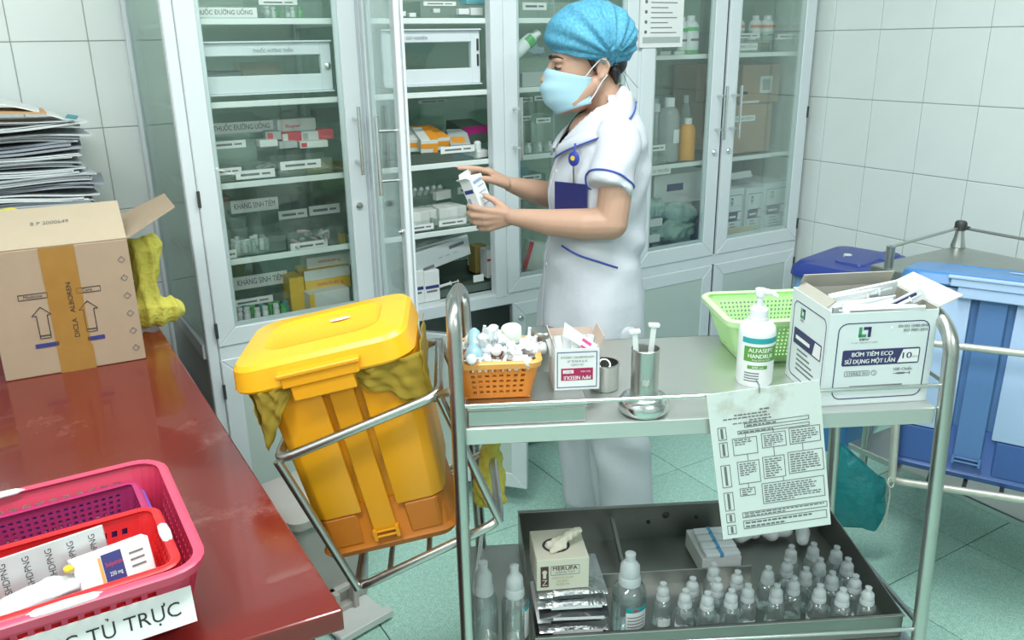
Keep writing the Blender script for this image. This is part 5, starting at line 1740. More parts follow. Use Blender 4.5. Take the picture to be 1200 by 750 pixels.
def tray(label, strip_px, shelf, dy, depth, body=None, xr=None, group=None, hgt=None):
    """clear plastic tray with a paper label on its front"""
    x0, y0, x1, y1 = strip_px
    a, b = P2(x0, (y0 + y1) / 2, dy), P2(x1, (y0 + y1) / 2, dy)
    zt, zb = P2((x0 + x1) / 2, y0, dy)[2], P2((x0 + x1) / 2, y1, dy)[2]
    if xr:
        X0, X1 = P2(xr[0], y1, dy)[0], P2(xr[1], y1, dy)[0]
    else:
        X0, X1 = a[0] - 0.02, b[0] + 0.02
    H = max(0.03, zt - shelf) if hgt is None else hgt
    t = thing('clear_tray', label, 'tray', ((X0 + X1) / 2, CY + dy, shelf + 0.0005), 0, group)
    W = X1 - X0
    mb = MB().box(-W / 2, 0, 0, W / 2, 0.002, H).box(-W / 2, depth - 0.002, 0, W / 2, depth, H + 0.01).box(-W / 2, 0, 0, -W / 2 + 0.002, depth, H).box(W / 2 - 0.002, 0, 0, W / 2, depth, H).box(-W / 2, 0, 0, W / 2, depth, 0.002)
    build('tray_body', mb, M_clear, t)
    sl = (b[2] - a[2]) / (b[0] - a[0])
    strip(t, b[0] - a[0], zt - zb, body, ((a[0] + b[0]) / 2 - (X0 + X1) / 2, -0.0015, (zt + zb) / 2 - shelf), (0, 0, 0))
    return t


vial_me = None


def vials(label, group, x0, x1, y0, y1, z, n, mats, r=0.008, h=0.03, seed=1):
    global vial_me
    rnd = random.Random(seed)
    me = MB().lathe([(0.0005, 0), (r, 0.001), (r, h * 0.62), (r * 0.7, h * 0.72), (r * 0.7, h * 0.76), (r * 0.95, h * 0.78), (r * 0.95, h), (0.0005, h)], 10).mesh('vial', smooth=40)
    ms = [me.copy() for _ in mats]
    pts = []
    for k in range(n):
        for _ in range(40):
            x, y = rnd.uniform(x0, x1), rnd.uniform(y0, y1)
            if all(math.hypot(x - a, y - b) > r * 2.02 for a, b in pts):
                break
        else:
            continue
        pts.append((x, y))
        o = link('vial', ms[k % len(mats)], mats[k % len(mats)], None, (x, y, z))
        tag(o, label, 'vial', group)


SZ = {k: v + 0.0032 for k, v in (('t', 1.483), ('m', 1.273), ('c', 1.058), ('b', 0.845))}
FLZ = 0.6165
# ---- left cabinet, top shelf
tray('clear tray on the topmost visible shelf of the left cabinet, labelled for oral medicine', (220, 9, 301, 21), SZ['t'], 0.06, 0.2, 'THUỐC ĐƯỜNG UỐNG', (224, 306))
tray('clear tray with a blank strip, right on the left cabinet top shelf', (303, 0, 348, 6), SZ['t'], 0.06, 0.2, None, (308, 378))
vials('small green topped vial in a tray on the left cabinet top shelf', 'vials on the left cabinet top shelf', 0.66, 0.80, CY + 0.08, CY + 0.22, SZ['t'] + 0.003, 10, [M_vial, M_vgr], seed=3)
# inside the small inner cabinet
o = build('grey_pouch', blob and MB().cap((0, 0, 0), (0.10, 0, 0.012), 0.030, 0.016).cap((0.0, 0, 0.02), (0.12, 0.02, -0.01), 0.018, 0.010), P('grey_pouch', (0.20, 0.22, 0.24), 0.6), None, (0.50, CY + 0.12, 1.325), smooth=60)
tag(o, 'dark grey pouch inside the small inner cabinet at upper left', 'pouch')
o = carton('cream_carton', 'cream carton at the back of the small inner cabinet at upper left', 'box', (0.63, CY + 0.2, 1.2955), 0.1, (0.12, 0.06, 0.075), P('cream_carton', (0.62, 0.55, 0.40), 0.6))
o = carton('white_sheet_pad', 'white folded leaflet lying at the front of the small inner cabinet', 'leaflet', (0.66, CY + 0.09, 1.2955), -0.05, (0.10, 0.03, 0.018), M_paper)
# ---- left cabinet, oral shelf (z .c)
tray('tall clear tray on the second shelf of the left cabinet, labelled for oral medicine', (244, 143, 321, 156), SZ['c'], 0.20, 0.22, 'THUỐC ĐƯỜNG UỐNG', (232, 322))
tray('low clear tray with a long curled label, front left on the oral medicine shelf', (247, 165, 288, 174), SZ['c'], 0.13, 0.06, None, (246, 300))
tray('low clear tray with two label strips at the front left of the oral medicine shelf', (250, 197, 283, 205), SZ['c'], 0.055, 0.07, None, (247, 283))
tray('low clear tray with a bold strip at the front middle of the oral medicine shelf', (276, 199, 322, 209), SZ['c'], 0.05, 0.07, None, (284, 324))
tray('low clear tray with a strip at the front right of the oral medicine shelf', (328, 188, 376, 198), SZ['c'], 0.05, 0.07, None, (326, 390))
o = cbox('medicine_carton', 'white carton with red lettering, topmost in the heap on the oral medicine shelf', 'box', 326, 139, 372, 154, 0.16, 0.10, M_pk, rz=0.06)
lettering('Bayer', 0.010, M_red, o, (o['w'] * 0.40, -0.001, o['h'] * 0.45), width=0.045, bold=0.0006)
panel(o, 0.02, 0.03, 0.06, 0.04, M_red, side='top', h=o['h'])
o2 = cbox('medicine_carton', 'dark grey green carton beside the red lettered one on the oral medicine shelf', 'box', 371, 128, 393, 143, 0.22, 0.05, M_dg)
for k, (a, b, c, d, mm) in enumerate(((312, 154, 330, 164, M_gry), (330, 155, 354, 167, M_red), (354, 154, 376, 165, M_pk), (374, 151, 391, 163, M_red), (305, 164, 326, 172, M_pk), (328, 166, 350, 174, M_gry), (352, 165, 384, 173, M_pk))):
    o = cbox('medicine_carton', ['small grey carton at the left end of the heap on the oral medicine shelf', 'red carton in the middle of the heap on the oral medicine shelf', 'white carton right of the red one in the heap on the oral medicine shelf', 'dark red carton at the right end of the heap on the oral medicine shelf', 'flat white pack at the bottom left of the heap on the oral medicine shelf', 'flat grey pack at the bottom middle of the heap on the oral medicine shelf', 'long flat white pack at the bottom right of the heap on the oral medicine shelf'][k], 'box', a, b, c, d, 0.13 - 0.005 * (k // 4) * 6, 0.05, mm, rz=0.1 * ((k % 3) - 1))
    panel(o, 0.004, 0.004, 0.02, o['h'] - 0.004, [M_red, M_pk, M_gry][k % 3])
mb = None
rnd = random.Random(21)
tabm = MB().lathe([(0.0005, 0), (0.0075, 0), (0.0075, 0.003), (0.005, 0.006), (0.0005, 0.007)], 10)
for k in range(8):
    o = build('blister_strip', MB().box(0, 0, 0, 0.055, 0.022, 0.002).box(0.004, 0.004, 0.002, 0.012, 0.018, 0.006).box(0.016, 0.004, 0.002, 0.024, 0.018, 0.006).box(0.028, 0.004, 0.002, 0.036, 0.018, 0.006).box(0.042, 0.004, 0.002, 0.050, 0.018, 0.006), M_silver, None, (rnd.uniform(0.62, 0.80), CY + rnd.uniform(0.06, 0.10), SZ['c'] + 0.006 + 0.007 * (k % 4)), (rnd.uniform(0.1, 0.5), rnd.uniform(-0.2, 0.2), rnd.uniform(-0.6, 0.6)))
    tag(o, 'silver blister strip of tablets loose in the trays on the oral medicine shelf', 'blister strip', 'blister strips on the oral medicine shelf')
# ---- left cabinet, injectable shelf
t = tray('clear tray with an injected antibiotics label on the left cabinet third shelf', (270, 233, 326, 248), SZ['b'], 0.24, 0.2, 'KHÁNG SINH TIÊM', (255, 326))
o = cbox('medicine_carton', 'teal carton behind the labelled tray on the left cabinet third shelf', 'box', 272, 246, 302, 253, 0.28, 0.06, M_tl)
o = cbox('cardboard_carton', 'brown cardboard carton at the back left of the third shelf of the left cabinet', 'box', 256, 231, 272, 244, 0.30, 0.1, M_card)
tray('clear tray with two pale strips at the right back of the third shelf, left cabinet', (326, 246, 360, 256), SZ['b'], 0.22, 0.2, None, (326, 408))
tray('clear tray with a strip, furthest right at the back of the third shelf, left cabinet', (362, 240, 398, 251), SZ['b'], 0.21, 0.19, None, (362, 404))
tray('low front tray of vials with a small square label, left on the third shelf', (263, 293, 277, 303), SZ['b'], 0.055, 0.12, None, (258, 337), hgt=0.045)
tray('low front tray of ampoules with two strips, right on the third shelf', (340, 283, 384, 292), SZ['b'], 0.055, 0.12, None, (338, 404), hgt=0.050)
vials('white capped vial in the front tray on the third shelf of the left cabinet', 'white vials on the third shelf', 0.53, 0.63, CY + 0.07, CY + 0.16, SZ['b'] + 0.003, 14, [M_vial, M_vgl], seed=4, h=0.034)
for k in range(16):
    o = build('ampoule', MB().lathe([(0.0005, 0), (0.0055, 0.001), (0.0055, 0.03), (0.002, 0.036), (0.003, 0.042), (0.0005, 0.052)], 8), [M_vgl, M_pk, P('rose_ampoule', (0.60, 0.42, 0.45), 0.4)][k % 3], None, (rnd.uniform(0.70, 0.82), CY + rnd.uniform(0.07, 0.15), SZ['b'] + 0.008 + 0.008 * (k % 4)), (PI / 2 + rnd.uniform(-0.3, 0.3), rnd.uniform(-1, 1), rnd.uniform(-1.2, 1.2)), smooth=40)
    tag(o, 'small glass ampoule lying in the right front tray on the third shelf', 'ampoule', 'ampoules in the right front tray')
o = cbox('packet', 'white paper packet standing among the vials on the third shelf of the left cabinet', 'packet', 277, 281, 300, 296, 0.10, 0.01, M_paper)
o = cbox('medicine_carton', 'small yellow carton at the right end of the third shelf of the left cabinet', 'box', 399, 274, 405, 286, 0.07, 0.02, M_yc)
# ---- left cabinet, floor
tray('dark tray labelled for injected antibiotics on the bottom of the left cabinet', (273, 321, 337, 336), FLZ, 0.17, 0.25, 'KHÁNG SINH TIÊM', (262, 342), hgt=0.13)
tray('front tray of green capped vials on the bottom of the left cabinet', (272, 349, 320, 357), FLZ, 0.11, 0.2, None, (268, 345), hgt=0.09)
vials('vial with a green or white cap in the bottom tray of the left cabinet', 'green capped vials at the bottom', 0.52, 0.66, CY + 0.05, CY + 0.10, FLZ + 0.036, 16, [M_vgr, M_vial, M_vial, P('vial_cap_teal', (0.1, 0.3, 0.35), 0.4)], seed=6, r=0.009, h=0.036)
o = carton('vial_rack', 'flat clear rack carrying the green capped vials at the bottom of the left cabinet', 'rack', (0.50, CY + 0.045, FLZ + 0.001), 0, (0.19, 0.07, 0.034), M_clear)
o = cbox('oxacillin_carton', 'white and yellow carton with red lettering, mid-stack at bottom right of the left cabinet', 'box', 358, 314, 412, 340, 0.10, 0.09, M_yc, rz=0.02)
o.name = 'antibiotic_carton'
panel(o, 0, o['h'] * 0.55, o['w'], o['h'], M_pk)
lettering('OXACILLIN 1g', 0.010, M_red, o, (o['w'] * 0.55, -0.001, o['h'] * 0.32), width=0.085, bold=0.0005)
o = cbox('antibiotic_carton', 'white topped carton resting on the yellow red lettered one', 'box', 360, 299, 412, 314, 0.125, 0.07, M_pk)
lettering('OXACILLIN 1g', 0.008, M_red, o, (o['w'] * 0.5, -0.001, o['h'] * 0.6), width=0.07, bold=0.0005)
o = cbox('antibiotic_carton', 'white carton with a yellow end, lowest at the bottom right of the left cabinet', 'box', 364, 341, 412, 362, 0.05, 0.13, M_pk, rz=0.05, z=FLZ + 0.001)
panel(o, -0.0, 0, 0.016, o['h'], M_yc)
lettering('OXACILLIN', 0.009, M_red, o, (o['w'] * 0.6, -0.001, o['h'] * 0.30), width=0.075, bold=0.0005)
o = cbox('antibiotic_carton', 'tall yellow carton left of the stacked antibiotic cartons', 'box', 342, 325, 359, 360, 0.10, 0.08, M_yc, z=FLZ + 0.001)

# ---- middle cabinet, behind the open door
tray('clear tray with a strip on the top shelf of the open cabinet', (496, 2, 534, 7), SZ['t'], 0.1, 0.2, None, (492, 568))
o = cbox('medicine_carton', 'cyan carton on the top shelf of the open cabinet', 'box', 547, -4, 572, 5, 0.14, 0.05, M_cy)
for k, (a, b, c, d) in enumerate(((468, 13, 476, 19), (480, 15, 488, 20), (538, 10, 550, 17), (552, 9, 566, 18), (508, 10, 516, 15))):
    o = cbox('paper_scrap', ['leftmost', 'second leftmost', 'second rightmost', 'rightmost', 'middle'][k] + ' small white packet loose on the open cabinet top shelf', 'packet', a, b, c, d, 0.06 + 0.01 * k, 0.02, M_paper, group='packets on the open cabinet top shelf')
OM = SZ['c']
for k, (px, dyy, rz, lab) in enumerate(((478, 0.12, -0.25, 'orange striped white carton, leftmost on the second shelf of the open cabinet'), (492, 0.07, -0.2, 'orange striped carton with an orange end, second from left in the open cabinet'), (508, 0.10, 0.1, 'white and orange carton, third from left in the open cabinet'))):
    p = P2(px, 158, dyy)
    o = carton('medicine_carton', lab, 'box', (p[0], CY + dyy, OM + 0.03), 0, (0.055, 0.12, 0.042), M_pk, rot=(0.25, 0, rz))
    panel(o, 0.030 if k < 2 else 0.0, 0.0, 0.055, 0.12, M_orp, side='top', h=0.042)
    panel(o, 0.0, 0.014, 0.055, 0.030, M_orp)
    panel(o, 0.040, 0.0, 0.055, 0.030, M_orp, y=-0.0003)
p = P2(527, 155, 0.09)
o = carton('medicine_carton', 'grey carton with an orange panel, fourth from left in the open cabinet', 'box', (p[0], CY + 0.09, OM + 0.02), 0, (0.065, 0.11, 0.030), M_gry, rot=(0.35, 0, -0.35))
panel(o, 0.008, 0.01, 0.05, 0.05, M_orp, side='top', h=0.030)
p = P2(544, 146, 0.14)
o = carton('medicine_carton', 'dark carton with magenta edges at the right on the second shelf of the open cabinet', 'box', (p[0], CY + 0.14, OM + 0.035), 0, (0.10, 0.12, 0.050), M_dg, rot=(0.2, 0, 0.1))
panel(o, 0, 0.036, 0.10, 0.050, M_mag)
panel(o, 0, 0, 0.014, 0.05, M_mag)
panel(o, 0, 0.0, 0.10, 0.03, M_mag, side='top', h=0.05)
o = build('ampoule_tube', MB().lathe([(0.0005, 0), (0.012, 0.001), (0.012, 0.05), (0.007, 0.055), (0.0005, 0.056)], 12), M_vial, None, (1.315, CY + 0.06, OM), smooth=40)
tag(o, 'white capped bottle at the right end of the second shelf of the open cabinet', 'bottle')
p = P2(548, 170, 0.05)
o = carton('medicine_carton', 'long white pack lying aslant at the front of the second shelf of the open cabinet', 'box', (p[0] + 0.035, CY + 0.045, OM + 0.002), 0, (0.045, 0.15, 0.022), M_wbox, rot=(0.12, 0, 0.28))
panel(o, 0.008, 0.02, 0.036, 0.06, M_gry, side='top', h=0.022)
tray('clear tray beneath the orange striped cartons in the open cabinet', (516, 171, 556, 179), OM, 0.05, 0.24, None, (474, 562), hgt=0.03)
tray('clear tray at the back of the second shelf of the open cabinet', (490, 117, 524, 121), OM, 0.36, 0.1, None, (478, 572))
OB = SZ['b']
tray('clear tray of white packs, left front on the open cabinet third shelf', (480, 263, 508, 270), OB, 0.05, 0.16, None, (478, 510), hgt=0.035)
tray('clear tray of white packs, right front on the open cabinet third shelf', (514, 257, 546, 264), OB, 0.05, 0.16, None, (511, 552), hgt=0.035)
for k in range(6):
    o = cbox('medicine_carton', ORD[k] + ' white flat pack from left in the open cabinet third shelf trays', 'box', 482 + 11 * k, 249 - 1.5 * k, 493 + 11 * k, 263 - 1.6 * k, 0.065 + 0.012 * (k % 3), 0.09, [M_wbox, M_pk][k % 2], rz=0.15 * ((k % 3) - 1), group='white packs on the third shelf of the open cabinet', z=OB + 0.004)
o = cbox('medicine_carton', 'white pack with a violet band on the third shelf of the open cabinet', 'box', 513, 243, 540, 254, 0.10, 0.08, M_wbox, rz=0.1)
panel(o, 0.02, 0.004, 0.05, 0.012, P('violet_print', (0.25, 0.08, 0.30), 0.5))
o = cbox('ampoule_rack', 'clear rack of white ampoules at the back of the third shelf of the open cabinet', 'rack', 480, 222, 520, 230, 0.22, 0.05, M_clear)
zr = o.location.z
for k in range(5):
    p = P2(484 + 7.4 * k, 226, 0.235)
    q = build('ampoule', MB().lathe([(0.0005, 0), (0.009, 0.002), (0.009, 0.026), (0.005, 0.03), (0.0005, 0.034)], 10), M_vial, None, (p[0], CY + 0.24, zr + 0.004), (0.5, 0.2, 0), smooth=40)
    tag(q, ORD[k] + ' white ampoule from the left in the clear rack of the open cabinet', 'ampoule', 'ampoules in the clear rack')
o = cbox('folded_leaflet', 'white folded leaflet beside the ampoule rack in the open cabinet', 'leaflet', 512, 224, 533, 234, 0.17, 0.02, M_paper, rz=0.3)
tray('clear tray with a label, back right on the open cabinet third shelf', (536, 218, 566, 226), OB, 0.28, 0.12, None, (528, 572))
# floor of the open cabinet
o = cbox('long_carton', 'long white and grey carton lying tilted at the bottom of the open cabinet', 'box', 490, 292, 558, 316, 0.05, 0.11, P('carton_cool_grey', (0.56, 0.61, 0.62), 0.5), rz=0.12, tilt=-0.16)
panel(o, o['w'] * 0.62, o['h'] * 0.62, o['w'] * 0.90, o['h'] * 0.78, M_inkgrey)
panel(o, o['w'] * 0.1, o['h'] * 0.05, o['w'] * 0.3, o['h'] * 0.2, M_inkgrey)
for k in range(3):
    panel(o, o['w'] * (0.40 + 0.14 * k), o['h'] * 0.35, o['w'] * (0.47 + 0.14 * k), o['h'] * 0.42, M_gry, name='printed_line')
panel(o, 0.08, 0.03, 0.14, 0.06, M_gry, side='top', h=o['h'])
o = build('dark_tray', MB().box(0, 0, 0, 0.30, 0.25, 0.004).box(0, 0, 0, 0.30, 0.004, 0.028).box(0, 0.246, 0, 0.30, 0.25, 0.05).box(0.296, 0, 0, 0.30, 0.25, 0.028), P('smoky_tray', (0.10, 0.14, 0.12), 0.25), None, (1.09, CY + 0.05, FLZ), (0, 0, 0))
tag(o, 'smoky grey tray at the bottom right of the open cabinet', 'tray')
o.name = 'smoky_tray'
for k, (a, b, c, d, lab) in enumerate(((483, 318, 498, 352, 'left of two small white cartons with navy bands at the bottom of the open cabinet'), (498, 317, 516, 349, 'right of two small white cartons with navy bands at the bottom of the open cabinet'))):
    o = cbox('medicine_carton', lab, 'box', a, b, c, d, 0.04, 0.045, M_wbox, z=FLZ + 0.001)
    panel(o, 0.004, o['h'] * 0.42, o['w'] - 0.003, o['h'] * 0.52, M_blue)
    panel(o, 0.008, o['h'] * 0.30, o['w'] - 0.010, o['h'] * 0.36, M_inkgrey, name='printed_line')
o = cbox('medicine_carton', 'white carton with a red line at the back right of the open cabinet floor', 'box', 571, 292, 586, 312, 0.12, 0.05, M_wbox, z=FLZ + 0.02)
panel(o, 0.0, o['h'] * 0.6, o['w'], o['h'] * 0.68, M_red)
o = cbox('medicine_carton', 'ochre carton behind the long grey carton in the open cabinet', 'box', 557, 288, 571, 312, 0.20, 0.05, P('ochre_carton', (0.40, 0.30, 0.10), 0.6), z=FLZ + 0.02)
o = build('syringe', MB().lathe([(0.0005, 0), (0.004, 0.001), (0.005, 0.004), (0.005, 0.07), (0.008, 0.071), (0.008, 0.073), (0.002, 0.074), (0.002, 0.10), (0.006, 0.101), (0.0005, 0.103)], 10), M_vial, None, (1.13, CY + 0.06, FLZ + 0.036), (0, PI / 2 - 0.1, 0.05), smooth=40)
tag(o, 'slim white syringe lying across the front of the smoky tray', 'syringe')
o = cbox('label_card', 'small white card on the edge of the smoky tray', 'card', 555, 322, 567, 330, 0.048, 0.002, M_paper)

# ---- middle cabinet, right door (left of the nurse)
tray('clear tray with a strip on the top shelf, seen just left of the blue cap', (612, 3, 640, 12), SZ['t'], 0.1, 0.2, None, (608, 668))
me = blob(MB().cap((0, 0, 0), (0.11, 0.02, 0.02), 0.026, 0.022).cap((0.03, 0, 0.02), (0.13, 0, -0.005), 0.02, 0.02), 8, 0.008, 70, 0.006)
o = link('film_bundle', me, P('pale_blue_film', (0.45, 0.58, 0.66), 0.3), None, (1.49, CY + 0.16, SZ['m'] + 0.11))
tag(o, 'bundle of pale blue film on the shelf left of the nurse', 'bundle')
o = cbox('medicine_carton', 'white carton under the blue film bundle left of the nurse', 'box', 607, 88, 618, 104, 0.12, 0.22, M_pk, z=SZ['m'])
bt = thing('tilted_bottle', 'white bottle with a green label lying tilted on the shelf left of the nurse', 'bottle', (1.462, CY + 0.07, SZ['m'] + 0.10), (0, 0.95, 0))
build('bottle_body', MB().lathe([(0.0005, -0.01), (0.022, -0.008), (0.022, 0.082), (0.013, 0.095)], 18), M_wb, bt, smooth=50)
curved_label(bt, 'printed_band', 0.0222, -2.6, 0.2, 0.055, 0.082, M_vgr)
build('cap', MB().lathe([(0.012, 0.094), (0.013, 0.115), (0.0005, 0.116)], 14), M_wb, bt, smooth=40)
o = carton('carton_wedge', 'grey carton supporting the tilted white bottle left of the nurse', 'box', (1.475, CY + 0.04, SZ['m']), 0.0, (0.10, 0.10, 0.045), M_gry)
for k, (q, dyy) in enumerate((((607, 114, 624, 120), 0.30), ((626, 112, 643, 118), 0.28), ((606, 136, 622, 142), 0.20), ((628, 138, 645, 144), 0.18))):
    tray(['clear tray with a strip, back left on the second shelf beside the nurse', 'clear tray with a strip, back right on the second shelf beside the nurse', 'clear tray with a strip, middle left on the second shelf beside the nurse', 'clear tray with a strip, middle right on the second shelf beside the nurse'][k], q, SZ['c'], dyy, 0.07, None)
for k in range(9):
    o = build('vial', vials and MB().lathe([(0.0005, 0), (0.010, 0.001), (0.010, 0.02), (0.006, 0.024), (0.008, 0.032), (0.0005, 0.033)], 10), M_vial if k % 2 else M_vgl, None, (1.455 + 0.021 * k, CY + 0.06 + 0.014 * (k % 2), SZ['c']), smooth=40)
    tag(o, ORD[k] + ' white vial from the left in the row beside the nurse', 'vial', 'vials beside the nurse')
o = cbox('medicine_carton', 'white carton with a red edge leaning at the bottom left of the nurse door', 'box', 612, 280, 640, 312, 0.06, 0.06, M_pk, rz=-0.3, tilt=0.3)
panel(o, 0.0, 0.0, 0.016, o['h'], M_red)
o = cbox('medicine_carton', 'small white carton at the very bottom left behind the nurse door', 'box', 607, 300, 616, 316, 0.10, 0.05, M_wbox, z=FLZ + 0.001)
for k in range(3):
    tray(['clear tray with a strip on the third shelf, left of the nurse arm', 'clear tray with a strip on the third shelf, behind the nurse arm', 'clear tray with a strip at the back of the third shelf behind the nurse'][k], [(607, 226, 624, 233), (626, 228, 640, 235), (612, 205, 634, 211)][k], SZ['b'], [0.08, 0.08, 0.28][k], 0.12, None)

# ---- right cabinet
SB1, SB2 = 1.36 + 0.0032, 0.975 + 0.0032
nt2 = thing('paper_notice', 'printed paper notice stuck on the glass right of the blue cap', 'notice', tuple(P2(776, 28, -0.011)))
c4 = [P2(749, 56, -0.011), P2(799, 53, -0.011), P2(803, -14, -0.011), P2(748, -10, -0.011)]
xs0, xs1 = c4[0][0] - nt2.location.x, c4[1][0] - nt2.location.x
z0_, z1_ = c4[0][2] - nt2.location.z, c4[3][2] - nt2.location.z
build('sheet', MB().box(xs0, -0.002, z0_, xs1, 0.0045, z1_), M_paper, nt2)
build('printed_band', MB().box(xs0 + 0.012, -0.0026, z0_ + 0.014, xs1 - 0.012, -0.0018, z0_ + 0.034), M_gry, nt2)
ln = MB()
for k in range(9):
    zq = z0_ + 0.046 + 0.016 * k
    ln.box(xs0 + 0.045, -0.0026, zq, xs1 - 0.03 - 0.02 * (k % 3), -0.0018, zq + 0.003)
    if k % 2 == 0:
        ln.lathe([(0.0005, 0), (0.006, 0), (0.006, 0.0006), (0.0005, 0.0006)], 10, TM((xs0 + 0.024, -0.002, zq + 0.004), (PI / 2, 0, 0)))
o = build('printed_text', ln, M_inkgrey, nt2)
o['kind'] = 'stuff'
M_cloud = GLASS('cloudy_bottle', (0.88, 0.92, 0.92), 0.06, 0.06, haze=0.30, hazecol=(0.80, 0.85, 0.85))
M_gband = P('fresh_green_print', (0.10, 0.55, 0.18), 0.5)
M_oband = P('coral_print', (0.75, 0.25, 0.12), 0.5)


def shelf_bottle(label, px0, px1, ptop, z, dy, band, group=None, cap=None, body=None):
    a, b = P2(px0, ptop + 20, dy), P2(px1, ptop + 20, dy)
    r = (b[0] - a[0]) / 2
    ht = P2((px0 + px1) / 2, ptop, dy)[2] - z
    q = thing('medicine_bottle', label, 'bottle', ((a[0] + b[0]) / 2, CY + dy + r, z), 0, group)
    build('bottle_body', MB().lathe([(0.0005, 0), (r, 0.002), (r, ht * 0.72), (r * 0.8, ht * 0.82), (r * 0.4, ht * 0.88)], 18), body or M_wb, q, smooth=50)
    build('cap', MB().lathe([(r * 0.5, ht * 0.86), (r * 0.5, ht), (0.0005, ht)], 14), cap or M_wb, q, smooth=40)
    if band:
        curved_label(q, 'printed_band', r * 1.01, CA - 1.5, CA + 1.5, ht * 0.60, ht * 0.70, band)
        curved_label(q, 'printed_band', r * 1.01, CA - 1.5, CA + 1.5, ht * 0.03, ht * 0.10, band)
        curved_label(q, 'printed_line', r * 1.012, CA - 0.6, CA + 0.6, ht * 0.34, ht * 0.40, M_inkgrey)
    return q


shelf_bottle('white bottle with green bands, left of two beside the paper notice', 799, 808, 20, SB1, 0.10, M_gband)
shelf_bottle('white bottle with green bands, right of two beside the paper notice', 808, 824, 18, SB1, 0.09, M_gband)
for k, (a, b) in enumerate(((864, 876), (885, 896), (899, 912))):
    shelf_bottle(['white bottle with coral bands, leftmost on the right cabinet top shelf', 'white bottle with coral bands, middle of three on the right cabinet top shelf', 'white bottle with coral bands, rightmost of three on the right cabinet top shelf'][k], a, b, 18, SB1 + 0.02, 0.20, M_oband)
shelf_bottle('clear white squeeze bottle at the right end of the right cabinet top shelf', 929, 939, 17, SB1 + 0.02, 0.16, None)
tray('clear tray with a strip at the left front of the right cabinet top shelf', (862, 39, 890, 45), SB1, 0.12, 0.06, None)
tray('clear tray with a strip at the right front of the right cabinet top shelf', (911, 40, 935, 46), SB1, 0.10, 0.06, None, (905, 937))
tray('clear tray with a square label at the front of the right cabinet top shelf', (861, 51, 887, 59), SB1, 0.05, 0.06, 'DUNG DỊCH', (860, 890), hgt=0.03)
for k in range(3):
    o = cbox('paper_label', ORD[k] + ' small paper label from the left on the shelf under the paper notice', 'label', 758 + 16 * k, 60, 770 + 16 * k, 65, 0.05, 0.004, M_paper, z=SB1, group='labels under the notice')
GC2 = 'clear jars on the right cabinet top shelf'
for k, (a, b) in enumerate(((880, 893), (913, 929))):
    q = shelf_bottle(['left', 'right'][k] + ' clear plastic jar at the front of the right cabinet top shelf', a, b, 44, SB1, 0.06, None, GC2, M_clearpl, M_clear)
# cartons
o = cbox('cardboard_carton', 'brown cardboard carton with a white label, upper of two in the right cabinet', 'box', 868, 76, 911, 125, 0.14, 0.22, M_card2, rz=0.0, z=1.166)
o.data.materials[0] = M_card
lab_ = panel(o, o['w'] * 0.48, o['h'] * 0.25, o['w'] * 0.80, o['h'] * 0.70, M_paper)
panel(o, o['w'] * 0.54, o['h'] * 0.33, o['w'] * 0.74, o['h'] * 0.62, M_gry, y=-0.0006)
panel(o, -0.0, o['h'] * 0.24, o['w'] * 0.16, o['h'] * 0.32, M_ink)
panel(o, 0, 0.0, o['w'] * 0.48, o['h'] * 0.07, M_paper)
o = cbox('cardboard_carton', 'brown cardboard carton, lower of two in the right cabinet', 'box', 858, 131, 901, 176, 0.10, 0.24, M_card, z=SB2)
o.dimensions
hh = 1.165 - SB2
for v in o.data.vertices:
    if v.co.z > 0.01:
        v.co.z = v.co.z * hh / o['h']
panel(o, 0, hh * 0.66, o['w'] * 0.55, hh * 0.78, M_paper)
lettering('DUNG DỊCH', 0.010, M_ink, o, (o['w'] * 0.27, -0.001, hh * 0.72), width=o['w'] * 0.45)
o = cbox('cardboard_carton', 'tall brown cardboard carton at the back, left of the door handles of the right cabinet', 'box', 812, 76, 846, 180, 0.345, 0.14, M_card, z=SB2)
# large bottles
GL = 'large clear fluid bottles in the right cabinet'
for k, (a, b, tp, dyy) in enumerate(((752, 764, 118, 0.20), (766, 780, 116, 0.20), (751, 766, 128, 0.10), (768, 782, 122, 0.12), (803, 812, 112, 0.26))):
    shelf_bottle(['back left', 'back middle', 'front left', 'front middle', 'rearmost right'][k] + ' large clear fluid bottle in the cluster in the right cabinet', a, b, tp, SB2, dyy, None, GL, M_clearpl, M_cloud)
q = shelf_bottle('largest clear fluid bottle with a white label, nearest in the right cabinet', 783, 802, 115, SB2, 0.06, None, None, M_clearpl, M_cloud)
curved_label(q, 'paper_label', 0.0405, CA - 0.2, CA + 0.9, 0.07, 0.12, M_paper)
q = shelf_bottle('orange yellow pump bottle on the middle shelf of the right cabinet', 805, 819, 139, SB2, 0.05, None, None, M_wb, P('amber_bottle', (0.80, 0.36, 0.02), 0.4))
tray('clear tray with a strip, left front on the right cabinet middle shelf', (762, 170, 779, 177), SB2, 0.05, 0.05, None, (752, 782), hgt=0.03)
o = cbox('paper_label', 'long white label strip on the edge of the middle shelf of the right cabinet', 'label', 757, 195, 786, 205, 0.026, 0.002, M_paper)
lettering('DỊCH TRUYỀN', 0.010, M_inkgrey, o, (o['w'] * 0.5, -0.001, o['h'] * 0.45), width=o['w'] * 0.8)
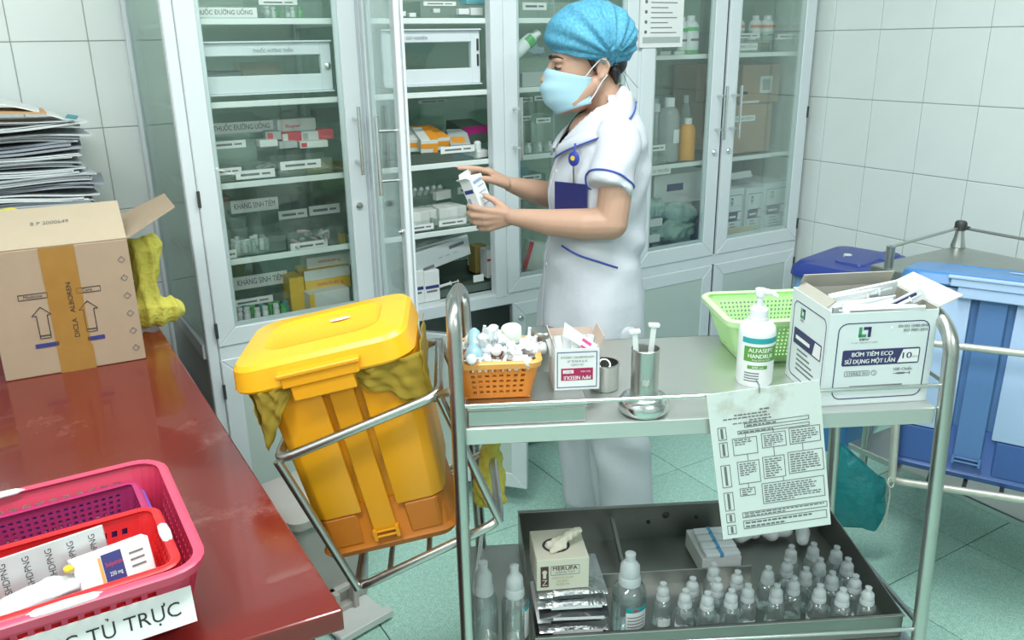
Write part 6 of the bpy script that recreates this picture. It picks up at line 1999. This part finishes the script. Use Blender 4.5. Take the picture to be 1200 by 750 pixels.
# lower space of the right cabinet
o = cbox('white_carton', 'wide white carton with a navy mark behind the green bags in the right cabinet', 'box', 766, 203, 832, 232, 0.14, 0.22, M_wbox, z=0.80)
panel(o, o['w'] * 0.22, o['h'] * 0.45, o['w'] * 0.50, o['h'] * 0.68, M_blue)
o2 = carton('white_carton', 'white carton supporting the wide one with a navy mark, behind the green bags', 'box', (o.location.x + 0.01, o.location.y + 0.01, FLZ + 0.001), 0, (0.2, 0.2, 0.18), M_wbox)
M_gbag = P('pale_green_film', (0.55, 0.74, 0.65), 0.25, var=0.25, scale=40, trans=0.25)
M_gbag.node_tree.nodes['Principled BSDF'].inputs['IOR'].default_value = 1.1
for k, (px, py, r0, r1, ln_, rzz) in enumerate(((762, 244, 0.055, 0.040, 0.13, 0.1), (797, 250, 0.050, 0.045, 0.08, -0.2), (795, 268, 0.045, 0.035, 0.12, 0.05), (762, 272, 0.040, 0.034, 0.10, 0.0))):
    p = P2(px, py, 0.10)
    me = blob(MB().cap((-ln_ / 2, 0, 0), (ln_ / 2, 0.02, -0.01), r0, r1), 30 + k, 0.010, 55, 0.006)
    o = link('green_bag', me, M_gbag, None, (p[0], CY + 0.085 + 0.02 * (k < 2), max(p[2], FLZ + r0 * 0.9)), (0, 0, rzz))
    tag(o, ['upper left crumpled pale green plastic bag in the right cabinet', 'upper right crumpled pale green plastic bag, under the navy marked carton', 'lower right crumpled pale green plastic bag in the right cabinet', 'lower left crumpled pale green plastic bag in the right cabinet'][k], 'bag')
for k, (q, dd) in enumerate((((750, 257, 776, 266), 0.038), ((748, 276, 773, 285), 0.036))):
    o = cbox('paper_label', ['upper white label strip before the green bags', 'lower white label strip before the green bags'][k], 'label', *q, dd, 0.0015, M_paper)
for k, (a, b, c, d, dyy) in enumerate(((849, 222, 869, 271, 0.05), (872, 220, 893, 266, 0.06), (893, 214, 921, 262, 0.055))):
    o = cbox('syringe_carton', ['leftmost of three white syringe cartons at the bottom of the right cabinet', 'middle of three white syringe cartons at the bottom of the right cabinet', 'rightmost of three white syringe cartons at the bottom of the right cabinet'][k], 'carton', a, b, c, d, dyy, 0.20, M_sy, z=FLZ + 0.001)
    syringe_print(o, o['w'], o['h'], small=True)
o = cbox('paper_label', 'white label strip lying on top of the syringe cartons in the right cabinet', 'label', 858, 201, 885, 209, 0.10, 0.002, M_paper)
o.rotation_euler = (-0.5, 0, 0.1)
o = cbox('wooden_rod', 'pale yellow rod lying before the syringe cartons', 'rod', 851, 266, 884, 269, 0.036, 0.004, P('pale_yellow_rod', (0.65, 0.60, 0.42), 0.6), z=FLZ + 0.03)

# ================================================================== the nurse
NP = np.array([1.36, 1.80, 0.0])
NRZ = math.radians(156)
NF = np.array([math.cos(NRZ), math.sin(NRZ), 0])
NL = np.array([-NF[1], NF[0], 0])


def nw(x, y, z):
    p = NP + NF * x + NL * y
    return (float(p[0]), float(p[1]), z)


person = thing('person', 'woman in white short sleeved tunic, blue hair cap and face mask reading a small box', 'person', tuple(NP), NRZ)


def skin_mat():
    mt = P('skin', (0.54, 0.325, 0.235), 0.48, var=0.05, scale=22, sss=0.08)
    return mt


M_skin = skin_mat()
M_tunic = P('white_tunic_cloth', (0.64, 0.66, 0.725), 0.75, bump=0.55, bscale=11)
M_trous = P('white_trouser_cloth', (0.64, 0.66, 0.72), 0.75, bump=0.5, bscale=12)
M_pipe = P('blue_piping', (0.05, 0.09, 0.42), 0.6)
M_hair = P('black_hair', (0.018, 0.014, 0.013), 0.4)

# one continuous body surface: lofted and capsule volumes fused by a fine remesh
b = MB()
b.ball((0.030, 0, 1.412), (0.098, 0.074, 0.090), 24, 16)
b.ball((0.072, 0, 1.388), (0.058, 0.060, 0.050), 20, 12)
b.ball((0.070, 0, 1.340), (0.064, 0.061, 0.080), 20, 14)
b.ball((0.074, 0, 1.284), (0.054, 0.050, 0.044), 18, 12)
b.ball((0.104, 0, 1.254), (0.022, 0.024, 0.019), 14, 10)
for s in (-1, 1):
    b.ball((0.088, s * 0.030, 1.318), (0.036, 0.030, 0.036), 14, 10)
    b.ball((0.118, s * 0.027, 1.3705), (0.016, 0.024, 0.009), 12, 8)
    b.cap((0.030, s * 0.052, 1.315), (0.080, s * 0.038, 1.270), 0.022, 0.020)
    # ear: bowl, rim, lobe
    b.ball((0.016, s * 0.070, 1.350), (0.017, 0.006, 0.027), 12, 10)
    b.chain([(0.022, s * 0.073, 1.328), (0.010, s * 0.079, 1.336), (0.002, s * 0.082, 1.356), (0.012, s * 0.080, 1.375), (0.027, s * 0.075, 1.368)], [0.005, 0.0042, 0.0042, 0.0042, 0.0038], 8)
b.chain([(0.132, 0, 1.362), (0.139, 0, 1.342), (0.150, 0, 1.322)], [0.008, 0.009, 0.012], 10)
b.chain([(0.010, 0, 1.310), (-0.012, 0, 1.250), (-0.020, 0, 1.19)], [0.050, 0.049, 0.058], 18)
b.cap((-0.015, -0.13, 1.19), (-0.015, 0.13, 1.19), 0.045, 0.045)
b.ball((0.020, 0, 1.185), (0.066, 0.095, 0.060), 18, 12)
b.ball((0.010, 0, 1.09), (0.095, 0.130, 0.130), 20, 14)
b.ball((0.018, 0, 0.90), (0.095, 0.125, 0.190), 20, 14)
b.ball((0.022, 0, 0.70), (0.105, 0.150, 0.105), 20, 14)
for s, kx, ax in ((1, -0.02, -0.065), (-1, 0.030, 0.005)):
    b.chain([(0.01, s * 0.078, 0.68), (kx, s * 0.085, 0.42), (ax, s * 0.088, 0.09)], [0.078, 0.052, 0.036], 16)
    b.chain([(ax - 0.02, s * 0.088, 0.045), (ax + 0.025, s * 0.092, 0.036)], [0.032, 0.024], 12)
# arms
b.chain([(-0.015, 0.140, 1.185), (0.000, 0.172, 1.08), (0.014, 0.186, 0.984), (0.075, 0.168, 0.980), (0.160, 0.130, 0.981), (0.248, 0.092, 0.991)], [0.048, 0.043, 0.041, 0.041, 0.034, 0.0215], 16)
b.chain([(-0.010, -0.140, 1.185), (0.03, -0.172, 1.08), (0.060, -0.178, 0.990), (0.120, -0.140, 1.004), (0.180, -0.095, 1.027), (0.236, -0.056, 1.050)], [0.048, 0.042, 0.038, 0.038, 0.031, 0.0205], 16)
# left hand: back of the hand to the camera, fingers under and round the box
KN = [((0.316, 0.066, 1.006), 0.0092), ((0.321, 0.065, 0.989), 0.0094), ((0.317, 0.064, 0.972), 0.009), ((0.307, 0.063, 0.957), 0.0082)]
for i, (k, r) in enumerate(KN):
    b.cap((0.250, 0.090 - 0.002 * i, 0.998 - 0.005 * i), k, 0.0145, r * 1.12, 10)
fing = [[(0.316, 0.066, 1.006), (0.344, 0.052, 1.010), (0.356, 0.030, 1.012), (0.352, 0.012, 1.014)],
        [(0.321, 0.065, 0.989), (0.349, 0.048, 0.990), (0.358, 0.022, 0.991), (0.350, 0.002, 0.993)],
        [(0.317, 0.064, 0.972), (0.342, 0.046, 0.971), (0.350, 0.022, 0.972), (0.341, 0.004, 0.975)],
        [(0.307, 0.063, 0.957), (0.326, 0.048, 0.954), (0.333, 0.030, 0.955), (0.326, 0.014, 0.958)]]
for fp, (k, r) in zip(fing, KN):
    b.chain(fp, [r, r * 0.92, r * 0.84, r * 0.72], 10)
b.chain([(0.262, 0.080, 1.000), (0.276, 0.064, 1.016), (0.292, 0.052, 1.029), (0.314, 0.046, 1.039)], [0.0145, 0.0115, 0.0098, 0.0078], 10)
# right hand: index laid along the box top, the others bent
KN = [((0.294, -0.020, 1.090), 0.009), ((0.298, -0.038, 1.092), 0.0092), ((0.292, -0.055, 1.087), 0.0088), ((0.281, -0.070, 1.079), 0.008)]
for i, (k, r) in enumerate(KN):
    b.cap((0.240, -0.050 - 0.006 * i, 1.054), k, 0.0140, r * 1.12, 10)
fing = [[(0.294, -0.020, 1.090), (0.326, -0.013, 1.101), (0.353, -0.008, 1.105), (0.377, -0.004, 1.106)],
        [(0.298, -0.038, 1.092), (0.332, -0.035, 1.094), (0.349, -0.028, 1.080), (0.347, -0.020, 1.064)],
        [(0.292, -0.055, 1.087), (0.323, -0.052, 1.083), (0.336, -0.040, 1.068), (0.330, -0.028, 1.056)],
        [(0.281, -0.070, 1.079), (0.305, -0.068, 1.072), (0.316, -0.056, 1.060), (0.311, -0.044, 1.050)]]
for fp, (k, r) in zip(fing, KN):
    b.chain(fp, [r, r * 0.92, r * 0.84, r * 0.72], 10)
b.chain([(0.252, -0.032, 1.056), (0.276, -0.012, 1.066), (0.300, 0.002, 1.075), (0.322, 0.010, 1.080)], [0.0140, 0.0112, 0.0095, 0.0075], 10)
me = remeshed(b, 0.0034, 3, 0.5, 'body')
link('body', me, M_skin, person)
# fingernails
for c, r in (((0.3815, -0.0025, 1.1100), (0.006, 0.0042, 0.0022)), ((0.3195, 0.0445, 1.0455), (0.0055, 0.0040, 0.0022)), ((0.3270, 0.0130, 1.0850), (0.0055, 0.0040, 0.0022))):
    build('fingernail', MB().ball(c, r, 10, 6), P('nail', (0.66, 0.40, 0.34), 0.3), person, smooth=60)
# face: eyes cast down, lashes, brows
for s in (1, -1):
    e = build('eye', MB().ball((0.1165, s * 0.0305, 1.3555), (0.0110, 0.0135, 0.0085), 14, 10), P('eyelid', (0.50, 0.30, 0.215), 0.5), person, smooth=60)
    build('eye_white', MB().ball((0.1195, s * 0.0315, 1.3525), (0.0085, 0.0108, 0.0042), 12, 8), P('eye_white', (0.70, 0.70, 0.68), 0.3), e, smooth=60)
    build('iris', MB().ball((0.1235, s * 0.0300, 1.3520), (0.0050, 0.0050, 0.0042), 10, 8), M_hair, e, smooth=60)
    build('eyelash', MB().tube([(0.128, s * 0.0205, 1.3555), (0.1295, s * 0.028, 1.3545), (0.1265, s * 0.037, 1.3525), (0.117, s * 0.0455, 1.3515)], [0.0012, 0.0018, 0.0018, 0.0009], 6), M_hair, e, smooth=60)
    build('eyebrow', MB().tube([(0.136, s * 0.012, 1.3745), (0.1345, s * 0.024, 1.379), (0.126, s * 0.037, 1.380), (0.112, s * 0.050, 1.3755)], [0.0022, 0.0030, 0.0026, 0.0010], 8), P('brow_hair', (0.05, 0.035, 0.03), 0.6), person, smooth=60)
# hair under and below the cap
build('hair', MB().ball((0.020, 0, 1.420), (0.101, 0.079, 0.088), 24, 16).ball((-0.022, 0, 1.362), (0.040, 0.060, 0.036), 18, 12).chain([(0.050, 0.066, 1.388), (0.043, 0.070, 1.366), (0.036, 0.070, 1.345)], [0.013, 0.007, 0.003], 8).chain([(0.052, -0.066, 1.385), (0.044, -0.0685, 1.362)], [0.010, 0.004], 8).chain([(-0.02, 0.048, 1.345), (-0.028, 0.036, 1.315)], [0.014, 0.005], 8).chain([(-0.02, -0.048, 1.345), (-0.028, -0.036, 1.315)], [0.014, 0.005], 8), M_hair, person, smooth=60)
st = MB()
st.tube([(-0.045, 0.03, 1.345), (-0.062, 0.035, 1.325), (-0.085, 0.035, 1.300)], 0.0006, 5).tube([(-0.040, 0.04, 1.345), (-0.052, 0.042, 1.318), (-0.066, 0.040, 1.285)], 0.0006, 5)
build('hair_strand', st, M_hair, person)


# --- bouffant cap with pleats running to a gather behind the ear
def cap_mat():
    mt = bpy.data.materials.new('blue_nonwoven_cap')
    mt.use_nodes = True
    nt = mt.node_tree
    bs = nt.nodes['Principled BSDF']
    bs.inputs['Roughness'].default_value = 0.7
    tc = nt.nodes.new('ShaderNodeTexCoord')
    n = nt.nodes.new('ShaderNodeTexNoise')
    n.inputs['Scale'].default_value, n.inputs['Detail'].default_value = 160, 4
    r = nt.nodes.new('ShaderNodeValToRGB')
    r.color_ramp.elements[0].position, r.color_ramp.elements[1].position = 0.35, 0.68
    r.color_ramp.elements[0].color = (0.08, 0.36, 0.56, 1)
    r.color_ramp.elements[1].color = (0.17, 0.53, 0.74, 1)
    nt.links.new(tc.outputs['Object'], n.inputs['Vector'])
    nt.links.new(n.outputs['Fac'], r.inputs[0])
    nt.links.new(r.outputs[0], bs.inputs['Base Color'])
    bs.inputs['Alpha'].default_value = 0.74
    return mt


cc, cr_ = Vector((0.032, 0, 1.420)), (0.119, 0.100, 0.094)
NU_, NV_ = 160, 44
vs = []
for j in range(NV_ + 1):
    for i in range(NU_):
        ph = 2 * PI * i / NU_
        xr_ = cc.x + cr_[0] * math.cos(ph)
        zb = 1.367 + 0.19 * (xr_ + 0.035)
        ca = max(-0.95, min(0.95, (zb - cc.z) / cr_[2]))
        tmax = math.acos(ca)
        v = j / NV_
        th = tmax * min(v / 0.93, 1.0)
        k = 1.0 - 0.16 * max(0, (v - 0.80) / 0.20) ** 1.5
        x, y, z = cr_[0] * math.sin(th) * math.cos(ph) * k, cr_[1] * math.sin(th) * math.sin(ph) * k, cr_[2] * math.cos(th)
        if v > 0.93:
            z -= 0.010 * (v - 0.93) / 0.07
        p = Vector((cc.x + x, y, cc.z + z))
        g = Vector((-0.008, 0.085 if y > 0 else -0.085, 1.377))
        al = math.atan2(p.z - g.z, p.x - g.x)
        dist = (p - g).length
        am = 0.0068 * min(1, dist / 0.03) * math.exp(-dist / 0.16) * min(1, abs(y) / 0.03)
        nrm = Vector((x / cr_[0] ** 2, y / cr_[1] ** 2, z / cr_[2] ** 2)).normalized()
        q = math.sin(24 * al + 2.0 * math.sin(5 * al)) + 0.5 * math.sin(13 * al + 1)
        rip = 0.0012 * math.sin(70 * x + 20 * z) * math.sin(55 * z + 8)
        p += nrm * (am * q + rip)
        vs.append(tuple(p))
fs = [(j * NU_ + i, j * NU_ + (i + 1) % NU_, (j + 1) * NU_ + (i + 1) % NU_, (j + 1) * NU_ + i) for j in range(NV_) for i in range(NU_)]
cap_o = sheet('hair_cap', MB().add(vs, fs), cap_mat(), person, 0.0010, smooth=60)
ring = []
for i in range(72):
    ph = 2 * PI * i / 72
    xr_ = cc.x + cr_[0] * math.cos(ph)
    zb = 1.367 + 0.19 * (xr_ + 0.035) - 0.008
    s_ = math.sqrt(max(0.05, 1 - ((zb - cc.z) / cr_[2]) ** 2)) * 0.845
    ring.append((cc.x + cr_[0] * math.cos(ph) * s_, cr_[1] * math.sin(ph) * s_, zb + 0.0012 * math.sin(ph * 40)))
build('elastic_band', MB().tube(ring, 0.0045, 8, True), P('cap_band_blue', (0.10, 0.42, 0.62), 0.7), cap_o, smooth=60)

# --- surgical mask
vs = []
MU, MV = 26, 14
for j in range(MV + 1):
    v = j / MV
    for i in range(MU + 1):
        a = (i / MU * 2 - 1)
        ph = a * PI / 2 * 0.98
        topz, botz = 1.352 - 0.022 * abs(a) ** 1.6, 1.236 + 0.030 * abs(a) ** 1.4
        z = topz + (botz - topz) * v
        bul = math.sin(PI * min(1, v * 0.86 + 0.10))
        x0 = 0.136 + 0.024 * bul - 0.028 * max(0, v - 0.6) ** 1.2 * 2
        x = 0.033 + (x0 - 0.033) * math.cos(ph) ** 0.72
        y = (0.0685 - 0.010 * v) * math.sin(ph)
        pl = 0.0024 * math.sin(v * PI * 2 * 3.0) * math.cos(ph)
        vs.append((x + pl, y * (1 + pl), z))
fs = [(j * (MU + 1) + i, j * (MU + 1) + i + 1, (j + 1) * (MU + 1) + i + 1, (j + 1) * (MU + 1) + i) for j in range(MV) for i in range(MU)]
mk = sheet('face_mask', MB().add(vs, fs), P('pale_blue_mask', (0.42, 0.66, 0.78), 0.75), person, 0.0016, smooth=60)
M_strap = P('white_elastic', (0.80, 0.84, 0.86), 0.6)
for s in (1, -1):
    build('ear_strap', MB().tube([(0.062, s * 0.066, 1.326), (0.045, s * 0.073, 1.350), (0.024, s * 0.082, 1.374), (0.010, s * 0.083, 1.372)], 0.0018, 6).tube([(0.046, s * 0.064, 1.272), (0.034, s * 0.068, 1.290), (0.018, s * 0.076, 1.320), (0.006, s * 0.082, 1.336)], 0.0018, 6), M_strap, mk, smooth=60)

# --- tunic
SEC = [(0.630, 0.022, 0.146, 0.190), (0.700, 0.022, 0.145, 0.190), (0.760, 0.020, 0.140, 0.184), (0.870, 0.018, 0.128, 0.164), (0.950, 0.012, 0.130, 0.160),
       (1.030, 0.008, 0.132, 0.166), (1.100, 0.000, 0.128, 0.174), (1.165, -0.004, 0.117, 0.176), (1.205, -0.012, 0.095, 0.155), (1.240, -0.018, 0.074, 0.108), (1.270, -0.020, 0.058, 0.066), (1.285, -0.022, 0.054, 0.056)]


def sec(z):
    for a, c in zip(SEC[:-1], SEC[1:]):
        if a[0] <= z <= c[0]:
            f = (z - a[0]) / (c[0] - a[0])
            return [a[k] + (c[k] - a[k]) * f for k in range(1, 4)]
    return SEC[0][1:] if z < SEC[0][0] else SEC[-1][1:]


def on_tunic(ang, z, out=0.002):
    cx, hx, hy = sec(z)
    return Vector((cx + (hx + out) * math.cos(ang), (hy + out) * math.sin(ang), z))


def surf(x, z, out=0.003):
    cx, hx, hy = sec(z)
    q = max(-1, min(1, (x - cx) / hx))
    return Vector((x, hy * math.sqrt(max(0, 1 - q * q)) + out, z))


tb = MB()
tb.loft([[(cx + hx * math.cos(2 * PI * i / 40), hy * math.sin(2 * PI * i / 40), z) for i in range(40)] for z, cx, hx, hy in SEC])
slv = {}
for s, hem, el in ((1, Vector((0.020, 0.184, 1.068)), 0), (-1, Vector((0.045, -0.181, 1.082)), 0)):
    sh0 = Vector((-0.015, s * 0.125, 1.196))
    d = (Vector((hem.x + 0.022, hem.y, hem.z)) - sh0).normalized()
    u = d.cross(Vector((0, 1, 0))).normalized()
    w_ = d.cross(u)
    rings = []
    L = (hem - sh0).length
    for f, r in ((-0.25, 0.03), (-0.1, 0.052), (0.15, 0.062), (0.5, 0.0585), (1.0, 0.0570)):
        c = sh0.lerp(hem, f)
        rings.append([tuple(c + u * r * 0.98 * math.cos(2 * PI * i / 28) + w_ * r * math.sin(2 * PI * i / 28)) for i in range(28)])
    tb.loft(rings)
    slv[s] = (sh0, hem, u, w_)
me = remeshed(tb, 0.0058, 5, 0.5, 'tunic')
n = len(me.vertices)
co = np.empty(n * 3)
no = np.empty(n * 3)
me.vertices.foreach_get('co', co)
me.vertex_normals.foreach_get('vector', no)
co, no = co.reshape(-1, 3), no.reshape(-1, 3)
x, y, z = co[:, 0], co[:, 1], co[:, 2]


def bump(c, w):
    return np.exp(-((z - c) / w) ** 2)


low = np.clip((1.05 - z) / 0.3, 0, 1)
d = 0.0055 * np.sin(26 * z + 34 * x + 2 * y) * bump(0.93, 0.10)
d += 0.0045 * np.sin(60 * z - 40 * x) * bump(0.90, 0.06)
ang = np.arctan2(y, x - 0.02)
d += 0.008 * np.sin(ang * 7 + 6 * z) * np.clip((0.82 - z) / 0.2, 0, 1)
d += 0.005 * np.sin(50 * (z * 0.8 + x * 0.6)) * bump(1.13, 0.05)
d += 0.0025 * np.sin(90 * x + 45 * z) * np.exp(-((z - 1.06) / 0.06) ** 2)
co = co + no * d[:, None]
me.vertices.foreach_set('co', co.ravel())
me.update()
tun = link('tunic', me, M_tunic, person)
from mathutils.bvhtree import BVHTree
_bv = BVHTree.FromPolygons([v.co.copy() for v in me.vertices], [tuple(p.vertices) for p in me.polygons])


def hug(pts, out=0.0012):
    r_ = []
    for p in pts:
        c, nn, _, _ = _bv.find_nearest(Vector(p))
        r_.append(tuple(c + nn * out))
    return r_


# sleeve bands, pocket trim, buttons, collar
for s in (1, -1):
    sh0, hem, u, w_ = slv[s]
    c = sh0.lerp(hem, 0.83)
    build('sleeve_band', MB().tube(hug([tuple(c + u * 0.062 * math.cos(2 * PI * i / 40) + w_ * 0.062 * math.sin(2 * PI * i / 40)) for i in range(40)]), 0.0027, 6, True), M_pipe, tun, smooth=60)
build('pocket_trim', MB().tube(hug([tuple(surf(0.122 - 0.0133 * k, 0.910 - 0.0047 * k, 0.003)) for k in range(11)]), 0.0027, 6), M_pipe, tun, smooth=60)
build('seam', MB().tube(hug([tuple(on_tunic(0.06, zq, 0.0015)) for zq in np.linspace(0.66, 1.13, 40)], 0.0006), 0.0016, 5), M_tunic, tun, smooth=60)
for zq in (0.845, 0.94, 1.095):
    p = Vector(hug([on_tunic(0.16, zq, 0.001)], 0.0005)[0])
    build('button', MB().lathe([(0.0005, 0.002), (0.006, 0.0015), (0.006, -0.001), (0.0005, -0.001)], 12, TM(tuple(p), (0, PI / 2, 0))), M_wb, tun, smooth=40)
# cut the neck opening down to the top button
bm = bmesh.new()
bm.from_mesh(me)
kill = [v for v in bm.verts if v.co.z > 1.158 and v.co.x > 0.0 and abs(v.co.y) < 0.006 + (v.co.z - 1.158) * 0.55]
bmesh.ops.delete(bm, geom=kill, context='VERTS')
bm.to_mesh(me)
bm.free()
for s in (1, -1):
    I, O = [], []
    for k in range(31):
        f = k / 30                       # 0 at the front, 1 at the nape
        a_ = PI * f
        zi = 1.150 + (1.305 - 1.150) * min(1, f * 1.35) ** 0.8
        zo = 1.128 + (1.262 - 1.128) * min(1, f * 1.25) ** 0.85
        if f < 0.45:
            pi_ = on_tunic(0.05 + 0.95 * (f / 0.45), zi - 0.012 * f, 0.005)
        else:
            pi_ = None
        nk = Vector((0.000 + 0.053 * math.cos(a_) - 0.004 * f, 0.055 * math.sin(a_), zi))
        if pi_ is not None:
            g_ = (f / 0.45) ** 1.2
            pi_ = pi_.lerp(nk, g_)
        else:
            pi_ = nk
        po = on_tunic(0.16 + (PI - 0.16) * f, zo, 0.007)
        I.append(Vector((pi_.x, s * abs(pi_.y), pi_.z)))
        O.append(Vector((po.x, s * abs(po.y), po.z)))
    mb = MB()
    N = len(I)
    vs, fs = [], []
    for k in range(N):
        m_ = I[k].lerp(O[k], 0.5) + Vector((0.002, s * 0.005, 0.008))
        vs += [tuple(I[k]), tuple(m_), tuple(O[k])]
    for k in range(N - 1):
        for q in (0, 1):
            fs.append((3 * k + q, 3 * k + q + 1, 3 * k + q + 4, 3 * k + q + 3))
    mb.add(vs, fs)
    sheet('collar', mb, M_tunic, tun, 0.004, smooth=60)
    build('collar_piping', MB().tube([tuple(p + Vector((0.001, s * 0.002, 0.002))) for p in O], 0.0024, 6), M_pipe, tun, smooth=60)
# --- trousers
pb_ = MB()
pb_.loft([[(cx + hx * math.cos(2 * PI * i / 32), hy * math.sin(2 * PI * i / 32), zz_) for i in range(32)] for zz_, cx, hx, hy in ((0.60, 0.02, 0.120, 0.165), (0.72, 0.02, 0.125, 0.165), (0.80, 0.02, 0.11, 0.14))])
for s, pts in ((1, [(0.70, 0.005, 0.105, 0.088), (0.56, -0.012, 0.100, 0.088), (0.42, -0.030, 0.088, 0.085), (0.25, -0.055, 0.082, 0.082), (0.045, -0.075, 0.082, 0.082)]), (-1, [(0.70, 0.03, 0.10, 0.086), (0.56, 0.032, 0.094, 0.086), (0.42, 0.030, 0.084, 0.082), (0.25, 0.012, 0.078, 0.08), (0.045, -0.004, 0.078, 0.08)])):
    pb_.loft([[(cx + hx * math.cos(2 * PI * i / 28), s * 0.086 + hy * math.sin(2 * PI * i / 28), zz_) for i in range(28)] for zz_, cx, hx, hy in pts])
me = remeshed(pb_, 0.009, 4, 0.5, 'trousers')
n = len(me.vertices)
co = np.empty(n * 3)
no = np.empty(n * 3)
me.vertices.foreach_get('co', co)
me.vertex_normals.foreach_get('vector', no)
co, no = co.reshape(-1, 3), no.reshape(-1, 3)
x, y, z = co[:, 0], co[:, 1], co[:, 2]
ang = np.arctan2(y - 0.086 * np.sign(y), x)
d = 0.007 * np.sin(ang * 4 + 9 * z) + 0.005 * np.sin(38 * z + 3 * ang) * np.exp(-((z - 0.36) / 0.12) ** 2)
co = co + no * d[:, None]
me.vertices.foreach_set('co', co.ravel())
me.update()
link('trousers', me, M_trous, person)
for s, ax in ((1, -0.065), (-1, 0.005)):
    build('shoe', MB().loft([[(ax - 0.035 + dx * 0.10 * k1, s * 0.09 + dy * 0.045 * k1, zz_) for dx, dy in [(math.cos(2 * PI * i / 20), math.sin(2 * PI * i / 20)) for i in range(20)]] for zz_, k1 in ((0.0, 0.96), (0.02, 1.0), (0.045, 0.95), (0.07, 0.75), (0.075, 0.4))]), M_white, person, smooth=50)

# --- badge clipped to the tunic front
q0 = Vector((0.100, 0, 1.040))
ngl = math.atan2(0.100 / 0.128, 0.09 / 0.17)
bp_ = on_tunic(0.80, 1.04, 0.010)
bdg = thing('id_badge', 'navy blue badge holder with a reel hanging on the white tunic', 'badge', nw(bp_.x, bp_.y, 1.043), (0, 0, NRZ + 0.80))
build('badge_holder', MB().box(-0.002, -0.049, -0.038, 0.002, 0.049, 0.036), P('navy_vinyl', (0.018, 0.022, 0.13), 0.4), bdg, bevel=0.0015)
build('strap', MB().tube([(0.002, 0.010, 0.037), (0.006, 0.012, 0.060), (0.010, 0.014, 0.085)], 0.0025, 6), M_steel, bdg, smooth=50)
rl = build('reel', MB().lathe([(0.0005, 0.005), (0.012, 0.005), (0.0145, 0.003), (0.0145, -0.003), (0.0005, -0.004)], 20, TM((0.012, 0.016, 0.098), (0, PI / 2, 0), (1.25, 1, 1))), P('blue_reel', (0.03, 0.05, 0.36), 0.35), bdg, smooth=40)
build('reel_sticker', MB().lathe([(0.0005, 0.0065), (0.0062, 0.0062), (0.0062, 0.004), (0.0005, 0.004)], 16, TM((0.012, 0.016, 0.100), (0, PI / 2, 0))), M_yellow, rl, smooth=40)
build('clip', MB().tube([(0.010, 0.016, 0.11), (0.006, 0.016, 0.135)], 0.003, 6), M_pipe, bdg)

# --- the small box in her hands
hb_ = thing('medicine_carton', 'small white medicine box with blue lettering held open in the hands of the nurse', 'box', nw(0.316, 0.018, 0.992))
Rm = (Matrix.Rotation(NRZ, 4, 'Z') @ Matrix.Rotation(math.radians(20), 4, 'Y') @ Matrix.Rotation(math.radians(48), 4, 'Z'))
hb_.rotation_euler = Rm.to_euler()
build('carton', MB().box(-0.026, -0.018, 0, 0.026, 0.018, 0.098), M_wbox, hb_, bevel=0.0008)
build('flap', MB().box(-0.026, -0.0006, 0, 0.026, 0.0006, 0.020), M_wbox, hb_, (0, -0.018, 0.098), (-0.35, 0, 0))
build('flap', MB().box(-0.0006, -0.017, 0, 0.0006, 0.017, 0.014), M_wbox, hb_, (0.026, 0, 0.098), (0, 0.9, 0))
SIDE = (PI / 2, 0, PI)
for k in range(4):
    build('printed_line', MB().box(-0.018, 0.0181, 0.022 + 0.016 * k, 0.010 - 0.004 * (k % 2), 0.0186, 0.0245 + 0.016 * k), P('pale_blue_ink', (0.30, 0.38, 0.58), 0.6), hb_)
build('printed_band', MB().box(0.0261, -0.014, 0.062, 0.0266, 0.014, 0.072), M_blue, hb_)
build('printed_band', MB().box(0.0261, -0.014, 0.02, 0.0266, -0.004, 0.05), P('pale_blue_ink', (0.30, 0.38, 0.58), 0.6), hb_)
build('printed_band', MB().box(-0.018, 0.0181, 0.082, 0.018, 0.0186, 0.090), P('pale_blue_ink', (0.30, 0.38, 0.58), 0.6), hb_)
